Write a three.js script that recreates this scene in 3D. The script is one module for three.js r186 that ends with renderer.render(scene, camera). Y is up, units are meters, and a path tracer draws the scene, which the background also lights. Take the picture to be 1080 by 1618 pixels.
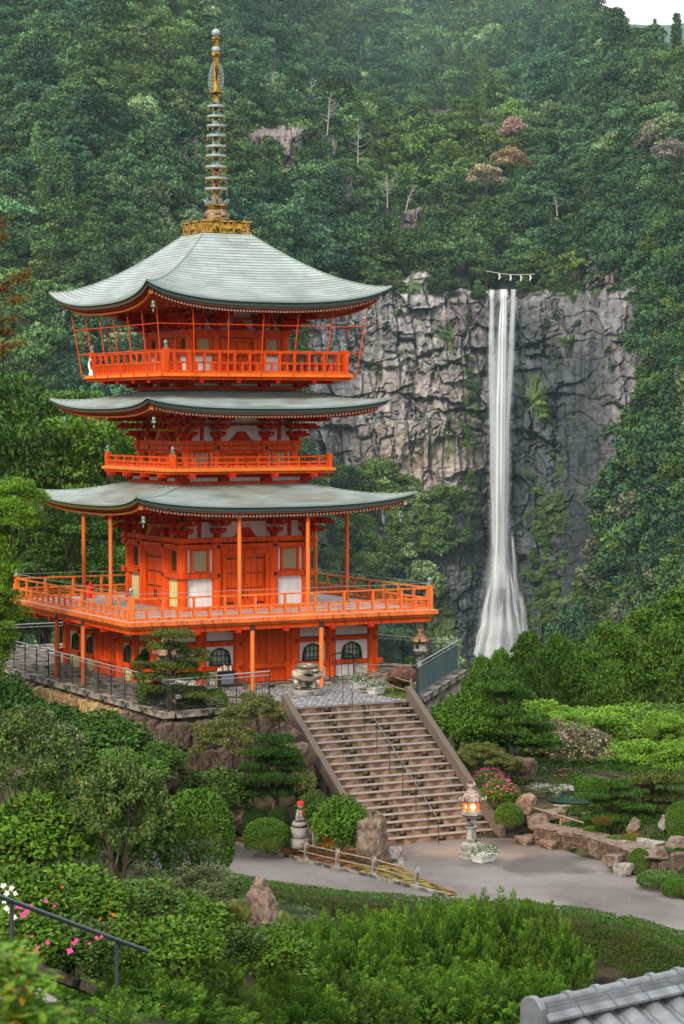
import * as THREE from 'three';
import { mergeGeometries } from 'three/addons/utils/BufferGeometryUtils.js';

// ---------- camera, sky, sun, exposure ----------
const scene = new THREE.Scene();
const PITCH = 2.3517 * Math.PI / 180, YAW = 27.3064 * Math.PI / 180;
const EYE = new THREE.Vector3(-37.01, 9.92, 82.18);
const AHEAD = new THREE.Vector3(Math.sin(YAW), 0, -Math.cos(YAW)), RIGHT = new THREE.Vector3(Math.cos(YAW), 0, Math.sin(YAW));
const camera = new THREE.PerspectiveCamera(2 * Math.atan(809 / 3700) * 180 / Math.PI, 684 / 1024, 0.5, 9000);
camera.position.copy(EYE); camera.focus = 80; camera.userData.fStop = 8;
camera.lookAt(EYE.clone().addScaledVector(AHEAD, Math.cos(PITCH)).add(new THREE.Vector3(0, -Math.sin(PITCH), 0)));
scene.add(camera);
{ // overcast sky: bright, a little brighter overhead and towards the hidden sun at the left
  const w = 256, h = 128, d = new Float32Array(w * h * 4);
  const sd = RIGHT.clone().multiplyScalar(-0.40).addScaledVector(AHEAD, -0.80).add(new THREE.Vector3(0, 0.58, 0)).normalize();
  for (let j = 0; j < h; j++) for (let i = 0; i < w; i++) {
    const el = ((j + 0.5) / h - 0.5) * Math.PI, az = ((i + 0.5) / w - 0.5) * 2 * Math.PI;
    const v = [Math.cos(el) * Math.cos(az), Math.sin(el), Math.cos(el) * Math.sin(az)];
    const k = Math.max(0, v[0] * sd.x + v[1] * sd.y + v[2] * sd.z);
    const up = Math.max(0, v[1]);
    let L = 0.52 + 0.90 * Math.pow(up, 0.9) + 0.35 * Math.pow(k, 5);
    let c = [L * 0.985, L * 0.99, L * 1.02];
    if (v[1] < 0) { const g = Math.max(0, 1 + v[1] * 6); c = c.map((x, q) => x * g + [0.07, 0.09, 0.06][q] * (1 - g)); }
    d.set([c[0], c[1], c[2], 1], (j * w + i) * 4);
  }
  const t = new THREE.DataTexture(d, w, h, THREE.RGBAFormat, THREE.FloatType);
  t.mapping = THREE.EquirectangularReflectionMapping; t.magFilter = t.minFilter = THREE.LinearFilter; t.needsUpdate = true;
  scene.background = t; scene.environment = t;
  scene.backgroundIntensity = 1; scene.environmentIntensity = 1;
  const sun = new THREE.DirectionalLight(0xffedd2, 2.1);
  sun.position.copy(sd).multiplyScalar(300); sun.castShadow = true; sun.shadow.radius = 20;
  sun.shadow.mapSize.set(4096, 4096);
  Object.assign(sun.shadow.camera, { left: -80, right: 80, top: 80, bottom: -80, near: 1, far: 900 });
  scene.add(sun); scene.add(sun.target);
}
scene.fog = new THREE.FogExp2(new THREE.Color(0.62, 0.95, 1.0), 0.000046);
const renderer = new THREE.WebGLRenderer({ antialias: true });
renderer.setSize(684, 1024);
renderer.toneMapping = THREE.LinearToneMapping;
renderer.toneMappingExposure = 1.78;
renderer.shadowMap.enabled = true;

// ---------- small helpers ----------
function rng(seed) { let a = seed >>> 0; return () => { a = (a + 0x6D2B79F5) | 0; let t = Math.imul(a ^ (a >>> 15), 1 | a); t = (t + Math.imul(t ^ (t >>> 7), 61 | t)) ^ t; return ((t ^ (t >>> 14)) >>> 0) / 4294967296; }; }
const R0 = rng(7);
const lerp = (a, b, t) => a + (b - a) * t, clamp = (x, a, b) => Math.min(b, Math.max(a, x));
const smooth = (a, b, x) => { const t = clamp((x - a) / (b - a), 0, 1); return t * t * (3 - 2 * t); };
function hash3(x, y, z) { let h = (Math.imul(x, 374761393) + Math.imul(y, 668265263) + Math.imul(z, 2147483647 ^ 0x5bd1e995)) | 0; h = Math.imul(h ^ (h >>> 13), 1274126177); return ((h ^ (h >>> 16)) >>> 0) / 4294967296; }
function noise(x, y, z = 0) { // value noise -1..1
  const xi = Math.floor(x), yi = Math.floor(y), zi = Math.floor(z), f = (t) => t * t * (3 - 2 * t);
  const u = f(x - xi), v = f(y - yi), w = f(z - zi), H = (a, b, c) => hash3(xi + a, yi + b, zi + c);
  return 2 * lerp(lerp(lerp(H(0, 0, 0), H(1, 0, 0), u), lerp(H(0, 1, 0), H(1, 1, 0), u), v), lerp(lerp(H(0, 0, 1), H(1, 0, 1), u), lerp(H(0, 1, 1), H(1, 1, 1), u), v), w) - 1;
}
function fbm(x, y, z = 0, o = 4) { let s = 0, a = 0.5, f = 1; for (let i = 0; i < o; i++) { s += a * noise(x * f, y * f, z * f + i * 17.3); a *= 0.5; f *= 2.03; } return s; }
// a point sighted from the survey station: bearing and height read in station units, distance in metres along the valley axis
const CP = Math.cos(PITCH), SP = Math.sin(PITCH);
function sight(px, py, d) {
  const a = (px - 540) / 3700, b = -(py - 809) / 3700, y = CP * b - SP, z = SP * b + CP;
  return EYE.clone().addScaledVector(AHEAD, d).addScaledVector(RIGHT, d * a / z).add(new THREE.Vector3(0, d * y / z, 0));
}
const taken = {};
function numbered(name) { const n = taken[name] = (taken[name] ?? -1) + 1; return n ? name + '_' + String(n).padStart(3, '0') : name; }
function tag(o, label, category, group, kind) {
  if (label) o.userData.label = label; if (category) o.userData.category = category;
  if (group) o.userData.group = group; if (kind) o.userData.kind = kind; return o;
}
function shade(o) { o.traverse((m) => { if (m.isMesh) m.castShadow = m.receiveShadow = true; }); return o; }
function thing(name, pos, label, category, group) {
  const g = new THREE.Group(); g.name = numbered(name); if (pos) g.position.copy(pos); scene.add(g); return tag(g, label, category, group);
}
function part(name, geo, mat, parent, x = 0, y = 0, z = 0, ry = 0) {
  const m = new THREE.Mesh(geo, mat); m.name = name; m.position.set(x, y, z); m.rotation.y = ry; m.castShadow = m.receiveShadow = true; parent.add(m); return m;
}
function structure(name, geo, mat) { const m = part(name, geo, mat, scene); m.name = numbered(name); m.userData.kind = 'structure'; return m; }
function copyOf(o, name, label, pos) { const c = o.clone(); c.name = numbered(name); scene.add(c); if (pos) c.position.copy(pos); if (label) c.userData.label = label; return c; }
const boxes = new Map();
function bx(w, h, d) { // a box with uv in metres, shared between equal boxes
  const k = [w, h, d].map((v) => v.toFixed(3)).join();
  if (boxes.has(k)) return boxes.get(k);
  const g = new THREE.BoxGeometry(w, h, d), uv = g.attributes.uv, s = [[d, h], [d, h], [w, d], [w, d], [w, h], [w, h]];
  for (let i = 0; i < 24; i++) uv.setXY(i, uv.getX(i) * s[i >> 2][0] + 0.37 * (i >> 2), uv.getY(i) * s[i >> 2][1]);
  boxes.set(k, g); return g;
}
function moved(g, x, y, z, rx = 0, ry = 0, rz = 0) { const c = g.clone(); c.applyMatrix4(new THREE.Matrix4().compose(new THREE.Vector3(x, y, z), new THREE.Quaternion().setFromEuler(new THREE.Euler(rx, ry, rz)), new THREE.Vector3(1, 1, 1))); return c; }
function boxUV(g, s = 1) { // uv in metres from the main direction of each normal
  if (!g.attributes.normal) g.computeVertexNormals();
  const p = g.attributes.position, n = g.attributes.normal, uv = new Float32Array(p.count * 2);
  for (let i = 0; i < p.count; i++) {
    const a = Math.abs(n.getX(i)), b = Math.abs(n.getY(i)), c = Math.abs(n.getZ(i));
    const [u, v] = b >= a && b >= c ? [p.getX(i), p.getZ(i)] : a >= c ? [p.getZ(i), p.getY(i)] : [p.getX(i), p.getY(i)];
    uv[2 * i] = u * s; uv[2 * i + 1] = v * s;
  }
  g.setAttribute('uv', new THREE.BufferAttribute(uv, 2)); return g;
}
function tube(pts, r, seg = 8, rad = 6, r2) { // a tapering tube through points
  const c = new THREE.CatmullRomCurve3(pts.map((p) => Array.isArray(p) ? new THREE.Vector3(...p) : p), false, 'catmullrom', 0.4);
  const g = new THREE.TubeGeometry(c, seg, r, rad, false);
  if (r2 !== undefined) {
    const p = g.attributes.position, P = c.getSpacedPoints(seg);
    for (let i = 0; i <= seg; i++) for (let j = 0; j <= rad; j++) { const q = i * (rad + 1) + j, k = lerp(1, r2 / r, i / seg); p.setXYZ(q, P[i].x + (p.getX(q) - P[i].x) * k, P[i].y + (p.getY(q) - P[i].y) * k, P[i].z + (p.getZ(q) - P[i].z) * k); }
  }
  return g;
}
function bar(a, b, r, rad = 8) { const A = new THREE.Vector3(...a), B = new THREE.Vector3(...b), g = new THREE.CylinderGeometry(r, r, A.distanceTo(B), rad); g.applyQuaternion(new THREE.Quaternion().setFromUnitVectors(new THREE.Vector3(0, 1, 0), B.clone().sub(A).normalize())); const m = A.add(B).multiplyScalar(0.5); g.translate(m.x, m.y, m.z); return g; }
function lathe(pts, seg = 24) { return new THREE.LatheGeometry(pts.map((p) => new THREE.Vector2(p[0], p[1])), seg); }
function gridMesh(nu, nv, f, uvf, colf) { // a sheet: f(i/nu, j/nv) -> [x, y, z]
  const pos = new Float32Array((nu + 1) * (nv + 1) * 3), uv = new Float32Array((nu + 1) * (nv + 1) * 2), col = colf && new Float32Array(pos.length), ix = new Uint32Array(nu * nv * 6);
  let k = 0;
  for (let j = 0; j <= nv; j++) for (let i = 0; i <= nu; i++, k++) {
    const p = f(i / nu, j / nv); pos.set(p, 3 * k);
    uv.set(uvf ? uvf(i / nu, j / nv, p) : [i / nu, j / nv], 2 * k); if (col) col.set(colf(i / nu, j / nv, p), 3 * k);
  }
  k = 0;
  for (let j = 0; j < nv; j++) for (let i = 0; i < nu; i++) { const a = j * (nu + 1) + i, b = a + nu + 1; ix.set([a, b, a + 1, b, b + 1, a + 1], k); k += 6; }
  const g = new THREE.BufferGeometry();
  g.setAttribute('position', new THREE.BufferAttribute(pos, 3)); g.setAttribute('uv', new THREE.BufferAttribute(uv, 2));
  if (col) g.setAttribute('color', new THREE.BufferAttribute(col, 3));
  g.setIndex(new THREE.BufferAttribute(ix, 1)); g.computeVertexNormals(); return g;
}

// ---------- textures ----------
function tex(w, h, f, srgb = false, rep = 1) { // f(u, v) -> [r, g, b, a] 0..1; noise is sampled on a torus-free square and mirrored in repeat
  const d = new Uint8Array(w * h * 4);
  for (let j = 0; j < h; j++) for (let i = 0; i < w; i++) { const c = f(i / w, j / h); for (let q = 0; q < 4; q++) d[(j * w + i) * 4 + q] = clamp(Math.round(255 * (c[q] ?? 1)), 0, 255); }
  const t = new THREE.DataTexture(d, w, h); t.wrapS = t.wrapT = THREE.MirroredRepeatWrapping; t.magFilter = t.minFilter = THREE.LinearFilter;
  if (srgb) t.colorSpace = THREE.SRGBColorSpace; t.repeat.set(rep, rep); t.needsUpdate = true; return t;
}
const grey = (v) => [v, v, v, 1];
const T = {
  grain: tex(512, 512, (u, v) => grey(0.86 + 0.13 * fbm(u * 9, v * 9, 3, 5) + 0.08 * fbm(u * 90, v * 90, 5, 2))),
  speck: tex(1024, 1024, (u, v) => { const a = 0.80 + 0.16 * fbm(u * 7, v * 7, 8, 4) + 0.16 * noise(u * 260, v * 260, 2) + 0.07 * noise(u * 510, v * 510, 4); return grey(a); }),
  stain: tex(512, 512, (u, v) => { const s = fbm(u * 26, v * 2.2, 11, 4), b = fbm(u * 5, v * 5, 4, 4); return [0.85 + 0.2 * s + 0.12 * b, 0.84 + 0.2 * s + 0.11 * b, 0.82 + 0.2 * s + 0.08 * b, 1]; }),
  lichen: tex(1024, 1024, (u, v) => { const a = fbm(u * 7, v * 7, 21, 6), b = smooth(0.12, 0.3, fbm(u * 16, v * 16, 31, 5)), c = smooth(0.05, 0.35, fbm(u * 5 + 9, v * 5, 41, 5)); const k = 0.58 + 1.15 * a; return [k * lerp(1, 0.8, c) + 0.28 * b, k * lerp(0.94, 0.82, c) + 0.27 * b, k * lerp(0.9, 0.66, c) + 0.25 * b, 1]; }),
  rough: tex(512, 512, (u, v) => grey(0.5 + 0.7 * fbm(u * 12, v * 12, 51, 6))),
  paint: tex(1024, 1024, (u, v) => { const a = 0.90 + 0.22 * fbm(u * 6, v * 6, 7, 4), s = smooth(0.12, 0.45, fbm(u * 60, v * 3, 13, 4)), f = smooth(0.1, 0.4, fbm(u * 14, v * 14, 23, 5)), n = 0.06 * noise(u * 300, v * 300, 3); return [(a + n) * lerp(1, 0.66, s), (a + n) * lerp(1, 0.52, s) + 0.2 * f, (a + n) * lerp(1, 0.7, s) + 0.2 * f, 1]; }),
  pave: tex(1024, 1024, (u, v) => { const b = smooth(-0.1, 0.3, fbm(u * 2.2, v * 2.2, 19, 5)), c = smooth(0.15, 0.4, fbm(u * 6, v * 6, 29, 5)), k = 0.82 + 0.12 * noise(u * 300, v * 300, 2) + 0.1 * noise(u * 511, v * 511, 5) + 0.14 * fbm(u * 9, v * 9, 8, 4); const m = k * lerp(1, 0.72, b) * lerp(1, 0.8, c); return [m, m * 0.995, m * 0.985, 1]; }),
  wood: tex(512, 512, (u, v) => grey(0.82 + 0.22 * fbm(u * 3, v * 60, 61, 3) + 0.1 * fbm(u * 20, v * 20, 2, 3))),
};
const withRep = (t, r) => { const c = t.clone(); c.repeat.set(r, r); c.needsUpdate = true; return c; };
function mat(r, g, b, o = {}) {
  const { rough = 0.8, metal = 0, spec = 0.3, ...rest } = o;
  return new THREE.MeshPhysicalMaterial({ specularIntensity: spec, color: new THREE.Color().setRGB(r, g, b), roughness: rough, metalness: metal, side: THREE.DoubleSide, ...rest });
}
const grainA = withRep(T.grain, 0.5), stainA = withRep(T.stain, 0.4), speckA = withRep(T.speck, 0.35), lichenA = withRep(T.lichen, 0.55), roughA = withRep(T.rough, 0.6), woodA = withRep(T.wood, 0.6);
const paintA = withRep(T.paint, 0.28);
const M = {
  verm: mat(0.70, 0.078, 0.004, { rough: 0.55, map: paintA }),          // vermilion paint
  vermPale: mat(0.71, 0.165, 0.032, { rough: 0.65, map: paintA }),     // the same paint, paler on the deck, its railing and the rain pipes
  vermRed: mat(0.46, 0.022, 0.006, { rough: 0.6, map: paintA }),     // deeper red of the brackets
  ochre: mat(0.72, 0.20, 0.015, { rough: 0.6, map: grainA }),
  white: mat(0.78, 0.76, 0.76, { rough: 0.85, map: stainA }),
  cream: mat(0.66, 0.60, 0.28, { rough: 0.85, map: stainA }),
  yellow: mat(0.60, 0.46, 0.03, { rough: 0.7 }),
  tipW: mat(0.58, 0.40, 0.28, { rough: 0.7 }), tipY: mat(0.34, 0.11, 0.02, { rough: 0.7 }),
  dark: mat(0.02, 0.025, 0.022, { rough: 0.5 }), iron: mat(0.03, 0.033, 0.032, { rough: 0.45, metal: 0.6 }),
  greenPane: mat(0.012, 0.06, 0.022, { rough: 0.5 }), lattice: mat(0.52, 0.47, 0.27, { rough: 0.7 }), paneBack: mat(0.035, 0.02, 0.012, { rough: 0.9 }),
  paper: mat(0.55, 0.56, 0.46, { rough: 0.8, map: grainA }), latGreen: mat(0.05, 0.09, 0.045, { rough: 0.6 }),
  copper: mat(0.285, 0.34, 0.33, { rough: 0.5, spec: 0.6, vertexColors: true }), copperEdge: mat(0.22, 0.29, 0.275, { rough: 0.5, map: grainA }), copperDark: mat(0.06, 0.11, 0.10, { rough: 0.6, map: grainA }),
  boardRed: mat(0.45, 0.20, 0.16, { rough: 0.75, map: grainA }), eaveBrown: mat(0.10, 0.075, 0.045, { rough: 0.8, map: grainA }), eaveOlive: mat(0.11, 0.11, 0.02, { rough: 0.8, map: grainA }),
  gold: mat(0.50, 0.30, 0.06, { rough: 0.5, metal: 0.35, map: withRep(T.lichen, 1.2) }), verdigris: mat(0.26, 0.40, 0.38, { rough: 0.65, map: withRep(T.lichen, 1.2) }), bronze: mat(0.34, 0.24, 0.14, { rough: 0.55, metal: 0.3, map: withRep(T.lichen, 1.5) }),
  silver: mat(0.27, 0.33, 0.32, { rough: 0.5, metal: 0.3 }),
  floor: mat(0.42, 0.38, 0.37, { rough: 0.8, map: speckA }),
  stone: mat(0.25, 0.245, 0.24, { rough: 0.9, map: lichenA, bumpMap: roughA, bumpScale: 0.02 }), stoneWarm: mat(0.185, 0.142, 0.12, { rough: 0.92, map: lichenA, bumpMap: roughA, bumpScale: 0.03 }),
  stoneDark: mat(0.115, 0.085, 0.07, { rough: 0.92, map: lichenA, bumpMap: roughA, bumpScale: 0.03 }), stonePale: mat(0.31, 0.305, 0.29, { rough: 0.9, map: lichenA, bumpMap: roughA, bumpScale: 0.01 }),
  wallStone: mat(0.26, 0.18, 0.10, { rough: 0.92, map: lichenA, bumpMap: roughA, bumpScale: 0.04 }),
  tread: mat(0.275, 0.245, 0.215, { rough: 0.9, map: speckA }), riser: mat(0.25, 0.145, 0.10, { rough: 0.9, map: withRep(T.lichen, 0.8) }), stringer: mat(0.14, 0.108, 0.09, { rough: 0.9, map: speckA }),
  paving: mat(0.185, 0.17, 0.162, { rough: 0.92, map: withRep(T.pave, 0.11), bumpMap: withRep(T.speck, 1), bumpScale: 0.004 }),
  concrete: mat(0.28, 0.25, 0.22, { rough: 0.92, map: lichenA }), cobble: mat(0.25, 0.245, 0.25, { rough: 0.85, map: speckA }), joint: mat(0.16, 0.15, 0.14, { rough: 1 }),
  soil: mat(0.17, 0.10, 0.05, { rough: 1, map: withRep(T.lichen, 0.8) }), soilRed: mat(0.26, 0.12, 0.05, { rough: 1, map: withRep(T.lichen, 0.8) }), mossy: mat(0.20, 0.17, 0.04, { rough: 1, map: withRep(T.lichen, 0.8) }),
  bark: mat(0.10, 0.075, 0.055, { rough: 0.95, map: withRep(T.lichen, 1.5) }), barkPale: mat(0.30, 0.27, 0.23, { rough: 0.95, map: withRep(T.lichen, 1.5) }), deadWood: mat(0.36, 0.345, 0.33, { rough: 0.9 }),
  bamboo: mat(0.26, 0.20, 0.135, { rough: 0.6, map: woodA }), rail: mat(0.30, 0.33, 0.34, { rough: 0.35, metal: 0.7 }), railDark: mat(0.035, 0.045, 0.045, { rough: 0.45, metal: 0.4 }),
  teal: mat(0.035, 0.10, 0.11, { rough: 0.5 }), red: mat(0.62, 0.02, 0.015, { rough: 0.75 }), tile: mat(0.24, 0.255, 0.28, { rough: 0.42, metal: 0.15, map: withRep(T.lichen, 0.7) }),
  pot: mat(0.66, 0.66, 0.64, { rough: 0.6, map: grainA }),
};

// ---------- foliage toolkit ----------
function leafMat(r, g, b, o = {}) { return new THREE.MeshPhysicalMaterial({ color: new THREE.Color().setRGB(r * 0.9, g * 0.9, b * 0.9), roughness: o.rough ?? 0.62, vertexColors: true, side: THREE.DoubleSide, transmission: o.trans ?? 0.28, thickness: 0, specularIntensity: o.spec ?? 0.18 }); }
const up3 = new THREE.Vector3(0, 1, 0);
class Leaves { // collects leaf blades (two triangles each, folded along the midrib) with a colour of their own
  constructor() { this.p = []; this.n = []; this.c = []; this.i = []; }
  blade(x, y, z, dir, nor, len, wid, col, soft) {
    const s = new THREE.Vector3().crossVectors(dir, nor).normalize(), m = new THREE.Vector3().crossVectors(s, dir).normalize();
    if (m.dot(nor) < 0) m.negate();
    const k = this.p.length / 3, f = wid * 0.25;
    this.p.push(x, y, z, x + dir.x * len * 0.5 + s.x * wid * 0.5 + m.x * f, y + dir.y * len * 0.5 + s.y * wid * 0.5 + m.y * f, z + dir.z * len * 0.5 + s.z * wid * 0.5 + m.z * f,
      x + dir.x * len, y + dir.y * len, z + dir.z * len, x + dir.x * len * 0.5 - s.x * wid * 0.5 + m.x * f, y + dir.y * len * 0.5 - s.y * wid * 0.5 + m.y * f, z + dir.z * len * 0.5 - s.z * wid * 0.5 + m.z * f);
    const q = soft ? m.clone().multiplyScalar(1 - soft).addScaledVector(nor, soft).normalize() : m;
    for (let a = 0; a < 4; a++) { this.n.push(q.x, q.y, q.z); this.c.push(col[0], col[1], col[2]); }
    const t = new THREE.Vector3().crossVectors(s, dir).dot(m) > 0;
    this.i.push(...(t ? [k, k + 1, k + 2, k, k + 2, k + 3] : [k, k + 2, k + 1, k, k + 3, k + 2]));
  }
  get size() { return this.i.length / 3; }
  build() {
    const g = new THREE.BufferGeometry();
    g.setAttribute('position', new THREE.Float32BufferAttribute(this.p, 3)); g.setAttribute('normal', new THREE.Float32BufferAttribute(this.n, 3)); g.setAttribute('color', new THREE.Float32BufferAttribute(this.c, 3));
    g.setIndex(this.i); return g;
  }
}
function sphereDir(r) { const z = 2 * r() - 1, a = 2 * Math.PI * r(), s = Math.sqrt(1 - z * z); return new THREE.Vector3(s * Math.cos(a), z, s * Math.sin(a)); }
// leaves over the shell of an ellipsoid; o: n, len, wid, rise (how upright), depth (shell), bottom (lowest direction kept), hue (leaf to leaf), lump
function clump(L, r, c, R, o) {
  const n = o.n, tone = 1 + (o.clumpTone ?? 0.15) * (2 * r() - 1), sd = r() * 100;
  for (let k = 0; k < n; k++) {
    const d = sphereDir(r); if (d.y < (o.bottom ?? -0.3)) { d.y = -d.y * 0.6; d.normalize(); }
    let q = 1 - (o.depth ?? 0.3) * r() * r();
    q *= 1 + (o.lump ?? 0.18) * noise(d.x * 2.6 + sd, d.y * 2.6, d.z * 2.6) * 1.6;
    const nor = new THREE.Vector3(d.x / R[0], d.y / R[1], d.z / R[2]).normalize();
    const jit = sphereDir(r);
    const dir = nor.clone().multiplyScalar(o.out ?? 0.5).addScaledVector(up3, o.rise ?? 0.2).addScaledVector(jit, o.mess ?? 0.9).normalize();
    const face = nor.clone().multiplyScalar(1).addScaledVector(up3, o.faceUp ?? 0.5).addScaledVector(sphereDir(r), 0.7).normalize();
    const t = tone * (1 + (o.hue ?? 0.3) * (2 * r() - 1)), yel = (o.yel ?? 0.15) * r();
    const col = r() < (o.rare ?? 0.007) ? [3.0, 0.8, 1.2] : [t * (1 + yel), t, t * (1 - yel * 0.5)];
    const s = 0.7 + 0.6 * r();
    L.blade(c[0] + d.x * R[0] * q, c[1] + d.y * R[1] * q, c[2] + d.z * R[2] * q, dir, face, o.len * s, o.wid * s, col, o.soft ?? 0.35);
  }
}
function fill(seed, fn) { const L = new Leaves(); fn(L, rng(seed)); return L.build(); }

// ---------- the valley: mountain, cliff, waterfall, forest ----------
const bearings = [-1500, -600, -200, 0, 200, 400, 550, 700, 790, 880, 980, 1080, 1300, 1800, 2600];
const depthRows = [
  [-80, 1500, 1250, 1110, 1060, 1100, 1700, 2700, 3200, 3200, 2900, 1900, 1300, 1080, 1100, 1300], [0, 1400, 1150, 1040, 1010, 1040, 1450, 2400, 2800, 2750, 2300, 1500, 1150, 1020, 1040, 1200],
  [100, 1200, 1040, 960, 905, 920, 1080, 1850, 2100, 1850, 1350, 1090, 1010, 930, 950, 1100], [170, 1100, 960, 890, 845, 855, 900, 1300, 1400, 1250, 1060, 960, 925, 850, 880, 1000],
  [205, 1050, 925, 860, 818, 828, 860, 920, 960, 985, 950, 915, 885, 810, 840, 950], [300, 950, 850, 790, 758, 768, 805, 860, 890, 905, 880, 835, 800, 720, 760, 870],
  [400, 870, 790, 740, 715, 728, 775, 825, 840, 852, 836, 775, 730, 640, 690, 800], [450, 830, 755, 715, 697, 712, 763, 803, 812, 822, 812, 742, 690, 595, 650, 760],
  [475, 810, 740, 704, 689, 705, 757, 800, 806, 812, 806, 729, 672, 575, 630, 740], [600, 720, 670, 655, 648, 668, 735, 798, 804, 810, 804, 690, 615, 510, 560, 660],
  [800, 600, 580, 590, 596, 620, 700, 785, 798, 808, 798, 650, 560, 450, 480, 560], [1000, 480, 500, 540, 556, 580, 670, 760, 780, 800, 785, 620, 520, 410, 430, 480], [1150, 420, 450, 510, 530, 560, 640, 735, 755, 780, 745, 590, 490, 390, 400, 440]];
function slopeDepth(px, py) {
  let i = 0, j = 0; while (i < bearings.length - 2 && px > bearings[i + 1]) i++; while (j < depthRows.length - 2 && py > depthRows[j + 1][0]) j++;
  const u = clamp((px - bearings[i]) / (bearings[i + 1] - bearings[i]), 0, 1), v = clamp((py - depthRows[j][0]) / (depthRows[j + 1][0] - depthRows[j][0]), 0, 1), s = u * u * (3 - 2 * u);
  const und = 1 + (0.045 * fbm(px * 0.0075 + 3, py * 0.006, 3, 3) + 0.02 * fbm(px * 0.02, py * 0.004, 9, 2)) * Math.max(smooth(440, 330, py), smooth(1010, 1090, px), smooth(470, 380, px) * smooth(700, 500, py));
  return und * lerp(lerp(depthRows[j][i + 1], depthRows[j][i + 2], s), lerp(depthRows[j + 1][i + 1], depthRows[j + 1][i + 2], s), v);
}
const crest = (px) => px < 880 ? -80 : px < 1080 ? lerp(-80, 110, Math.pow((px - 880) / 200, 0.43)) : 110 + 0.12 * (px - 1080);
// bare rock: the wall either side of the fall and a few bands higher up
function bareRock(px, py) {
  const n = 34 * fbm(px * 0.016, py * 0.016, 3, 4);
  let k = 0;
  const left = px < 560 ? 500 : 540 + Math.max(0, (py - 700)) * 0.2, top = 452 + 0.02 * Math.abs(px - 760) + n * 0.7;
  const right = py < 640 ? 1024 + n : 1028 - (py - 640) * 0.36 + n;
  const low = px < 640 ? 752 + n : px < 745 ? lerp(790, 812, (px - 640) / 105) + n * 1.3 : 1200;
  if (px > left - 60 && px < right && py > top - 6 && py < low) k = 1;
  if (px > 690 + n && px < 860 + n && py >= low && py > 880) k = 1;
  if (px > 640 && px < 690 && py > 960) k = 1;
  return k;
}
{ // mountain sheet behind everything, one surface over the whole valley side
  const nu = 300, nv = 130;
  const at = (u, v) => { const px = lerp(-1500, 2600, u), c = crest(px), py = lerp(c, 1150, v); const d = slopeDepth(px, py) + 4 + 5 * fbm(px * 0.02, py * 0.02, 9, 4) + 9 * bareRock(px, py); return sight(px, py, d).toArray(); };
  structure('mountainside', gridMesh(nu, nv, at, (u, v, p) => [p[0] * 0.05, p[1] * 0.05], (u, v) => { const px = lerp(-1500, 2600, u), py = lerp(crest(px), 1150, v), s = 0.8 + 0.5 * fbm(px * 0.03, py * 0.03, 2, 4); return [0.055 * s, 0.05 * s, 0.035 * s]; }), mat(1, 1, 1, { rough: 1, vertexColors: true }));
  // the pale hill beyond the saddle
  const far = gridMesh(80, 20, (u, v) => { const px = lerp(930, 1900, u), top = 40 - 22 * smooth(1030, 1200, px) + 3 * fbm(px * 0.05, 1, 1, 4), py = lerp(top, 400, v); return sight(px, py, 3000 + v * -500).toArray(); }, null, (u, v) => { const s = 0.8 + 0.5 * fbm(u * 60, v * 20, 2, 4); return [0.07 * s, 0.12 * s, 0.09 * s]; });
  const h = structure('distant_hill', far, mat(1, 1, 1, { rough: 1, vertexColors: true }));
}
// cracked, blocky rock: metres towards the valley for a place on the wall given in metres
function cellRock(x, y, cw, ch, seed) { // nearest and second-nearest of jittered cells stretched to cw by ch
  const gx = x / cw, gy = y / ch, xi = Math.floor(gx), yi = Math.floor(gy); let a = 9, b = 9, id = 0, lx = 0, ly = 0, X0 = 0, Y0 = 0;
  for (let j = -1; j <= 1; j++) for (let i = -1; i <= 1; i++) {
    const X = xi + i, Y = yi + j, dx = X + 0.15 + 0.7 * hash3(X, Y, seed) - gx, dy = Y + 0.15 + 0.7 * hash3(X, Y, seed + 7) - gy, q = Math.max(Math.abs(dx), Math.abs(dy)) * 0.7 + 0.3 * Math.hypot(dx, dy);
    if (q < a) { b = a; a = q; id = hash3(X, Y, seed + 13); lx = -dx; ly = -dy; X0 = X; Y0 = Y; } else if (q < b) b = q;
  }
  return [b - a, id, 2 * lx * cw * (hash3(X0, Y0, seed + 17) - 0.5) + 2 * ly * ch * (hash3(X0, Y0, seed + 19) - 0.5)];
}
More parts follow.
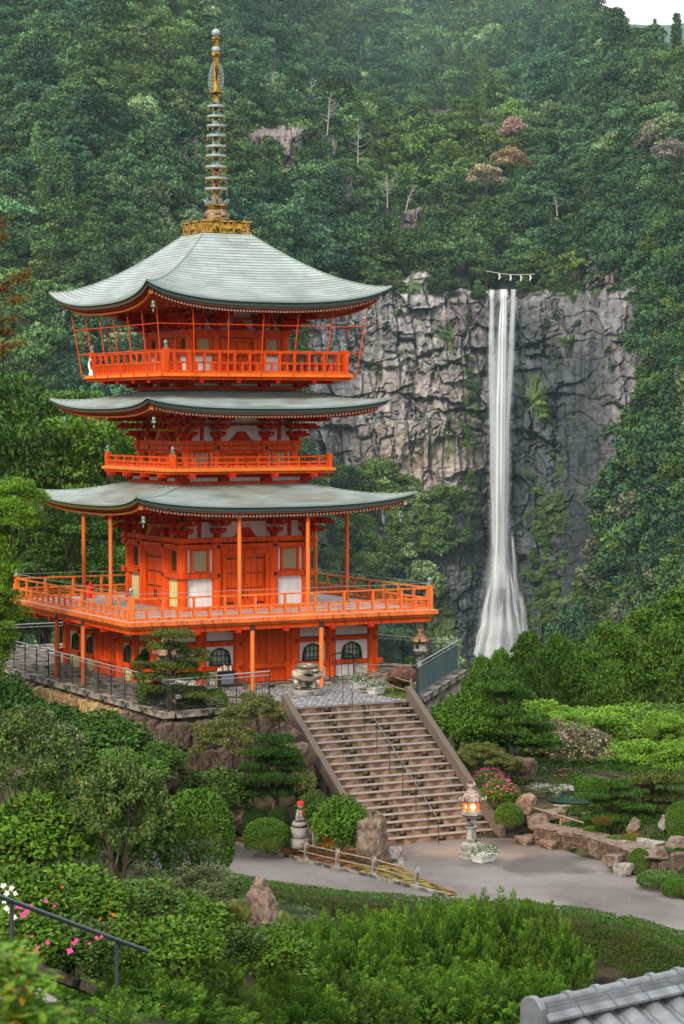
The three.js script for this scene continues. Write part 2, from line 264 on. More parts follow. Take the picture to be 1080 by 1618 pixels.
function rockFace(px, py) {
  const d0 = 803, x = (px - 790) / 3700 * d0, y = -(py - 800) / 3700 * d0, low = smooth(720, 860, py);
  const wx = x + 3.2 * fbm(x * 0.07, y * 0.04, 5, 4) + 0.5 * fbm(x * 0.6, y * 0.5, 6, 3), wy = y + 3.5 * fbm(x * 0.05, y * 0.08, 15, 4) + 0.7 * fbm(x * 0.5, y * 0.5, 16, 3);
  const A = cellRock(wx, wy, lerp(6, 5, low), lerp(26, 7, low), 3), D = cellRock(wx + 17 + 0.35 * wy, wy + 9 - 0.15 * wx, 12, 9, 63), B = cellRock(wx + 40, wy, lerp(2.8, 2.0, low), lerp(4.6, 2.2, low), 23), C = cellRock(wx, wy + 30, 1.2, 1.7, 43);
  let o = 2.6 * (A[1] - 0.5) + 3.2 * (D[1] - 0.5) + 1.0 * (B[1] - 0.5) + 0.35 * (C[1] - 0.5) + 0.20 * A[2] + 0.34 * D[2] + 0.16 * B[2] + 0.12 * C[2];
  const patch = (k, s) => smooth(-0.05, 0.2, fbm(x * 0.09 + k, y * 0.06, s, 3));
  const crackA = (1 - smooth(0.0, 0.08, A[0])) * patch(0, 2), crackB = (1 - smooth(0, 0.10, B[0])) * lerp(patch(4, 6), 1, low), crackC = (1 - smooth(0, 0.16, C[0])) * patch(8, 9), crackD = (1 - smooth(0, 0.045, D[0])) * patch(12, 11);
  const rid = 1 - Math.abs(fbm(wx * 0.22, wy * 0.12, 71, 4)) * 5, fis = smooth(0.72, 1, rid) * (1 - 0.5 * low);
  o -= 2.2 * crackA + 0.9 * crackB * (0.5 + 0.5 * low) + 0.25 * crackC + 1.5 * crackD + 1.6 * fis;
  const flute = fbm(wx * 0.6, wy * 0.05, 33, 5); o += 0.5 * flute * (1 - low);
  // overhanging ledges: long broken shelves
  for (const [py0, amp, ph] of [[560, 1.8, 1], [655, 3.0, 4], [690, 3.4, 7], [590, 2.0, 9], [760, 2.2, 12], [622, 2.4, 14], [520, 1.6, 17]]) {
    const line = py0 + 34 * fbm(x * 0.05, ph, 1, 3) + 14 * fbm(x * 0.25, ph, 3, 4), t = py - line, on = smooth(-0.05, 0.2, fbm(x * 0.07, ph * 3.1, 8, 3) + 0.08);
    o += on * amp * smooth(-34, 0, t) * (1 - smooth(0, 3.2, t)) - on * amp * 0.8 * smooth(0, 2.2, t) * (1 - smooth(3, 18, t));
  }
  o += 0.8 * fbm(wx * 0.35, wy * 0.25, 61, 6);
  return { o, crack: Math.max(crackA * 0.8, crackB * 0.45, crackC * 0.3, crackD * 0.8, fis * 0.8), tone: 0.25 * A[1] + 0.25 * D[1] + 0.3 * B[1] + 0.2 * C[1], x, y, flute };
}
const chute = (px, py) => Math.exp(-Math.pow((px - 800) / (38 + Math.max(0, py - 500) * 0.05), 2)); // the gully that the water has cut
const recess = (px, py) => 5.5 * chute(px, py) * smooth(445, 470, py) - 5 * smooth(840, 1010, py) * chute(px - 0, py + 300) * 1.2;
{
  const x0 = 420, x1 = 1060, y0 = 428, y1 = 1130, nu = 470, nv = 560;
  const g = gridMesh(nu, nv, (u, v) => {
    const px = lerp(x0, x1, u), py = lerp(y0, y1, v), k = rockFace(px, py);
    const rim = 461 + 34 * fbm(px * 0.018, 3, 7, 4) + 7 * fbm(px * 0.12, 3, 9, 3) - 16 * Math.exp(-Math.pow((px - 850) / 16, 2)) - 8 * Math.exp(-Math.pow((px - 690) / 60, 2)); let d = slopeDepth(px, Math.max(py, 455)) - 5 - k.o + recess(px, py) + 26 * smooth(rim, rim - 13, py) + 1.5 * smooth(rim + 6, rim - 2, py);
    const edge = Math.min(u + 0.05 * fbm(py * 0.03, 3, 5, 4) - 0.02, 1 - u) * 14; d += 14 * (1 - smooth(0, 1, edge));
    const notch = smooth(766, 776, px) * (1 - smooth(812, 822, px)); d += py < 462 ? notch * 10 * (1 - smooth(452, 463, py)) : 0;
    return sight(px, py, d).toArray();
  }, (u, v) => [u * 128 * 0.4, v * 150 * 0.4], (u, v) => {
    const px = lerp(x0, x1, u), py = lerp(y0, y1, v), k = rockFace(px, py), n = fbm(k.x * 0.06, k.y * 0.06, 71, 4), n2 = fbm(k.x * 0.9, k.y * 0.07, 81, 4), n3 = fbm(k.x * 0.8, k.y * 0.8, 91, 4);
    const wet = clamp(1.1 * Math.exp(-Math.pow((px - 818) / 50, 2)) * smooth(430, 520, py) + 0.9 * smooth(760, 900, py) + 0.95 * smooth(812, 845, px) * smooth(480, 600, py) * (1 - smooth(930, 985, px)) * (0.75 + 1.2 * n), 0, 1);
    const warm = clamp(smooth(540, 640, py) * (1 - smooth(740, 800, py)) * (1 - smooth(745, 790, px)) * (0.75 + 1.1 * n), 0, 1), plum = clamp(Math.exp(-Math.pow((px - 735) / 34, 2)) * Math.exp(-Math.pow((py - 510) / 60, 2)) + 0.35 * smooth(880, 960, px), 0, 1);
    let c = [0.34, 0.33, 0.335];
    c = c.map((q, i) => lerp(q, [0.38, 0.31, 0.27][i], warm * 0.75)); c = c.map((q, i) => lerp(q, [0.26, 0.20, 0.205][i], plum * 0.7)); c = c.map((q, i) => lerp(q, [0.075, 0.095, 0.11][i], wet * 0.9));
    const s = (0.72 + 0.5 * k.tone + 0.7 * n3) * lerp(1, 0.22, k.crack * 0.85) * (1 - 0.5 * smooth(0.06, 0.3, n2) * smooth(-0.1, 0.25, n)) * (1 + 0.5 * smooth(0.1, 0.32, -n2) * smooth(0.1, -0.2, n) * (1 - wet) * (1 - warm * 0.5)) * (1 + 0.5 * n);  // the crack term paints extra shade into the rock colour
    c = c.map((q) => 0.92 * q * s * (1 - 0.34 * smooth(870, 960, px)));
    const moss = smooth(0.08, 0.3, fbm(k.x * 0.12 + 5, k.y * 0.05, 101, 5) - 0.22 * smooth(760, 700, py) * smooth(790, 740, px) + 0.30 * Math.exp(-Math.pow((px - 862) / 40, 2)) * smooth(740, 800, py) * (1 - smooth(960, 1020, py)) + 0.2 * Math.exp(-Math.pow((px - 748) / 12, 2)) * smooth(560, 640, py) - 0.12);
    return c.map((q, i) => lerp(q, [0.07, 0.10, 0.022][i] * (0.6 + k.tone), moss * 0.85));
  });
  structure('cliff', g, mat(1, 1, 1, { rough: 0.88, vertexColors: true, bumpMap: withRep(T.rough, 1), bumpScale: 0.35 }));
}
{ // upper rock bands showing through the forest
  const bands = [[430, 240, 60, 42, 11], [505, 230, 40, 26, 12], [655, 360, 30, 40, 13], [300, 240, 18, 40, 14], [600, 330, 24, 46, 15], [960, 430, 30, 30, 16], [540, 300, 22, 30, 17]];
  for (const [cx, cy, w, h, s] of bands) {
    const g = gridMesh(70, 60, (u, v) => { const px = cx + (u - 0.5) * 2 * w, py = cy + (v - 0.5) * 2 * h, k = rockFace(px * 3 + s * 50, py * 1.4); const e = Math.min(u, 1 - u, v, 1 - v); return sight(px, py, slopeDepth(cx, cy) - 13 - k.o * 1.3 + 14 * (1 - smooth(0, 0.22, e)) + (v - 0.5) * -18).toArray(); }, (u, v) => [u * 20, v * 20],
      (u, v) => { const k = rockFace((cx + u * 80) * 3 + s * 50, (cy + v * 60) * 1.4), t = (0.45 + 0.7 * k.tone) * lerp(1, 0.25, k.crack); return [0.27 * t, 0.23 * t, 0.225 * t]; });  // cracks carry painted shade in their vertex colour here too
    structure('rock_outcrop', g, mat(1, 1, 1, { rough: 0.9, vertexColors: true, bumpMap: withRep(T.rough, 1), bumpScale: 0.3 }));
  }
}
{ // waterfall: long silky ribbons, each a curved sheet of water, opaque in its core and thinning out at its sides
  const streak = (seed, lo, hi, fade) => tex(256, 512, (u, v) => {
    const side = Math.pow(Math.sin(Math.PI * clamp(u, 0, 1)), 1.1), s = clamp(0.54 + 1.25 * fbm(u * 8, v * 1.2, seed, 4) + 0.14 * fbm(u * 34, v * 2.0, seed + 5, 3), 0, 1);
    return [1, 1, 1, clamp(side * lerp(lo, hi, smooth(0.15, 0.85, s)) * (0.35 + 0.95 * s) * (fade ? smooth(0, 0.22, v) * smooth(1, 0.8, v) : 1), 0, 1)];
  });
  const wm = (t, k) => new THREE.MeshPhysicalMaterial({ color: new THREE.Color().setRGB(0.70, 0.76, 0.81), map: t, transparent: true, roughness: 0.75, side: THREE.DoubleSide, transmission: 0.25, thickness: 0, opacity: k });
  const ta = streak(5, 0.55, 1.15), tb = streak(15, 0.45, 0.8, 1), tc = streak(25, 0.8, 1.1, 1);
  const W = thing('waterfall', null, null, null); W.userData.kind = 'structure';
  // rows: [py, left, right, bulge in metres]
  const ribbon = (rows, m, off) => part('water_ribbon', gridMesh(16, 120, (u, v) => {
    const py = lerp(rows[0][0], rows[rows.length - 1][0], v); let i = 0; while (i < rows.length - 2 && py > rows[i + 1][0]) i++;
    const t = smooth(rows[i][0], rows[i + 1][0], py), l = lerp(rows[i][1], rows[i + 1][1], t), r = lerp(rows[i][2], rows[i + 1][2], t), b = lerp(rows[i][3], rows[i + 1][3], t);
    const px = lerp(l, r, u); return sight(px, py, 800 + off - b - 2.2 * Math.sin(Math.PI * u) * (r - l) / 40).toArray();
  }, (u, v) => [u, v * 0.98 + 0.01]), m, W);
  ribbon([[458, 771, 782, -4], [468, 772, 781, -1], [560, 770, 782, 3], [700, 772, 785, 5], [860, 775, 790, 7]], wm(ta, 0.62), -1);
  ribbon([[457, 787, 803, -4], [468, 788, 802, -1], [540, 783, 803, 3], [660, 779, 803, 5], [820, 779, 802, 8], [930, 774, 805, 10]], wm(ta, 0.92), -1.6);
  ribbon([[457, 805, 816, -4], [468, 806, 815, -1], [540, 802, 814, 3], [700, 792, 807, 5], [880, 788, 804, 8]], wm(ta, 0.6), -1.3);
  ribbon([[500, 769, 816, 1], [600, 767, 813, 3], [760, 769, 809, 6], [900, 768, 808, 9], [960, 764, 814, 11]], wm(tb, 0.6), -0.6);
  // below the last ledge the column breaks into strands of unequal length, with spray between them
  for (const [y0, x0, y1, x1, w0, w1, o, m] of [[905, 776, 1060, 752, 7, 13, -4, 0], [930, 772, 1000, 764, 4, 10, -4.6, 1], [880, 786, 1060, 772, 9, 14, -5, 0], [940, 792, 1060, 788, 8, 16, -5.6, 0], [890, 800, 1010, 806, 6, 11, -4.8, 0], [955, 804, 1060, 812, 6, 9, -5.2, 0], [900, 806, 985, 818, 4, 8, -4.2, 1], [965, 816, 1050, 828, 4, 8, -5, 1], [975, 764, 1055, 744, 4, 9, -5.4, 1], [985, 778, 1060, 762, 5, 9, -6, 1]])
    ribbon([[y0, x0 - w0 / 2, x0 + w0 / 2, 9], [(y0 + y1) / 2, (x0 + x1) / 2 - w0 * 0.7 - 1, (x0 + x1) / 2 + w0 * 0.6 + 1, 12], [y1, x1 - w1 / 2, x1 + w1 / 2, 16]], wm(m ? tb : tc, m ? 0.8 : 0.75), o);
  ribbon([[860, 766, 818, 11], [950, 754, 832, 14], [1060, 736, 852, 19]], wm(tb, 0.42), -7); ribbon([[960, 752, 824, 14], [1010, 744, 838, 17], [1070, 732, 848, 20]], wm(tb, 0.4), -8);
  // side veils over the lower rocks
  ribbon([[835, 806, 812, 8], [900, 809, 817, 10], [965, 813, 824, 12]], wm(tb, 0.6), -2.5); ribbon([[930, 818, 826, 10], [975, 820, 834, 12], [1035, 824, 842, 14]], wm(tb, 0.7), -2.5);
}
// ---------- forest ----------
const forestMats = [[0.072, 0.15, 0.042], [0.050, 0.12, 0.050], [0.11, 0.19, 0.040], [0.058, 0.13, 0.060], [0.13, 0.155, 0.09]].map((c) => leafMat(...c, { trans: 0.2, rough: 0.8, spec: 0.1 }));
const crownGeos = [];
for (let v = 0; v < 6; v++) crownGeos.push(fill(100 + v, (L, r) => { // cloud-layered evergreen crowns about 10 m across: umbrellas, domes and tall irregular ones
  const kind = v % 3, pads = [8, 11, 12][kind] + Math.floor(r() * 3), tall = [3.6, 6.2, 9.5][kind], wide = [4.6, 3.7, 2.7][kind];
  for (let k = 0; k < pads; k++) {
    const t = k / (pads - 1), rr = wide * Math.sqrt(Math.max(0.05, 1 - Math.pow(t * (kind ? 0.95 : 0.8), 2))) * (0.45 + 0.6 * r()), a = k * 2.4 + r() * 1.4;
    const R = (kind === 2 ? 1.5 : 1.85) + 1.6 * r() * r();
    clump(L, r, [Math.cos(a) * rr, (kind ? -1 : 1.5) + t * tall + 0.5 * (r() - 0.5), Math.sin(a) * rr], [R, R * (0.44 + 0.22 * r()), R], { n: Math.round(90 + 110 * R), len: 0.62, wid: 0.42, depth: 0.3, bottom: -0.2, rise: 0.1, out: 0.8, mess: 0.7, hue: 0.25, clumpTone: 0.45, lump: 0.3, soft: 0.75 });
  }
}));
for (let v = 0; v < 2; v++) crownGeos.push(fill(130 + v, (L, r) => { // cedar spires
  const H = 15;
  for (let k = 0; k < 26; k++) { const t = k / 25, rr = lerp(2.4, 0.2, Math.pow(t, 0.9)), n = t > 0.8 ? 2 : 4; for (let q = 0; q < n; q++) { const a = k * 1.9 + q * 6.283 / n + r(); clump(L, r, [Math.cos(a) * rr * 0.65, -2 + t * H, Math.sin(a) * rr * 0.65], [0.45 + rr * 0.4, 0.45, 0.45 + rr * 0.4], { n: 34, len: 0.62, wid: 0.32, depth: 0.4, rise: -0.1, clumpTone: 0.35, soft: 0.65 }); } }
}));
const trunkGeo = mergeGeometries([tube([[0, -9, 0], [0.15, -3, 0.1], [-0.1, 2, 0], [0.1, 5.5, 0]], 0.3, 6, 5, 0.08), tube([[0, -1, 0], [1.4, 1.4, 0.5], [2.4, 3, 0.8]], 0.14, 5, 4, 0.04), tube([[0, 0, 0], [-1.2, 1.9, -0.5], [-2.1, 3.2, -0.4]], 0.13, 5, 4, 0.04)]);
{
  const r = rng(42), spots = [];
  // sow the slope: one tree per cell of a jittered net whose mesh follows the size of a crown at that distance
  for (let py = -70; py < 1150; ) {
    const dRow = slopeDepth(500, clamp(py, -80, 1150)), step = 6.3 / dRow * 3700;
    for (let px = -420; px < 1500; px += step * 1.02) {
      const x = px + (r() - 0.5) * step * 1.3, y = py + (r() - 0.5) * step * 1.3; if (y < crest(x) + 4) continue;
      const rock = bareRock(x, y); if (rock && (x > 480) && r() < 0.985) continue;
      const near = (a, b, w, h) => Math.hypot((x - a) / w, (y - b) / h) < 1;
      if (near(430, 238, 46, 26) || near(505, 226, 24, 17) || near(655, 362, 13, 20) || near(300, 240, 8, 20) || near(790, 452, 40, 14)) continue;
      const d = slopeDepth(x, y); spots.push({ x, y, d, s: (0.74 + 1.15 * r() * r() + 0.3 * r()) * Math.max(1, d / 1050) * (y > 440 && x > 480 && x < 900 ? 0.72 : 1) });
    }
    py += step * 0.52;
  }
  // bushes holding on to the rock wall and along its rim
  for (const [x, y, s] of [[702, 534, 0.5], [690, 528, 0.36], [625, 498, 0.3], [915, 520, 0.5], [905, 535, 0.35], [862, 512, 0.32], [875, 500, 0.25], [632, 560, 0.3], [745, 585, 0.25], [945, 630, 0.3], [940, 610, 0.3], [960, 560, 0.35], [880, 575, 0.22], [858, 660, 0.25], [705, 690, 0.35], [860, 445, 0.5], [600, 600, 0.2], [838, 640, 0.2], [816, 615, 0.2], [822, 640, 0.22], [955, 690, 0.4], [985, 690, 0.5], [660, 705, 0.4], [748, 660, 0.25], [750, 690, 0.25]])
    spots.push({ x, y, d: slopeDepth(x, y) - 6, s: s * 0.8, bush: true });
  for (let k = 0; k < 70; k++) { const x = 520 + r() * 480; spots.push({ x, y: 452 + 28 * r() * r() + 0.03 * Math.abs(x - 760), d: slopeDepth(x, 455) - 7, s: 0.3 + 0.45 * r() * r(), bush: true, skip: Math.abs(x - 793) < 30 }); }
  for (let k = 0; k < 120; k++) { const t = r(), x = lerp(842, 905, t) + 26 * (r() - 0.5) - 10, y = 740 + 270 * r(); spots.push({ x, y, d: slopeDepth(x, y) - 5, s: 0.2 + 0.3 * r(), bush: true, skip: r() < 0.35 }); }
  for (let k = 0; k < 110; k++) { const x = 560 + 430 * r(), y = 480 + 300 * r(); spots.push({ x, y, d: slopeDepth(x, y) - 5 + recess(x, y), s: 0.12 + 0.24 * r() * r(), bush: true, skip: Math.abs(x - 793) < 30 || fbm(x * 0.03, y * 0.03, 4, 3) < 0.02 }); }
  for (let k = 0; k < 80; k++) { const y = 560 + 360 * r(), x = 742 + 16 * (r() - 0.5); spots.push({ x, y, d: slopeDepth(x, y) - 5, s: 0.14 + 0.22 * r(), bush: true, skip: r() < 0.4 }); }
  const all = spots.filter((q) => !q.skip); for (const q of all) if (!q.bush && q.x > 420 && q.x < 1060 && q.y > 445) q.d -= 9;
  all.forEach((q) => { q.g = q.bush ? Math.floor(r() * 6) : fbm(q.x * 0.012, q.y * 0.012, 77, 3) + 0.5 * r() > 0.66 ? 6 + Math.floor(r() * 2) : Math.floor(r() * 6); q.m = Math.floor(r() * 4.25); q.turn = r() * 6.283; q.P = sight(q.x, q.y, q.d); q.size = q.s / q.d; q.t = 0.6 + 1.1 * r() * r() + 0.25 * r(); q.w = r(); });
  // what the camera can tell apart best: the big crowns right of the fall, each a tree of its own; the rest is one wood
  const own = all.filter((q) => q.x > 850 && q.x < 1085 && q.y > 380 && q.y < 1050 && !q.bush).sort((a, b) => b.size - a.size).slice(0, 150);
  const ownSet = new Set(own);
  for (const q of own) {
    const what = ['mid green', 'dark green', 'bright yellowish green', 'bluish green', 'grey green'][q.m] + ' ' + (q.g > 5 ? 'spire shaped' : ['flat topped', 'round crowned', 'tall irregular'][q.g % 3]), where = (q.y < 520 ? 'at waterfall head height' : q.y < 700 ? 'at upper fall height' : q.y < 880 ? 'at lower fall height' : 'at waterfall foot height') + (q.x < 900 ? ', on the cliff edge' : q.x < 950 ? ', beside the cliff' : q.x < 985 ? ', just right of the cliff' : q.x < 1020 ? ', well right of the cliff' : q.x < 1050 ? ', near the right edge' : ', at the right edge');
    const t = thing('forest_tree', q.P, what + ' forest tree ' + where, 'tree', 'forest trees: ' + what + where.replace(/^at /, ' '));
    t.scale.setScalar(q.s); t.rotation.y = q.turn; part('crown', crownGeos[q.g], forestMats[q.m], t); part('trunk', trunkGeo, M.bark, t);
  }
  const woods = new Map();
  for (const q of all) if (!ownSet.has(q)) { const k = q.g; if (!woods.has(k)) woods.set(k, []); woods.get(k).push(q); }
  const mx = new THREE.Matrix4(), forest = thing('forest', null, 'dense evergreen forest covering the whole mountainside behind the pagoda', null); forest.userData.kind = 'stuff';
  const baseMat = leafMat(0.074, 0.146, 0.062, { trans: 0.2, rough: 0.8, spec: 0.1 });
  for (const [g, list] of woods) {
    const im = new THREE.InstancedMesh(crownGeos[g], baseMat, list.length); im.name = 'crowns'; im.userData.kind = 'stuff'; im.castShadow = im.receiveShadow = true;
    list.forEach((q, k) => {
      const sq = 0.85 + 0.3 * q.w; mx.compose(q.P, new THREE.Quaternion().setFromEuler(new THREE.Euler(0, q.turn, 0)), new THREE.Vector3(q.s * 0.95, q.s * 0.95 * sq, q.s * 0.95)); im.setMatrixAt(k, mx);
      const lowLeft = q.x > 470 && q.x < 930 && q.y > 560; if (lowLeft) q.t = 1.0 + 0.6 * q.w; const n = fbm(q.x * 0.008, q.y * 0.008, 5, 3) + (lowLeft ? 0.35 : 0), pale = q.w > 0.955, yel = clamp(0.5 + 1.3 * n, 0, 1); // species drift across the slope
      const c = pale ? [2.0, 1.6, 1.7] : [lerp(0.75, 1.35, yel), lerp(0.95, 1.22, yel), lerp(1.25, 0.75, yel)];
      im.setColorAt(k, new THREE.Color().setRGB(c[0] * q.t, c[1] * q.t, c[2] * q.t));
    });
    forest.add(im);
  }
  const trunks = new THREE.InstancedMesh(trunkGeo, M.bark, all.length); trunks.name = 'trunks'; trunks.userData.kind = 'stuff';
  all.forEach((q, k) => { mx.compose(q.P, new THREE.Quaternion().setFromEuler(new THREE.Euler(0, q.turn, 0)), new THREE.Vector3(q.s, q.bush || ownSet.has(q) ? 0.01 : q.s, q.s)); trunks.setMatrixAt(k, mx); });
  forest.add(trunks);
}
{ // trees one can tell apart in the far wood: blossoming and bare ones
  const blossom = (px, py, d, s, col, label) => { const t = thing('blossoming_tree', sight(px, py, d), label, 'tree'); t.scale.setScalar(s); part('crown', crownGeos[[0, 1, 3, 4][Math.floor(px) % 4]], leafMat(...col.map((q) => q * 1.35), { trans: 0.2, rough: 0.8 }), t); part('trunk', trunkGeo, M.bark, t); };
  const F = 30;
  blossom(811, 214, slopeDepth(811, 214) - F, 1.15, [0.25, 0.19, 0.175], 'pinkish bare crowned tree high above the waterfall, right of a dead trunk');
  blossom(806, 268, slopeDepth(806, 268) - F, 1.2, [0.23, 0.175, 0.095], 'tan brown spring tree above the waterfall, below the pinkish tree');
  blossom(768, 295, slopeDepth(768, 295) - F, 1.25, [0.23, 0.215, 0.14], 'beige leafed broad tree above the waterfall, left of the tan brown one');
  blossom(757, 58, slopeDepth(757, 58) - F, 1.9, [0.26, 0.21, 0.20], 'large pale pink tree high on the hazy ridge, beside a smaller mauve one');
  blossom(728, 48, slopeDepth(728, 48) - F, 1.2, [0.18, 0.14, 0.17], 'mauve tree high on the hazy ridge, left of the large pale pink one');
  blossom(696, 26, slopeDepth(696, 26) - F, 1.3, [0.24, 0.19, 0.16], 'pale beige tree near the top edge of the ridge');
  blossom(878, 84, slopeDepth(878, 84) - F, 0.9, [0.22, 0.16, 0.15], 'small pinkish tree on the far ridge below the bare sky');
  blossom(1035, 228, slopeDepth(1035, 228) - F, 1.3, [0.15, 0.15, 0.125], 'grey leafed tree on the right hand hillside, upper of two');
  blossom(1062, 258, slopeDepth(1062, 258) - F, 1.15, [0.16, 0.15, 0.14], 'grey leafed tree on the right hand hillside, lower of two');
  blossom(846, 170, slopeDepth(846, 170) - F, 0.9, [0.13, 0.15, 0.14], 'pale grey green tree in a hollow of the ridge above the waterfall');
  // the lone conifer on the skyline
  const c = thing('conifer', sight(1034, 74, slopeDepth(1034, 74) - 10), 'lone dark conifer standing out on the skyline beneath the open sky', 'tree'); c.scale.setScalar(0.95); part('crown', crownGeos[6], forestMats[1], c); part('trunk', trunkGeo, M.bark, c);
  const dead = (px, py, h, seed, lean, label) => {
    const r = rng(seed), d = slopeDepth(px, py) - 30, m = h * d / 3700, g = [tube([[0, -2, 0], [lean * m * 0.4, m * 0.5, 0], [lean * m, m, 0]], 0.24, 6, 5, 0.05)];
    for (let k = 0; k < 22; k++) { const t = 0.22 + 0.76 * k / 22, a = r() * 6.283, l = m * 0.42 * (1.05 - t * 0.7) * (0.35 + r() * r() * 1.2), x = lean * m * t, q = [x + Math.cos(a) * l, m * t + l * (0.15 + 0.5 * r()), Math.sin(a) * l]; g.push(tube([[x, m * t, 0], [x + Math.cos(a) * l * 0.5, m * t + l * 0.1, Math.sin(a) * l * 0.5], q], 0.085, 4, 4, 0.03)); const q2 = [q[0] + (r() - 0.5) * l * 0.6, q[1] + l * 0.4 * r(), q[2] + (r() - 0.5) * l * 0.6]; g.push(tube([q, q2], 0.04, 2, 4, 0.02)); }
    const t = thing('dead_tree', sight(px, py, d), label, 'tree'); part('trunk', mergeGeometries(g), M.deadWood, t);
  };
  dead(517, 205, 58, 1, 0.1, 'tall bleached dead tree with many fine bare branches, largest on the slope'); dead(490, 178, 54, 2, 0.05, 'bleached dead tree just left of the tallest bare one'); dead(428, 152, 40, 3, 0.12, 'short bleached dead tree right of the spire, above the rock band');
  dead(565, 258, 60, 4, 0.02, 'thin white snag standing alone right of the tall dead trees'); dead(612, 320, 44, 5, -0.05, 'white dead tree with tangled branches left above the cliff'); dead(640, 328, 36, 6, 0.5, 'fallen looking white dead tree leaning right above the cliff'); dead(806, 192, 24, 7, 0.05, 'small dead trunk high above the waterfall left of the pinkish tree'); dead(880, 332, 22, 8, -0.25, 'thin leaning dead stem on the slope right above the waterfall'); dead(446, 165, 22, 9, 0, 'short broken dead stub right of the spire');
}
{ // straw rope with paper streamers across the head of the fall
  const a = sight(767, 428, 795), b = sight(845, 433, 795), P = [];
  for (let k = 0; k <= 8; k++) { const p = a.clone().lerp(b, k / 8); p.y -= 0.7 * Math.sin(Math.PI * k / 8); P.push(p); }
  const g = thing('sacred_rope', null, 'straw rope with white paper streamers stretched above the head of the waterfall', 'rope');
  part('rope', tube(P, 0.11, 24, 6), mat(0.45, 0.42, 0.34), g);
  for (const k of [2.2, 4.0, 5.7, 7.2]) { const p = a.clone().lerp(b, k / 8); p.y -= 0.7 * Math.sin(Math.PI * k / 8); const s = part('paper_streamer', mergeGeometries([0, 1, 2].map((q) => moved(bx(0.4, 0.7, 0.05), (q % 2) * 0.25, -0.5 - q * 0.6, 0.06 * q))), M.white, g); s.position.copy(p); s.rotation.y = -YAW; }
}

// ---------- the pagoda ----------
const pagoda = thing('pagoda', new THREE.Vector3(0, 0, 0), 'three storeyed vermilion pagoda with grey green copper roofs and a tall golden finial', 'pagoda');
const turned = (k, x, z) => [[x, z], [z, -x], [-x, -z], [-z, x]][k]; // side k: 0 front, 1 right, 2 back, 3 left
// adds a piece given in the frame of one side (x along the wall, z outwards)
function onSide(k, name, geo, m, x, y, z, parent = pagoda, label) { const [X, Z] = turned(k, x, z); const o = part(name, geo, m, parent, X, y, Z, k * Math.PI / 2); if (label) o.userData.label = label; return o; }
const sides = [0, 1, 2, 3];
const cyl = new Map();
function col(r, h) { const k = r + ',' + h; if (!cyl.has(k)) { const g = new THREE.CylinderGeometry(r, r, h, 20); cyl.set(k, g); } return cyl.get(k); }

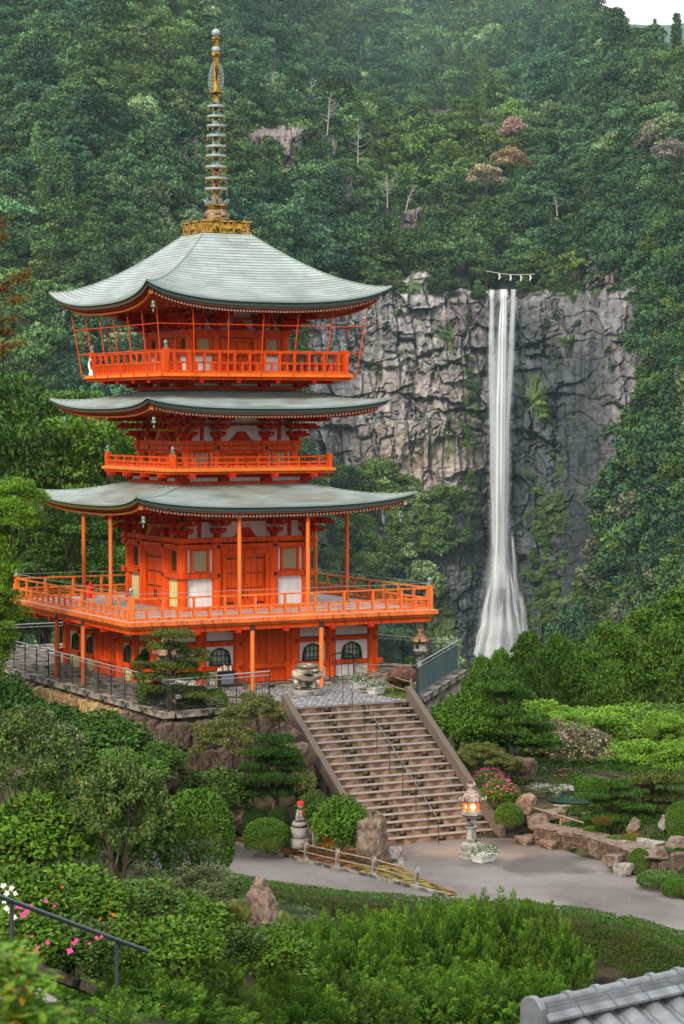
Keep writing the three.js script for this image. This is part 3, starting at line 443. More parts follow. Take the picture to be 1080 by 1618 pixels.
// -- ground storey: stone plinth, six columns a side, bell-shaped windows
{
  const y0 = 0.1, yb = 2.32, A = 4.42, xs = [-4.42, -2.64, -1.14, 1.14, 2.64, 4.42];
  part('plinth', bx(10.4, 0.1, 10.4), M.concrete, pagoda, 0, 0.05, 0);
  const base = new THREE.CylinderGeometry(0.3, 0.34, 0.1, 16);
  for (const k of sides) {
    for (const x of xs.slice(0, 5)) { onSide(k, 'column', col(0.21, 2.2), M.verm, x, y0 + 0.07 + 1.1, A); onSide(k, 'column_base', base, M.stone, x, y0 + 0.05, A); }
    onSide(k, 'lower_beam', bx(9.7, 0.16, 0.16), M.verm, 0, 0.72, A); // through-tie with its ends standing out past the corners
    onSide(k, 'head_beam', bx(9.9, 0.16, 0.18), M.verm, 0, 2.26, A);
    if (k === 0 || k === 3) for (const x of xs) for (const y of [0.72, 1.6]) onSide(k, 'tie_end', bx(0.1, 0.17, 0.12), M.vermRed, x, y, A + 0.23);
    const bays = [[-4.42, -2.64], [-2.64, -1.14], [1.14, 2.64], [2.64, 4.42]];
    for (const [a, b] of bays) {
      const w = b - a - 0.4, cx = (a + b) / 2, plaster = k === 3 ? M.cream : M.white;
      onSide(k, 'wall_panel', bx(w, 0.44, 0.06), plaster, cx, 1.94, A - 0.03); onSide(k, 'middle_beam', bx(w + 0.1, 0.16, 0.14), M.verm, cx, 1.6, A);
      onSide(k, 'wall_panel', bx(w, 0.5, 0.06), plaster, cx, 0.36, A - 0.03);
      const half = 0.44, s = new THREE.Shape(); // plaster with a bell-shaped hole
      s.moveTo(-w / 2, 0); s.lineTo(w / 2, 0); s.lineTo(w / 2, 0.72); s.lineTo(-w / 2, 0.72); s.closePath();
      const bell = (q, dy, P) => { P.moveTo(-half * q, dy); P.lineTo(half * q, dy); P.bezierCurveTo(half * q * 0.95, 0.3, half * q * 0.88, 0.42, half * q * 0.78, 0.5); P.bezierCurveTo(half * q * 0.6, 0.6, half * q * 0.3, 0.6 + (q - 0.9) * 0.3, 0, 0.64 + (q - 0.9) * 0.3); P.bezierCurveTo(-half * q * 0.3, 0.6 + (q - 0.9) * 0.3, -half * q * 0.6, 0.6, -half * q * 0.78, 0.5); P.bezierCurveTo(-half * q * 0.88, 0.42, -half * q * 0.95, 0.3, -half * q, dy); return P; };
      s.holes.push(bell(0.9, 0.04, new THREE.Path()));
      onSide(k, 'wall_panel', new THREE.ExtrudeGeometry(s, { depth: 0.05, bevelEnabled: false }), plaster, cx, 0.80, A - 0.05);
      const win = new THREE.Group(); win.name = 'window'; pagoda.add(win); const [X, Z] = turned(k, cx, A); win.position.set(X, 0.80, Z); win.rotation.y = k * Math.PI / 2;
      const f = bell(1.0, 0.005, new THREE.Shape()); f.holes.push(bell(0.8, 0.06, new THREE.Path()));
      part('frame', new THREE.ExtrudeGeometry(f, { depth: 0.05, bevelEnabled: false }), M.dark, win, 0, 0, 0.01);
      part('pane', bx(w, 0.68, 0.02), k === 3 ? M.greenPane : M.paper, win, 0, 0.34, -0.12);
      for (const x of [-0.24, -0.08, 0.08, 0.24]) part('lattice_bar', bx(0.035, 0.6, 0.03), M.latGreen, win, x, 0.33, -0.04);
      for (const y of [0.14, 0.36]) part('lattice_bar', bx(0.76, 0.035, 0.035), M.latGreen, win, 0, y, -0.045);
    }
    const door = new THREE.Group(); door.name = 'door'; pagoda.add(door); const [X, Z] = turned(k, 0, A - 0.05); door.position.set(X, 0, Z); door.rotation.y = k * Math.PI / 2;
    part('frame', bx(0.16, 2.08, 0.2), M.verm, door, -0.86, 1.16, 0); part('frame', bx(0.16, 2.08, 0.2), M.verm, door, 0.86, 1.16, 0);
    for (const sx of [-1, 1]) {
      part('leaf', bx(0.76, 1.98, 0.06), M.verm, door, sx * 0.39, 1.12, -0.02);
      for (const y of [0.16, 0.5, 0.82, 1.1, 1.4, 1.72, 2.06]) part('rail', bx(0.74, 0.05, 0.03), M.verm, door, sx * 0.39, y, 0.02);
      for (const [x, a, b] of [[0.05, 0.12, 2.1], [0.73, 0.12, 2.1], [0.39, 0.12, 1.12]]) part('stile', bx(0.05, b - a, 0.03), M.verm, door, sx * (x + 0.01), (a + b) / 2, 0.024);
    }
  }
  for (const k of sides) for (const x of [-3.5, -1.9, 0, 1.9, 3.5]) onSide(k, 'deck_bracket', bx(0.2, 0.16, 1.9), M.vermRed, x, 2.22, 5.2);
  // core so that no light passes through the storey
  part('inner_wall', bx(8.5, 2.2, 8.5), M.paneBack, pagoda, 0, 1.2, 0);
}
// -- terrace deck round the main storey
function ringBeam(name, half, w, h, y, m) { for (const k of sides) onSide(k, name, bx(2 * half + (k % 2 ? 0 : 2 * w) - (k % 2 ? 2 * 0 : 0) - (k % 2 ? 0.004 : 0), h, w), m, 0, y, half + w / 2); }
{
  part('deck_floor', bx(12.3, 0.06, 12.3), M.floor, pagoda, 0, 2.67, 0);
  for (const k of sides) for (let i = 0; i < 22; i++) if (i % 2 === 0 || k === 0) onSide(k, 'floor_joint', bx(0.012, 0.006, 3.3), M.joint, -6 + (i + 0.5) * 0.545, 2.702, 4.45);
  ringBeam('deck_edge', 6.12, 0.13, 0.15, 2.60, M.vermPale); ringBeam('deck_edge', 6.03, 0.11, 0.09, 2.47, M.vermPale); ringBeam('deck_edge', 5.9, 0.14, 0.2, 2.34, M.verm);
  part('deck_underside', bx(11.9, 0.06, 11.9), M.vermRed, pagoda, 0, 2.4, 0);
  for (const k of sides) for (let i = -8; i <= 8; i++) onSide(k, 'joist_end', bx(0.1, 0.07, 0.16), M.verm, i * 0.7, 2.27, 5.93);
}
// a railing: corner posts with caps, base beam, two thin bars, middle rail, top rail, tall and short posts
const capGeo = lathe([[0.001, 0.34], [0.02, 0.3], [0.06, 0.25], [0.075, 0.2], [0.06, 0.14], [0.045, 0.12], [0.07, 0.1], [0.075, 0.04], [0.085, 0.03], [0.085, 0]], 12);
function railing(half, y, H, step, m, o = {}) {
  const yb = y + 0.05, ym = y + H * 0.5, yt = y + H, n = Math.round(2 * half / step), s = 2 * half / n;
  for (const k of sides) {
    onSide(k, 'corner_post', bx(0.2, H + 0.12, 0.2), m, -half, y + H / 2 + 0.06, half); onSide(k, 'post_cap', capGeo, M.verdigris, -half, y + H + 0.12, half);
    onSide(k, 'railing_base', bx(2 * half - 0.2, 0.1, 0.13), m, 0, yb, half); onSide(k, 'middle_rail', bx(2 * half - 0.2, 0.07, 0.09), m, 0, ym, half); onSide(k, 'top_rail', bx(2 * half - 0.2, 0.055, 0.085), m, 0, yt, half);
    if (o.bars) for (const f of [0.35, 0.68]) onSide(k, 'thin_bar', bx(2 * half - 0.2, 0.028, 0.035), m, 0, lerp(yb + 0.05, ym - 0.035, f), half);
    for (let i = 1; i < n; i++) {
      const x = -half + i * s;
      onSide(k, 'railing_post', bx(o.w ?? 0.1, ym - yb - 0.085, 0.08), m, x, (ym + yb) / 2 + 0.008, half);
      if (i % 2 === (o.odd ?? 0)) onSide(k, 'railing_post', bx(0.09, yt - ym - 0.0625, 0.075), m, x, (yt + ym) / 2 + 0.004, half);
    }
  }
}
railing(6.0, 2.70, 0.78, 0.6, M.vermPale, { bars: true });
// safety wire along the deck railing
for (const k of sides) onSide(k, 'safety_wire', bar([-6, 0, 0], [6, 0, 0], 0.008, 5), M.silver, 0, 3.66, 6.0);

// -- a bracket cluster: bearing blocks and arms stepping outwards in three tiers
function bracketGeo(reach, rise, tiers = 3) {
  const g = [], blk = (x, y, z, s = 0.15) => { const b = new THREE.CylinderGeometry(s * 0.78, s * 0.55, s * 0.8, 4, 1); b.rotateY(Math.PI / 4); b.translate(x, y, z); g.push(b); };
  const box = (w, h, d, x, y, z) => g.push(moved(new THREE.BoxGeometry(w, h, d), x, y, z));
  blk(0, 0.06, 0.04, 0.24);
  for (let t = 1; t <= tiers; t++) {
    const z = reach * t / tiers, y = rise * t / tiers, ar = 0.20 + 0.05 * t;
    box(0.1, 0.11, z + 0.3, 0, y - 0.1, z / 2 + 0.06); blk(0, y - 0.01, z, 0.15);
    for (const zz of [0, z]) { box(ar * 2, 0.075, 0.085, 0, y - 0.09, zz); box(ar * 1.2, 0.045, 0.085, 0, y - 0.15, zz); for (const s of [-1, 0, 1]) blk(s * ar * 0.86, y - 0.01, zz, 0.105); }
    if (t < tiers) for (const s of [-1, 1]) blk(s * ar * 0.5, y - 0.01, z * 0.5, 0.11);
  }
  box(0.09, 0.1, reach * 0.9, 0, rise + 0.02, reach * 0.7); // tail rafter
  return mergeGeometries(g.map((q) => { const c = q.index ? q.toNonIndexed() : q; return c; }));
}
// -- roofs: four faces with lapped copper courses, swept eaves with upturned corners, rafters, soffit
function roof(R) { // A eave half width, yE eave top at mid side, lift, B top half width, yT, sag, courses, th thickness, soffit: half width and height where it meets the brackets
  const { A, yE, lift, B, yT, sag, n, stain } = R, cornerLift = (u) => Math.pow(Math.abs(u), 2.7) * 0.8 + 0.2 * Math.pow(Math.abs(u), 10);
  const half = (t) => lerp(B, A, t), bow = (u, t) => 0.965 + 0.035 * (1 - (1 - Math.abs(u)) * t) - 0.035 * (1 - t) * 0;
  const surf = (u, t, lap = 0) => { const h = half(t), z = h * (1 - 0.03 * t * (1 - Math.pow(Math.abs(u), 3))), y = yE + (yT - yE) * Math.pow(1 - t, sag) + lift * Math.pow(t, 2.6) * cornerLift(u) + lap; return [u * h, y, z]; };
  const N = 56, rows = [];
  for (let i = 0; i < n; i++) rows.push([i / n, 0.0], [(i + 1) / n, R.lap ?? 0.04]);
  const g = gridMesh(N, rows.length - 1, (a, b) => { const [t, lap] = rows[Math.round(b * (rows.length - 1))]; return surf(a * 2 - 1, t, lap); }, null, (a, b) => {
    const u = a * 2 - 1, t = b, x = u * half(t), w = fbm(x * 1.4, t * 6, R.seed, 4), s = 0.9 + 0.25 * w + 0.12 * noise(Math.floor(x * 1.6 + 7 * hash3(Math.floor(b * n), 1, R.seed)), Math.floor(b * n), R.seed);
    const br = clamp(stain * (smooth(-0.15, 0.35, fbm(x * 0.8, t * 3, R.seed + 3, 4) + (R.band ? 0.5 * Math.exp(-Math.pow((t - R.band) / 0.14, 2)) : 0) - 0.12) ), 0, 1);
    return [lerp(1, 0.68, br) * s, lerp(1, 0.50, br) * s, lerp(1, 0.36, br) * s];
  });
  g.deleteAttribute('uv'); const flat = g.toNonIndexed(); flat.computeVertexNormals();
  for (const k of sides) onSide(k, 'roof_face', flat, k === 3 && R.left ? R.left : M.copper, 0, 0, 0);
  // hip ridges
  const hip = []; for (let i = 0; i <= 24; i++) { const t = i / 24, p = surf(1, t); hip.push([p[0], p[1] + 0.03, p[2]]); }
  for (const k of sides) onSide(k, 'hip_ridge', tube(hip, 0.022, 24, 6), M.copperEdge, 0, 0, 0);
  // eave layers, from the copper lip down to the rafters: [inset, top, bottom, material front, material left]
  const strip = (i0, y0, i1, y1) => gridMesh(N, 1, (a, b) => { const u = a * 2 - 1, p = surf(u, 1), ins = b ? i1 : i0, k = 1 - ins / A; return [p[0] * k, p[1] + (b ? y1 : y0) + (R.lap ?? 0.04), p[2] * k]; });
  const th = R.th, L = [[0, 0, 0.0, -0.06, M.copperEdge], [0.0, -0.06, 0.06, -0.065, M.copperDark], [0.06, -0.065, 0.09, -th * 0.62, R.fascia ?? M.copperDark], [0.09, -th * 0.62, 0.2, -th * 0.64, M.copperDark], [0.2, -th * 0.64, 0.22, -th * 0.86, M.boardRed], [0.22, -th * 0.86, 0.34, -th * 0.88, M.boardRed]];
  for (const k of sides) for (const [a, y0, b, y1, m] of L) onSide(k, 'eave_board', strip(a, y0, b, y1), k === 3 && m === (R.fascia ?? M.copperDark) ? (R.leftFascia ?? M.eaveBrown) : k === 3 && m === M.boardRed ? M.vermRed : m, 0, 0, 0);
  // soffit boards rising inwards and two tiers of rafters
  const S = R.soffit, sof = gridMesh(N, 3, (a, b) => { const u = a * 2 - 1, p = surf(u, 1), k0 = 1 - 0.34 / A, q = [p[0] * k0, p[1] - th * 0.86, p[2] * k0], e = [u * S[0], S[1], S[0]]; return q.map((v, i) => lerp(v, e[i], b)); });
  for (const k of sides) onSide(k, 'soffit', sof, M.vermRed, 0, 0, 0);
  const raf = [], ends = [], m = R.rafters;
  for (let i = 0; i < m; i++) {
    const u = -0.955 + 1.91 * i / (m - 1), p = surf(u, 1), x = p[0] * (1 - 0.3 / A), z = p[2] * (1 - 0.3 / A), y = p[1] - th * 0.93, inner = Math.max(S[0], Math.abs(x) * 1.0), f = (z - inner) / Math.max(0.01, z - S[0]);
    if (z - inner > 0.15) { const yi = lerp(y, S[1] - 0.06, f), len = z - inner; raf.push(moved(new THREE.BoxGeometry(0.058, 0.075, Math.hypot(len, yi - y)), x, (y + yi) / 2 - 0.02, (z + inner) / 2, Math.atan2(yi - y, len))); }
    ends.push(moved(new THREE.BoxGeometry(0.06, 0.078, 0.02), x, y - 0.02, z + 0.008));
    if (i % 2 === 0) { const z2 = z - 0.75, y2 = lerp(y, S[1], 0.75 / Math.max(0.8, z - S[0])) - 0.1; if (z2 > Math.abs(x)) ends.push(moved(new THREE.BoxGeometry(0.07, 0.08, 0.02), x, y2, z2)); }
  }
  const rg = mergeGeometries(raf), eg = mergeGeometries(ends);
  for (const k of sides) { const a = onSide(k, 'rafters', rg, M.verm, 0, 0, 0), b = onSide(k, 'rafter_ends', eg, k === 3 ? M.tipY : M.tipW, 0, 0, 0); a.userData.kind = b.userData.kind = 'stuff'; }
  // corner rafter with its white end, and a wind bell under it
  const tip = surf(1, 1), bell = lathe([[0.001, 0.14], [0.035, 0.14], [0.06, 0.11], [0.07, 0.01], [0.08, -0.08], [0.07, -0.08], [0.055, -0.06]], 12);
  for (const k of sides) {
    const c = [tip[0] - 0.36, tip[1] - th * 1.02, tip[2] - 0.36], len = c[0] * 1.414 - S[0] * 1.414;
    const o = onSide(k, 'corner_rafter', bx(0.15, 0.17, len), M.verm, (c[0] + S[0]) / 2, (c[1] + S[1]) / 2 - 0.04, (c[2] + S[0]) / 2); o.rotation.y += Math.PI / 4;
    o.rotation.order = 'YXZ'; o.rotation.x = Math.atan2(S[1] - c[1], len);
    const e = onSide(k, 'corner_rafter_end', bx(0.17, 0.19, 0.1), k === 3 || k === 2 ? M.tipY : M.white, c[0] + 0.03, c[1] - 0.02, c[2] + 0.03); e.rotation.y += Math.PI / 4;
    onSide(k, 'wind_bell', bell, M.verdigris, c[0] - 0.1, c[1] - 0.5, c[2] - 0.1); onSide(k, 'bell_hook', bar([0, 0, 0], [0, 0.25, 0], 0.012, 5), M.iron, c[0] - 0.1, c[1] - 0.32, c[2] - 0.1);
    onSide(k, 'bell_clapper', bx(0.07, 0.13, 0.012), M.verdigris, c[0] - 0.1, c[1] - 0.7, c[2] - 0.1);
  }
}
// plaster, brackets and struts between the wall head and the eaves
function bracketZone(a, y0, y1, reach, xs) {
  const b = bracketGeo(reach, y1 - y0 - 0.12), strut = (h) => mergeGeometries([moved(new THREE.BoxGeometry(0.13, h, 0.08), 0, h / 2, 0), moved(new THREE.BoxGeometry(0.3, 0.08, 0.1), 0, h - 0.04, 0)].map((q) => q.toNonIndexed()));
  const frog = new THREE.Shape(); frog.moveTo(-0.5, 0); frog.lineTo(0.5, 0); frog.bezierCurveTo(0.3, 0.06, 0.26, 0.3, 0.12, 0.34); frog.lineTo(-0.12, 0.34); frog.bezierCurveTo(-0.26, 0.3, -0.3, 0.06, -0.5, 0);
  const fg = new THREE.ExtrudeGeometry(frog, { depth: 0.08, bevelEnabled: false }), h = y1 - y0, sg = strut(h * 0.8);
  for (const k of sides) {
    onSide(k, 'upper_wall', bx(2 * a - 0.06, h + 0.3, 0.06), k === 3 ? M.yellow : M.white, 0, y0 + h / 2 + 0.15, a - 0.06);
    onSide(k, 'wall_bar', bx(2 * a + 0.5, 0.07, 0.08), M.vermRed, 0, y0 + h * 0.6, a);
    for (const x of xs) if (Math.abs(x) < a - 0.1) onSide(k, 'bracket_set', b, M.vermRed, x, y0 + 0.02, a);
    const c = onSide(k, 'corner_bracket_set', b, M.vermRed, a, y0 + 0.02, a); c.rotation.y += Math.PI / 4; c.scale.set(1.15, 1, 1.35);
    onSide(k, 'bracket_set', b, M.vermRed, a - 0.04, y0 + 0.02, a); onSide(k, 'bracket_set', b, M.vermRed, -a + 0.04, y0 + 0.02, a);
    for (let i = 0; i < xs.length - 1; i++) { const x = (xs[i] + xs[i + 1]) / 2; if (i === (xs.length - 2) / 2) onSide(k, 'frog_leg_strut', fg, M.vermRed, x, y0 + 0.01, a); else onSide(k, 'strut', sg, M.vermRed, x, y0 + 0.01, a); }
    onSide(k, 'eave_purlin', bx(2 * (a + reach) + 0.6, 0.13, 0.14), M.vermRed, 0, y1 + 0.02, a + reach - 0.02);
    onSide(k, 'inner_soffit', gridMesh(2, 1, (u, v) => { const q = lerp(a - 0.05, a + reach + 0.05, v); return [(u * 2 - 1) * q, lerp(y1 + 0.18, y1 + 0.10, v), q]; }), M.vermRed, 0, 0, 0);
  }
}
function latticeWindow(k, x, y0, y1, w, z, n, parent, m = M.lattice) {
  const g = new THREE.Group(); g.name = 'window'; pagoda.add(g); const [X, Z] = turned(k, x, z); g.position.set(X, 0, Z); g.rotation.y = k * Math.PI / 2; const h = y1 - y0, cy = (y0 + y1) / 2;
  part('frame', bx(w, 0.07, 0.1), M.verm, g, 0, y1 - 0.035, 0.02); part('frame', bx(w, 0.07, 0.1), M.verm, g, 0, y0 + 0.035, 0.02);
  for (const s of [-1, 1]) part('frame', bx(0.1, h - 0.14, 0.1), M.verm, g, s * (w / 2 - 0.05), cy, 0.02);
  part('pane', bx(w - 0.2, h - 0.14, 0.02), k === 3 ? M.greenPane : M.paneBack, g, 0, cy, -0.05);
  if (k !== 3) for (let i = 0; i < n; i++) { const b = part('lattice_bar', bx((w - 0.2) / n * 0.42, h - 0.14, 0.05), m, g, -(w - 0.2) / 2 + (i + 0.5) * (w - 0.2) / n, cy, 0.0); b.rotation.y = 0.4; }
  return g;
}
const studGeo = new THREE.CylinderGeometry(0.028, 0.034, 0.03, 8); studGeo.rotateX(Math.PI / 2); const bigStud = new THREE.CylinderGeometry(0.06, 0.07, 0.05, 10); bigStud.rotateX(Math.PI / 2);
function doorSet(k, y0, y1, w, z, studs) {
  const g = new THREE.Group(); g.name = 'door'; pagoda.add(g); const [X, Z] = turned(k, 0, z); g.position.set(X, 0, Z); g.rotation.y = k * Math.PI / 2; const h = y1 - y0, cy = (y0 + y1) / 2;
  for (const s of [-1, 1]) {
    part('leaf', bx(w / 2 - 0.02, h, 0.06), M.verm, g, s * w / 4, cy, -0.02); part('jamb', bx(0.14, h + 0.1, 0.2), M.verm, g, s * (w / 2 + 0.08), cy + 0.03, 0.03);
    if (studs) { for (const f of [0.92, 0.64, 0.36]) for (let i = 0; i < 5; i++) if (!(f > 0.9 && i > 2)) part('door_stud', studGeo, M.dark, g, s * (0.12 + i * (w / 2 - 0.2) / 4.4), y0 + h * f, 0.025); part('hinge', bx(0.3, 0.06, 0.02), M.dark, g, s * (w / 2 - 0.19), y0 + h * 0.92, 0.024); part('hinge', bx(0.3, 0.06, 0.02), M.dark, g, s * (w / 2 - 0.19), y0 + h * 0.08, 0.024); part('door_handle', bx(0.03, 0.3, 0.03), M.dark, g, s * 0.1, y0 + h * 0.22, 0.03); }
  }
  part('lintel', bx(w + 0.36, 0.12, 0.2), M.verm, g, 0, y1 + 0.06, 0.03); part('sill', bx(w + 0.36, 0.08, 0.2), M.verm, g, 0, y0 - 0.04, 0.03);
}
// -- main storey on the deck
{
  const a = 2.55, y0 = 2.7, xs = [-2.55, -1.17, 1.17, 2.55];
  part('inner_wall', bx(4.9, 3.6, 4.9), M.paneBack, pagoda, 0, 4.5, 0);
  for (const k of sides) {
    for (const x of xs.slice(0, 3)) onSide(k, 'column', col(0.19, 2.5), M.verm, x, y0 + 1.25, a);
    onSide(k, 'head_beam', bx(5.74, 0.18, 0.42), M.verm, 0, 5.30, a); onSide(k, 'tie_beam', bx(5.7, 0.17, 0.3), M.verm, 0, 5.06, a + 0.05);
    for (const s of [-1, 1]) {
      onSide(k, 'sill_beam', bx(1.75, 0.18, 0.3), M.verm, s * 1.98, 3.98, a + 0.06); onSide(k, 'wall_panel', bx(1.02, 1.2, 0.06), k === 3 ? M.cream : M.white, s * 1.86, 3.29, a - 0.02);
      latticeWindow(k, s * 1.86, 4.08, 4.97, 0.78, a, 8);
      if (k !== 3) for (const q of [-1, 1]) onSide(k, 'wall_panel', bx(0.1, 0.86, 0.06), M.white, s * 1.86 + q * 0.45, 4.52, a - 0.02);
      for (const y of [3.98, 5.06]) onSide(k, 'nail_cover', bigStud, M.dark, s * 1.17, y, a + 0.23), onSide(k, 'nail_cover', bigStud, M.dark, s * 2.5, y, a + 0.23);
    }
    onSide(k, 'door_frame', bx(2.0, 0.12, 0.16), M.verm, 0, 4.92, a); doorSet(k, 2.76, 4.74, 1.62, a - 0.02, true);
    onSide(k, 'door_frame', bx(0.2, 2.1, 0.16), M.verm, -0.96, 3.8, a - 0.03); onSide(k, 'door_frame', bx(0.2, 2.1, 0.16), M.verm, 0.96, 3.8, a - 0.03);
    onSide(k, 'ground_sill', bx(5.3, 0.12, 0.3), M.verm, 0, 2.74, a);
  }
  bracketZone(a, 5.39, 6.42, 0.95, xs);
  roof({ A: 5.66, yE: 6.62, lift: 0.44, B: 2.35, yT: 7.42, sag: 1.25, n: 17, th: 0.34, soffit: [3.5, 6.55], rafters: 76, stain: 0.55, band: 0.22, seed: 3, lap: 0.038, leftFascia: M.eaveOlive });
  // rainwater pipes from the eaves to the deck and from the deck to the ground
  for (const k of sides) for (const x of [-1.33, 1.45]) {
    onSide(k, 'rain_pipe', bar([0, 2.7, 0], [0, 6.42, 0], 0.075, 12), M.vermPale, k === 0 ? x : x * 0.99, 0, 4.95);
    onSide(k, 'rain_pipe', bar([0, 0.02, 0], [0, 2.24, 0], 0.085, 12), M.vermPale, x, 0, 6.05); onSide(k, 'pipe_elbow', tube([[0, 2.2, 0], [0, 2.33, -0.02], [0, 2.36, -0.2], [0, 2.36, -0.5]], 0.1, 10, 8), M.dark, x, 0, 6.05);
  }
}
// -- second storey
{
  const a = 2.2, xs = [-2.2, -1.0, 1.0, 2.2];
  part('inner_wall', bx(4.2, 2.3, 4.2), M.paneBack, pagoda, 0, 8.4, 0);
  for (const k of sides) {
    onSide(k, 'base_beam', bx(5.2, 0.12, 0.3), M.verm, 0, 7.40, 2.45); onSide(k, 'base_beam', bx(5.5, 0.1, 0.2), M.vermRed, 0, 7.68, 2.6);
    for (const x of [-1.75, 0, 1.75]) onSide(k, 'wall_panel', bx(1.3, 0.14, 0.05), M.white, x, 7.55, 2.5);
    for (const x of [-2.5, -0.88, 0.88, 2.5]) { onSide(k, 'balcony_bracket', bx(0.18, 0.14, 1.2), M.vermRed, x, 7.70, 2.9); onSide(k, 'balcony_bracket', bx(0.34, 0.14, 0.3), M.vermRed, x, 7.55, 2.6); }
    onSide(k, 'balcony_core', bx(4.9, 0.36, 0.1), M.vermRed, 0, 7.56, 2.44);
    for (const x of xs.slice(0, 3)) onSide(k, 'column', col(0.17, 1.0), M.verm, x, 8.2, a);
    onSide(k, 'head_beam', bx(4.95, 0.17, 0.36), M.verm, 0, 8.905, a); onSide(k, 'tie_beam', bx(4.9, 0.17, 0.26), M.verm, 0, 8.715, a + 0.04);
    for (const s of [-1, 1]) {
      latticeWindow(k, s * 1.6, 7.98, 8.6, 0.72, a, 7, null, k === 3 ? M.lattice : M.tipW);
      if (k !== 3) for (const q of [-1, 1]) onSide(k, 'wall_panel', bx(0.09, 0.64, 0.06), M.white, s * 1.6 + q * 0.42, 8.28, a - 0.02);
      onSide(k, 'nail_cover', bigStud, M.dark, s * 1.0, 8.715, a + 0.18); onSide(k, 'nail_cover', bigStud, M.dark, s * 2.25, 8.715, a + 0.18);
    }
    doorSet(k, 7.98, 8.5, 1.3, a - 0.02, false);
    onSide(k, 'door_frame', bx(0.3, 0.6, 0.14), M.verm, -0.82, 8.28, a); onSide(k, 'door_frame', bx(0.3, 0.6, 0.14), M.verm, 0.82, 8.28, a);
  }
  part('balcony_floor', bx(6.6, 0.05, 6.6), M.floor, pagoda, 0, 7.96, 0);
  ringBeam('balcony_edge', 3.27, 0.13, 0.11, 7.92, M.ochre); ringBeam('balcony_edge', 3.2, 0.12, 0.08, 7.81, M.verm);
  part('balcony_underside', bx(6.4, 0.05, 6.4), M.vermRed, pagoda, 0, 7.8, 0);
  railing(3.2, 7.985, 0.4, 0.42, M.verm, { w: 0.085 });
  bracketZone(a, 8.99, 9.98, 0.85, xs);
  roof({ A: 4.95, yE: 10.2, lift: 0.37, B: 2.0, yT: 10.9, sag: 1.2, n: 16, th: 0.32, soffit: [3.05, 10.12], rafters: 68, stain: 0.8, band: 0.35, seed: 9, lap: 0.035 });
}
// -- third storey with its caged balcony
{
  const a = 1.95, xs = [-1.95, -0.9, 0.9, 1.95];
  part('inner_wall', bx(3.7, 2.4, 3.7), M.paneBack, pagoda, 0, 12.3, 0);
  for (const k of sides) {
    onSide(k, 'base_beam', bx(4.9, 0.12, 0.3), M.verm, 0, 10.96, 2.3); onSide(k, 'base_beam', bx(5.6, 0.1, 0.2), M.vermRed, 0, 11.2, 2.75);
    for (const x of [-1.6, 0, 1.6]) onSide(k, 'wall_panel', bx(1.2, 0.09, 0.05), M.white, x, 11.08, 2.36);
    for (const x of [-2.3, -0.8, 0.8, 2.3]) { onSide(k, 'balcony_bracket', bx(0.18, 0.13, 1.6), M.vermRed, x, 11.2, 3.0); onSide(k, 'balcony_bracket', bx(0.34, 0.13, 0.4), M.vermRed, x, 11.07, 2.55); }
    onSide(k, 'balcony_core', bx(4.6, 0.34, 0.1), M.vermRed, 0, 11.08, 2.3);
    for (const x of xs.slice(0, 3)) onSide(k, 'column', col(0.16, 1.6), M.verm, x, 12.2, a);
    onSide(k, 'head_beam', bx(4.35, 0.16, 0.34), M.verm, 0, 13.06, a); onSide(k, 'tie_beam', bx(4.1, 0.12, 0.22), M.verm, 0, 12.92, a + 0.04); onSide(k, 'sill_beam', bx(4.1, 0.14, 0.24), M.verm, 0, 12.26, a + 0.05);
    for (const s of [-1, 1]) { latticeWindow(k, s * 1.42, 12.32, 12.87, 0.66, a, 7); onSide(k, 'wall_panel', bx(0.72, 0.72, 0.06), M.white, s * 1.42, 11.84, a - 0.02); }
    doorSet(k, 11.6, 12.7, 1.2, a - 0.02, false); onSide(k, 'door_frame', bx(0.2, 1.3, 0.14), M.verm, -0.7, 12.2, a); onSide(k, 'door_frame', bx(0.2, 1.3, 0.14), M.verm, 0.7, 12.2, a);
  }
  part('balcony_floor', bx(7.6, 0.05, 7.6), M.floor, pagoda, 0, 11.45, 0);
  ringBeam('balcony_edge', 3.77, 0.13, 0.12, 11.42, M.ochre); ringBeam('balcony_edge', 3.7, 0.12, 0.1, 11.3, M.verm);
  part('balcony_underside', bx(7.3, 0.05, 7.3), M.vermRed, pagoda, 0, 11.28, 0);
  railing(3.66, 11.48, 0.78, 0.305, M.verm, { w: 0.08, odd: 1 });
  // cage of thin tubes leaning outwards from the balcony edge up to the eaves
  const yA = 11.36, yB = 13.25, hA = 3.95, hB = 4.2, at = (y) => lerp(hA, hB, (y - yA) / (yB - yA));
  for (const k of sides) {
    for (let i = 0; i < 7; i++) { const u = -1 + 2 * i / 6, top = 13.85; onSide(k, 'cage_bar', bar([u * hA, yA, hA], [u * at(i ? top : yB) * 1, i ? top : yB, at(i ? top : yB)], 0.02, 6), M.verm, 0, 0, 0); }
    for (const y of [yA, 12.3, yB]) onSide(k, 'cage_rail', bar([-at(y), y, at(y)], [at(y), y, at(y)], 0.018, 6), M.verm, 0, 0, 0);
  }
  bracketZone(a, 13.14, 13.86, 0.8, xs);
  roof({ A: 4.96, yE: 14.08, lift: 0.66, B: 0.92, yT: 16.86, sag: 1.26, n: 27, th: 0.34, soffit: [2.8, 14.02], rafters: 72, stain: 0.12, seed: 15, lap: 0.04 });
}
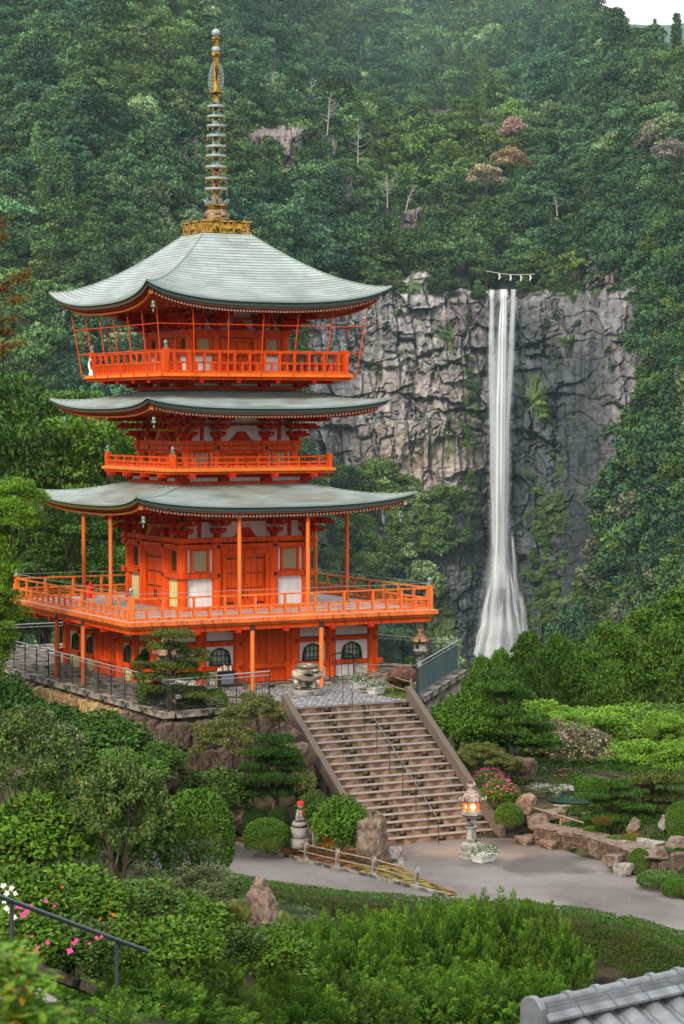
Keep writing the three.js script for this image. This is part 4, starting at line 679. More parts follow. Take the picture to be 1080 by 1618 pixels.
// -- finial: box, dome, lotus, mast, nine rings, flame ornament, two jewels
{
  part('finial_base', bx(1.92, 0.42, 1.92), M.gold, pagoda, 0, 17.05, 0); part('finial_base', bx(2.02, 0.07, 2.02), M.gold, pagoda, 0, 17.295, 0); part('finial_base', bx(2.02, 0.06, 2.02), M.gold, pagoda, 0, 16.87, 0);
  for (const k of sides) { for (const x of [-0.84, -0.28, 0.28, 0.84]) onSide(k, 'base_rib', bx(0.07, 0.34, 0.05), M.gold, x, 17.06, 0.97); for (let i = 0; i < 14; i++) onSide(k, 'base_ornament', studGeo, M.dark, -0.78 + 0.12 * i, 17.02 + 0.09 * Math.sin(i * 2.3), 0.965).scale.setScalar(1 + 0.5 * Math.sin(i * 5)); }
  part('finial_dome', lathe([[0.45, 0], [0.5, 0.06], [0.5, 0.2], [0.45, 0.36], [0.36, 0.46], [0.28, 0.5]], 28), M.bronze, pagoda, 0, 17.33, 0);
  part('finial_collar', lathe([[0.27, 0], [0.34, 0.03], [0.36, 0.09], [0.42, 0.12], [0.42, 0.17], [0.3, 0.19]], 28), M.gold, pagoda, 0, 17.8, 0);
  for (let i = 0; i < 10; i++) { const a = i * 0.6283, s = new THREE.Shape(); s.moveTo(-0.08, 0); s.quadraticCurveTo(-0.14, 0.14, 0, 0.28); s.quadraticCurveTo(0.14, 0.14, 0.08, 0); const m = part('lotus_petal', new THREE.ExtrudeGeometry(s, { depth: 0.02, bevelEnabled: false }), M.silver, pagoda, Math.sin(a) * 0.36, 17.96, Math.cos(a) * 0.36); m.rotation.order = 'YXZ'; m.rotation.y = a; m.rotation.x = 0.5; }
  part('finial_mast', bar([0, 17.95, 0], [0, 19.5, 0], 0.19, 16), M.bronze, pagoda); part('finial_mast', bar([0, 19.5, 0], [0, 20.9, 0], 0.165, 16), M.verdigris, pagoda); part('finial_mast', bar([0, 20.9, 0], [0, 21.9, 0], 0.135, 16), M.verdigris, pagoda); part('finial_mast', bar([0, 21.9, 0], [0, 24.3, 0], 0.115, 16), M.gold, pagoda);
  [21.72, 21.34, 20.98, 20.6, 20.2, 19.84, 19.42, 18.98, 18.58].forEach((y, i) => {
    const r = lerp(0.32, 0.43, i / 8), g = new THREE.Group(); g.name = 'finial_ring'; g.position.y = y; pagoda.add(g);
    part('hoop', lathe([[r, -0.045], [r + 0.01, -0.035], [r + 0.01, 0.035], [r, 0.045], [r - 0.03, 0.035], [r - 0.03, -0.045], [r, -0.045]], 28), M.silver, g);
    part('hub', lathe([[0.16, -0.1], [0.22, -0.08], [0.22, 0.02], [0.16, 0.05]], 16), M.bronze, g);
    for (let q = 0; q < 8; q++) { const s = part('spoke', bx(0.04, 0.05, r - 0.18), i > 5 ? M.gold : M.verdigris, g, Math.sin(q * 0.785) * (r + 0.18) / 2, -0.03, Math.cos(q * 0.785) * (r + 0.18) / 2, q * 0.785); part('ring_bell', lathe([[0.001, 0.05], [0.02, 0.045], [0.035, -0.04], [0.03, -0.05]], 8), M.gold, g, Math.sin(q * 0.785) * (r - 0.01), -0.13, Math.cos(q * 0.785) * (r - 0.01)); }
  });
  const curls = [], rr = rng(4);
  for (const s of [-1, 1]) for (let i = 0; i < 7; i++) { const y = 0.04 + i * 0.135, w = 0.34 * Math.pow(Math.sin(Math.PI * (0.3 + 0.58 * i / 6)), 0.6); curls.push(tube([[s * 0.1, y, 0], [s * w * 0.5, y + 0.03, 0], [s * w, y + 0.1, 0], [s * w * 0.9, y + 0.2, 0], [s * w * 0.6, y + 0.18, 0], [s * w * 0.65, y + 0.1, 0]], 0.010, 10, 5)); curls.push(tube([[s * w, y + 0.06, 0], [s * (w + 0.05), y + 0.15, 0], [s * w * 0.96, y + 0.24, 0]], 0.009, 5, 4)); }
  const flame = mergeGeometries(curls);
  part('flame_ornament', flame, M.silver, pagoda, 0, 22.28, 0, 0.47); part('flame_ornament', flame, M.silver, pagoda, 0, 22.28, 0, 0.47 + Math.PI / 2);
  part('flame_plate', bx(0.52, 0.04, 0.52), M.gold, pagoda, 0, 22.26, 0, 0.5);
  part('finial_collar', lathe([[0.11, 0], [0.19, 0.04], [0.17, 0.16], [0.115, 0.18]], 16), M.gold, pagoda, 0, 23.6, 0);
  part('jewel', new THREE.SphereGeometry(0.165, 20, 16), M.silver, pagoda, 0, 23.87, 0); part('finial_collar', lathe([[0.11, 0], [0.17, 0.03], [0.15, 0.1], [0.11, 0.12]], 16), M.gold, pagoda, 0, 24.24, 0);
  part('jewel', new THREE.SphereGeometry(0.17, 20, 16), M.silver, pagoda, 0, 24.5, 0); part('finial_point', new THREE.ConeGeometry(0.02, 0.22, 8), M.silver, pagoda, 0, 24.74, 0);
}

// ---------- near ground, terrace, plaza, stairs ----------
const PLAZA = -3.8;
const groundPts = [[0, 1650, 15], [150, 1600, 21], [60, 1570, 21], [170, 1700, 20], [300, 1700, 29], [150, 1690, 26], [200, 1420, 42], [60, 1330, 45], [-120, 1300, 45], [330, 1480, 43], [420, 1488, 48], [308, 1368, 58], [250, 1430, 50], [500, 1640, 47], [700, 1645, 48], [900, 1640, 50], [1000, 1590, 56], [1080, 1610, 53], [1200, 1560, 56], [380, 1300, 73], [300, 1250, 75], [150, 1210, 73], [60, 1190, 70], [0, 1170, 74], [830, 1292, 75], [900, 1287, 77], [1000, 1315, 73], [1080, 1350, 70], [1200, 1380, 68], [950, 1235, 84], [830, 1215, 84], [740, 1200, 80], [900, 1190, 97], [1050, 1230, 95], [1250, 1240, 95], [800, 1130, 112], [1000, 1125, 118], [1250, 1120, 120], [700, 1085, 125], [420, 1455, 60], [500, 1470, 60], [600, 1500, 58], [380, 1430, 62], [450, 1520, 54], [600, 1570, 53], [800, 1590, 53], [900, 1570, 57], [340, 1395, 62], [500, 1760, 30], [800, 1800, 30], [1050, 1800, 30], [650, 1950, 20], [950, 2000, 20], [300, 1850, 24], [250, 1700, 36], [380, 1700, 40], [550, 1700, 43], [750, 1700, 46], [850, 1680, 48], [60, 1060, 112], [150, 1030, 126], [-100, 1020, 115], [400, 1040, 135], [600, 1040, 135]].map((q) => sight(...q));
const plazaEdge = [[-11, 15.5], [-8, 12.6], [-5.9, 12.6], [-2.4, 16.6], [2.55, 17.0], [2.75, 18.9], [3.3, 20.4], [3.0, 23.3], [1.7, 28.6], [0, 33.6], [-2.2, 40], [-3.9, 38], [-3.2, 34.6], [-3.4, 32.2], [-5.2, 29.1], [-8.0, 26.0], [-9.3, 23.9], [-10.2, 22.0], [-11, 18.6]];
function segDist(p, a, b) { const dx = b[0] - a[0], dz = b[1] - a[1], t = clamp(((p[0] - a[0]) * dx + (p[1] - a[1]) * dz) / (dx * dx + dz * dz), 0, 1); return Math.hypot(p[0] - a[0] - t * dx, p[1] - a[1] - t * dz); }
function inside(p, poly) { let c = false; for (let i = 0, j = poly.length - 1; i < poly.length; j = i++) { const [xi, zi] = poly[i], [xj, zj] = poly[j]; if ((zi > p[1]) !== (zj > p[1]) && p[0] < (xj - xi) * (p[1] - zi) / (zj - zi) + xi) c = !c; } return c; }
const polyDist = (p, poly) => inside(p, poly) ? 0 : Math.min(...poly.map((a, i) => segDist(p, a, poly[(i + 1) % poly.length])));
const terraceEdge = [[-6.65, -14], [-6.65, 10.75], [-2.35, 9.95], [-2.35, 11.15], [2.5, 11.15], [2.8, 10.85], [8.45, 4.15], [6.3, -1.2], [6.3, -14]];
function groundY(x, z) {
  let s = 0, w = 0;
  for (const p of groundPts) { const q = 1 / Math.pow(0.6 + (p.x - x) ** 2 + (p.z - z) ** 2, 1.6); s += q * p.y; w += q; }
  let y = s / w;
  const rx = x - EYE.x, rz = z - EYE.z, d = rx * AHEAD.x + rz * AHEAD.z, e = rx * RIGHT.x + rz * RIGHT.z, dist = Math.hypot(d, e);
  if (d > 60 && Math.abs(e) < d * 0.8) { const px = 540 + 3700 * e / d, D = slopeDepth(px, 1150) - 3, base = sight(px, 1150, D).y, t = smooth(130, D, d); y = lerp(y, Math.min(-14, lerp(sight(px, 1160, d).y - 1.5, base, smooth(0.9, 1, t))), smooth(118, 165, d)); }
  else y = lerp(y, 6 + 0.1 * dist, smooth(60, 300, dist));
  const a = polyDist([x, z], plazaEdge); y = lerp(Math.min(y, PLAZA - 0.22), y, smooth(0.1, 1.6, a));
  const b = polyDist([x, z], terraceEdge); y = lerp(Math.min(y, -2.2), y, smooth(0.3, 1.2, b));
  if (x > -2.9 && x < 2.9 && z > 10 && z < 17.4) y = Math.min(y, lerp(-1.2, PLAZA - 0.3, (z - 10) / 7));
  return y;
}
{
  const N = 260, M_ = 130, g = gridMesh(N, M_, (u, v) => { const a = u * 2 * Math.PI, d = 5 + 2900 * Math.pow(v, 4.2) + 150 * v; const x = EYE.x + Math.sin(a) * d, z = EYE.z - Math.cos(a) * d; return [x, groundY(x, z), z]; }, (u, v, p) => [p[0] * 0.3, p[2] * 0.3], (u, v, p) => { const n = fbm(p[0] * 0.3, p[2] * 0.3, 5, 4), k = smooth(-0.1, 0.25, n); return [lerp(0.06, 0.04, k), lerp(0.05, 0.065, k), lerp(0.028, 0.018, k)]; });
  structure('ground', g, mat(1, 1, 1, { rough: 1, vertexColors: true, map: T.lichen }));
}
function slab(poly, y, h, m, name, bevel = 0) { // a flat slab over a plan outline
  const s = new THREE.Shape(poly.map((p) => new THREE.Vector2(p[0], -p[1]))), g = new THREE.ExtrudeGeometry(s, { depth: h, bevelEnabled: false });
  g.rotateX(-Math.PI / 2); g.translate(0, y - h, 0); boxUV(g); return g;
}
structure('plaza', slab(plazaEdge, PLAZA, 0.35), M.paving);
// slab joints and a long crack in the paving
{
  const jn = []; for (const [a, b] of [[[-2.2, 18.6], [2.9, 19.6]], [[-4.1, 23.6], [2.6, 25.2]], [[0.2, 17.3], [-0.4, 24.5]], [[-1.2, 28.4], [1.8, 28.0]], [[-7.4, 18.0], [-8.2, 20.6]]]) { const L = Math.hypot(b[0] - a[0], b[1] - a[1]); jn.push(moved(new THREE.BoxGeometry(L, 0.008, 0.03), (a[0] + b[0]) / 2, PLAZA + 0.001, (a[1] + b[1]) / 2, 0, -Math.atan2(b[1] - a[1], b[0] - a[0]))); }
  for (const [s, pts] of [[1, [[0.9, 25.1], [0.6, 26.2], [0.75, 26.9], [0.2, 27.8], [0.3, 28.7]]], [2, [[2.6, 24.2], [1.9, 25.6], [1.3, 27.4]]], [3, [[-0.3, 28.2], [0.6, 29.4], [0.2, 30.6]]]]) for (let i = 0; i < pts.length - 1; i++) { const [a, b] = [pts[i], pts[i + 1]]; jn.push(moved(new THREE.BoxGeometry(Math.hypot(b[0] - a[0], b[1] - a[1]) + 0.01, 0.006, 0.014), (a[0] + b[0]) / 2, PLAZA + 0.001 + 0.0004 * s, (a[1] + b[1]) / 2, 0, -Math.atan2(b[1] - a[1], b[0] - a[0]))); }
  structure('paving_joints', mergeGeometries(jn), M.joint);
  const dt = tex(256, 256, (u, v) => { const q = Math.hypot(u - 0.5, v - 0.5) * 2 + 0.55 * fbm(u * 5, v * 5, 3, 5); return [1, 1, 1, 0.5 * smooth(0.85, 0.35, q)]; }), sheet = new THREE.PlaneGeometry(5.4, 4.2); sheet.rotateX(-Math.PI / 2); sheet.rotateY(0.9); sheet.translate(0.9, PLAZA + 0.006, 22.0); structure('damp_patch', sheet, new THREE.MeshPhysicalMaterial({ color: new THREE.Color().setRGB(0.085, 0.078, 0.074), map: dt, transparent: true, roughness: 0.7, specularIntensity: 0.3 }));
}
structure('terrace', slab(terraceEdge, 0, 2.6), M.concrete);
{ // cobbles in front of the pagoda: too small to pick apart one by one
  const area = [[-2.3, 5.6], [-2.3, 11.0], [2.3, 11.0], [1.9, 8.3], [3.4, 5.6]], r = rng(5), list = [];
  for (let z = 5.3; z < 11.05; z += 0.17) for (let x = -2.6; x < 3.8; x += 0.21) { const X = x + (Math.round(z / 0.17) % 2) * 0.1 + 0.03 * (r() - 0.5), Z = z + 0.03 * (r() - 0.5); if (inside([X, Z], area) && Math.abs(X) < 3.6) list.push([X, Z, r(), r()]); }
  const g = new THREE.SphereGeometry(0.1, 7, 5); g.scale(1, 0.35, 0.8);
  const im = new THREE.InstancedMesh(g, M.cobble, list.length); im.name = 'cobblestones'; im.castShadow = im.receiveShadow = true; im.userData.kind = 'stuff'; im.userData.label = 'grey cobblestones paving the forecourt at the head of the stairs';
  const m = new THREE.Matrix4(), q = new THREE.Quaternion(); list.forEach(([x, z, a, b], i) => { q.setFromEuler(new THREE.Euler(0.1 * (a - 0.5), a * 6, 0)); m.compose(new THREE.Vector3(x, 0.012, z), q, new THREE.Vector3(0.85 + 0.4 * b, 1, 0.85 + 0.3 * a)); im.setMatrixAt(i, m); const t = 0.6 + 0.65 * b; im.setColorAt(i, new THREE.Color().setRGB(t, t, t * 1.02)); });
  scene.add(im);
  const bed = slab(area, 0.006, 0.02); structure('cobble_bed', bed, M.joint);
  structure('lawn', slab([[2.0, 8.35], [2.35, 11.05], [2.7, 10.8], [6.2, 6.6], [4.4, 6.9]], 0.03, 0.04), mat(0.10, 0.15, 0.035, { rough: 1, map: lichenA }));
  const lawn = fill(9, (L, r) => { for (let k = 0; k < 2600; k++) { const x = 1.9 + r() * 4.4, z = 6.5 + r() * 4.6; if (!inside([x, z], [[2.05, 8.4], [2.4, 11], [6.2, 6.6], [4.4, 6.9]])) continue; const t = 0.7 + 0.6 * r(); L.blade(x, 0.02, z, sphereDir(r).multiplyScalar(0.5).add(up3).normalize(), new THREE.Vector3(r() - 0.5, 0.2, r() - 0.5).normalize(), 0.09, 0.02, [t * 1.1, t, t * 0.8], 0.4); } });
  const lw = part('lawn_grass', lawn, leafMat(0.14, 0.19, 0.04), scene); tag(lw, 'short grass strip behind the white flower pots', 'grass', null, 'stuff');
}
// the great stair
const STEPS = 19, RISE = 3.8 / STEPS, RUN = 6.0 / STEPS, Z0 = 11.15;
{
  const st = thing('stone_staircase', new THREE.Vector3(0, 0, 0), 'broad reddish brown stone staircase rising from the plaza to the pagoda terrace', 'staircase'), r = rng(3);
  const rs = [0.9, 1, 1.1].map((k) => mat(0.215 * k, 0.15 * k, 0.118 * k, { rough: 0.9, map: lichenA }));
  for (let i = 0; i < STEPS; i++) {
    const y = -i * RISE, z = Z0 + i * RUN; let x = -2.3; const cuts = [];
    while (x < 2.3) { let w = 1.25 + 0.7 * r(); if (x + w > 1.7) w = 2.3 - x; cuts.push([x, w]); x += w; }
    for (const [x0, w] of cuts) part('step_block', bx(+(w - 0.008).toFixed(2), +(RISE - 0.02).toFixed(3), 0.45), rs[Math.floor(r() * 3)], st, x0 + w / 2, y - 0.02 - (RISE - 0.02) / 2, z - 0.225 + 0.004 * r());
    part('tread', bx(4.6, 0.02, 0.36), M.tread, st, 0, y - 0.01, z - 0.165);
  }
  for (const s of [-1, 1]) { // sloping side walls
    const p = new THREE.Shape(), top = (z) => 0.16 - (z - Z0) / RUN * RISE + 0.12, zs = Z0 - 0.25, ze = Z0 + 6.05;
    p.moveTo(zs, top(zs) - 0.38); p.lineTo(zs, top(zs) - 0.02); p.lineTo(ze, top(ze) + 0.02); p.lineTo(ze, top(ze) - 0.38); p.closePath();
    const g = new THREE.ExtrudeGeometry(p, { depth: 0.20, bevelEnabled: true, bevelSize: 0.015, bevelThickness: 0.015, bevelSegments: 1 }); g.rotateY(-Math.PI / 2); g.translate(s > 0 ? 2.31 + 0.22 : -2.32, 0, 0); boxUV(g); part('side_wall', g, M.stringer, st);
    const bs = new THREE.Shape(); bs.moveTo(zs + 0.1, -4.3); bs.lineTo(zs + 0.1, top(zs) - 0.33); bs.lineTo(ze - 0.1, top(ze) - 0.33); bs.lineTo(ze - 0.1, -4.3); bs.closePath(); const bg = new THREE.ExtrudeGeometry(bs, { depth: 0.12, bevelEnabled: false }); bg.rotateY(-Math.PI / 2); bg.translate(s > 0 ? 2.47 : -2.35, 0, 0); boxUV(bg); part('foundation', bg, M.stoneDark, st);
    const cg = new THREE.BoxGeometry(0.22, 0.05, Math.hypot(6.3, 3.99)); const cap = part('coping', cg, M.stringer, st, s * 2.42, (top(zs) + top(ze)) / 2 + 0.03, (zs + ze) / 2); cap.rotation.x = Math.atan2(3.99, 6.3);
  }
  const hr = thing('stair_handrail', new THREE.Vector3(-0.05, 0, 0), 'thin grey metal handrail running down the middle of the stone staircase', 'handrail'), H = 0.86, yAt = (z) => -Math.max(0, Math.floor((z - Z0 + RUN * 0.999) / RUN)) * RISE, line = (z) => 0.9 - (z - Z0) / RUN * RISE * 1.0;
  part('rail', tube([[0, 0.86, Z0 - 0.55], [0, 0.9, Z0 - 0.1], [0, line(Z0 + 3), Z0 + 3], [0, line(Z0 + 5.7), Z0 + 5.7], [0, line(Z0 + 6.1), Z0 + 6.1], [0, line(Z0 + 6.1) - 0.12, Z0 + 6.2]], 0.016, 40, 8), mat(0.15, 0.14, 0.13, { rough: 0.4, metal: 0.4 }), hr);
  for (const z of [Z0 - 0.5, Z0 + 0.2, Z0 + 1.1, Z0 + 2.0, Z0 + 2.9, Z0 + 3.8, Z0 + 4.7, Z0 + 5.5, Z0 + 6.18]) { const b = Math.max(PLAZA, yAt(z)); part('post', bar([0, b, z], [0, Math.min(0.88, line(z)), z], 0.014, 8), M.railDark, hr); }
}
// rocks: a sphere cut by random planes, roughened
function rockGeo(seed, sx, sy, sz, o = {}) {
  const r = rng(seed * 7919 + 3), g = new THREE.IcosahedronGeometry(1, o.detail ?? 7), p = g.attributes.position, planes = [], v = new THREE.Vector3();
  for (let i = 0; i < (o.planes ?? (o.block ? 5 : 15)); i++) planes.push([sphereDir(r), 0.62 + 0.3 * r()]);
  if (o.block) for (const n of [[1, 0, 0], [-1, 0, 0], [0, 1, 0], [0, -1, 0], [0, 0, 1], [0, 0, -1]]) planes.push([new THREE.Vector3(n[0] + 0.22 * (r() - 0.5), n[1] + 0.22 * (r() - 0.5), n[2] + 0.22 * (r() - 0.5)).normalize(), 0.66 + 0.1 * r()]);
  for (let i = 0; i < p.count; i++) {
    v.fromBufferAttribute(p, i).normalize(); let q = 1.15;
    for (const [n, d] of planes) { const c = n.dot(v); if (c > 0.05) q = Math.min(q, d / c); }
    q += 0.10 * fbm(v.x * 3 + seed, v.y * 3, v.z * 3, 5) - 0.05 * Math.abs(fbm(v.x * 5 + seed, v.y * 5, v.z * 5 + 9, 4)) + (o.gouge ?? 0.05) * fbm(v.x * 7 + seed, v.y * 2.2, v.z * 7, 3); const k = o.block ? 1.25 : 1.12;
    p.setXYZ(i, v.x * q * sx * 0.5 * k, v.y * q * sy * 0.5 * k, v.z * q * sz * 0.5 * k);
  }
  g.deleteAttribute('uv'); g.deleteAttribute('normal'); const w = g; w.computeVertexNormals(); return boxUV(w);
}
{ // retaining wall of rough stones under the terrace edge
  const w = thing('retaining_wall', new THREE.Vector3(0, 0, 0), 'rough stone retaining wall holding up the left side of the pagoda terrace', 'wall'), r = rng(12);
  const geos = [1, 2, 3, 4, 5, 6].map((s) => rockGeo(s + 20, 1, 1, 1, { block: true, detail: 6, gouge: 0.09 })), mats = [M.wallStone, M.stoneWarm, M.stoneDark, mat(0.38, 0.28, 0.13, { rough: 0.92, map: lichenA, bumpMap: roughA, bumpScale: 0.04 })];
  const put = (x, y, z, ry, sx, sy, sz, m) => { const s = part('stone', geos[Math.floor(r() * 6)], m, w, x, y, z, ry); s.scale.set(sx, sy, sz); };
  for (let z = -7; z < 10.6; ) { const l = 0.62 + 0.5 * r(), h = 0.95 + 0.2 * r(), far = smooth(9, 2, z); put(-6.72 - 0.08 * r(), -0.2 - h / 2, z + l / 2, Math.PI / 2 + 0.1 * (r() - 0.5), l + 0.05, h, 0.75, mats[z > 7.5 ? 2 : r() < 0.5 * far ? 3 : Math.floor(r() * 2)]); const h2 = 1.0 + 0.3 * r(); put(-6.85 - 0.1 * r(), -1.15 - h2 / 2, z + l / 2 + 0.2, Math.PI / 2, l + 0.15, h2, 0.9, mats[2]); z += l; }
  for (let t = 0; t < 1; ) { const l = 0.7 + 0.4 * r(), q = t + l / 8.6, x = lerp(-6.6, -2.4, q), z = lerp(10.85, 10.1, q); put(x, -0.72, z, 0.18, l + 0.05, 1.05, 0.8, mats[2]); put(x + 0.2, -1.75, z + 0.12, 0.18, l + 0.25, 1.2, 0.95, mats[2]); t += l / 4.3; }
  const cap = (a, b) => { const L = Math.hypot(b[0] - a[0], b[1] - a[1]); const m = part('coping', bx(L, 0.2, 0.42), M.concrete, w, (a[0] + b[0]) / 2, 0.0, (a[1] + b[1]) / 2, -Math.atan2(b[1] - a[1], b[0] - a[0])); return m; };
  cap([-6.66, -12], [-6.66, 10.9]); cap([-6.45, 10.78], [-2.45, 10.02]);
  const c2 = cap([2.75, 11.0], [8.5, 4.15]); c2.position.y += 0.02; cap([8.45, 3.95], [6.3, -1.2]);
}
// metal railings round the terrace
function metalRailing(pts, H, label, o = {}) {
  const g = thing('metal_railing', new THREE.Vector3(pts[0][0], 0.1, pts[0][1]), label, 'railing', o.group), O = pts[0], pk = bar([0, 0.06, 0], [0, H - 0.13, 0], 0.009, 5), ps = bar([0, 0, 0], [0, H, 0], 0.022, 6);
  for (let i = 0; i < pts.length - 1; i++) {
    const a = [pts[i][0] - O[0], pts[i][1] - O[1]], b = [pts[i + 1][0] - O[0], pts[i + 1][1] - O[1]], L = Math.hypot(b[0] - a[0], b[1] - a[1]), n = Math.max(1, Math.round(L / 1.25));
    for (const [y, r] of [[H, 0.026], [H - 0.13, 0.018], [0.07, 0.014]]) part('rail', bar([a[0], y, a[1]], [b[0], y, b[1]], r, 8), y > 0.2 ? M.rail : M.railDark, g);
    for (let k = 0; k <= n; k++) if (k || !i) part('post', ps, M.railDark, g, lerp(a[0], b[0], k / n), 0, lerp(a[1], b[1], k / n));
    const m = Math.round(L / (o.gap ?? 0.125)); for (let k = 0; k < m; k++) part('picket', pk, M.railDark, g, lerp(a[0], b[0], (k + 0.5) / m), 0, lerp(a[1], b[1], (k + 0.5) / m));
  }
  return g;
}
metalRailing([[-6.6, -11], [-6.6, 10.7], [-2.45, 9.8]], 1.05, 'long dark picket railing along the left terrace edge above the rough stones');
metalRailing([[-6.4, -11.2], [-2, -11.4]], 1.05, 'short stretch of dark railing at the back left of the terrace, behind the pagoda posts');
metalRailing([[2.78, 10.8], [8.3, 4.1], [6.3, -0.9], [5.9, -6]], 1.12, 'dark green picket railing round the right corner of the terrace beside a lantern', { gap: 0.1 });
{ // wind netting behind the right hand railing
  const n = new THREE.MeshPhysicalMaterial({ color: new THREE.Color().setRGB(0.10, 0.2, 0.22), roughness: 0.6, transparent: true, opacity: 0.24, side: THREE.DoubleSide });
  const g = thing('railing_net', new THREE.Vector3(0, 0, 0), 'dark bluish see-through screen fixed to the right hand terrace railing', 'screen');
  const a = [2.85, 10.85], b = [8.36, 4.14], L = Math.hypot(b[0] - a[0], b[1] - a[1]); part('panel', bx(L, 0.92, 0.01), n, g, (a[0] + b[0]) / 2, 0.62, (a[1] + b[1]) / 2, -Math.atan2(b[1] - a[1], b[0] - a[0]));
  const c = [8.4, 3.95], d = [6.4, -0.9]; part('panel', bx(Math.hypot(d[0] - c[0], d[1] - c[1]), 0.92, 0.01), n, g, (c[0] + d[0]) / 2, 0.62, (c[1] + d[1]) / 2, -Math.atan2(d[1] - c[1], d[0] - c[0]));
}
// ---------- things on the terrace ----------
{
  const b = thing('incense_burner', new THREE.Vector3(-0.15, 0, 8.1), 'large round stone incense burner on three feet and a drum base before the doors', 'incense burner');
  part('base', lathe([[0.001, 0.26], [0.5, 0.26], [0.54, 0.22], [0.54, 0]], 28), M.stone, b);
  const bowl = mat(0.46, 0.42, 0.37, { rough: 0.7, map: withRep(T.lichen, 0.9), bumpMap: roughA, bumpScale: 0.01 });
  part('bowl', lathe([[0.001, 0.5], [0.28, 0.5], [0.42, 0.56], [0.54, 0.68], [0.57, 0.78], [0.54, 0.88], [0.44, 0.95], [0.37, 0.97], [0.34, 0.97]], 32), bowl, b);
  part('rim', lathe([[0.34, 0.95], [0.4, 0.97], [0.43, 1.05], [0.42, 1.12], [0.37, 1.13], [0.35, 1.08], [0.33, 1.0], [0.001, 0.96]], 32), mat(0.20, 0.18, 0.14, { rough: 0.4, metal: 0.5, map: grainA }), b);
  for (let k = 0; k < 3; k++) { const a = 0.5 + k * 2.094; part('foot', tube([[Math.sin(a) * 0.36, 0.66, Math.cos(a) * 0.36], [Math.sin(a) * 0.42, 0.5, Math.cos(a) * 0.42], [Math.sin(a) * 0.3, 0.38, Math.cos(a) * 0.3], [Math.sin(a) * 0.38, 0.26, Math.cos(a) * 0.38]], 0.12, 10, 10, 0.09), bowl, b); }
}
{
  const t = thing('offering_table', new THREE.Vector3(-1.6, 0, 3.62), 'dark offering box with incense and small white bottles under a bell shaped window', 'box'); t.position.set(-1.95, 0.1, 5.0);
  part('cabinet', bx(0.62, 0.5, 0.4), M.iron, t, 0, 0.28, 0); part('top', bx(0.72, 0.05, 0.5), M.iron, t, 0, 0.555, 0); part('post', bx(0.07, 0.6, 0.07), M.bamboo, t, -0.4, 0.3, 0.12); part('panel', bx(0.5, 0.34, 0.02), mat(0.12, 0.13, 0.15, { rough: 0.5 }), t, 0.02, 0.28, 0.205);
  const r = rng(8); for (let k = 0; k < 7; k++) { const h = 0.09 + 0.16 * r(); part('bottle', lathe([[0.001, h], [0.018, h], [0.02, h * 0.7], [0.036, h * 0.6], [0.036, 0]], 10), [M.white, M.pot, M.bamboo][k % 3], t, -0.26 + k * 0.085, 0.58, 0.12 * (r() - 0.5)); }
}
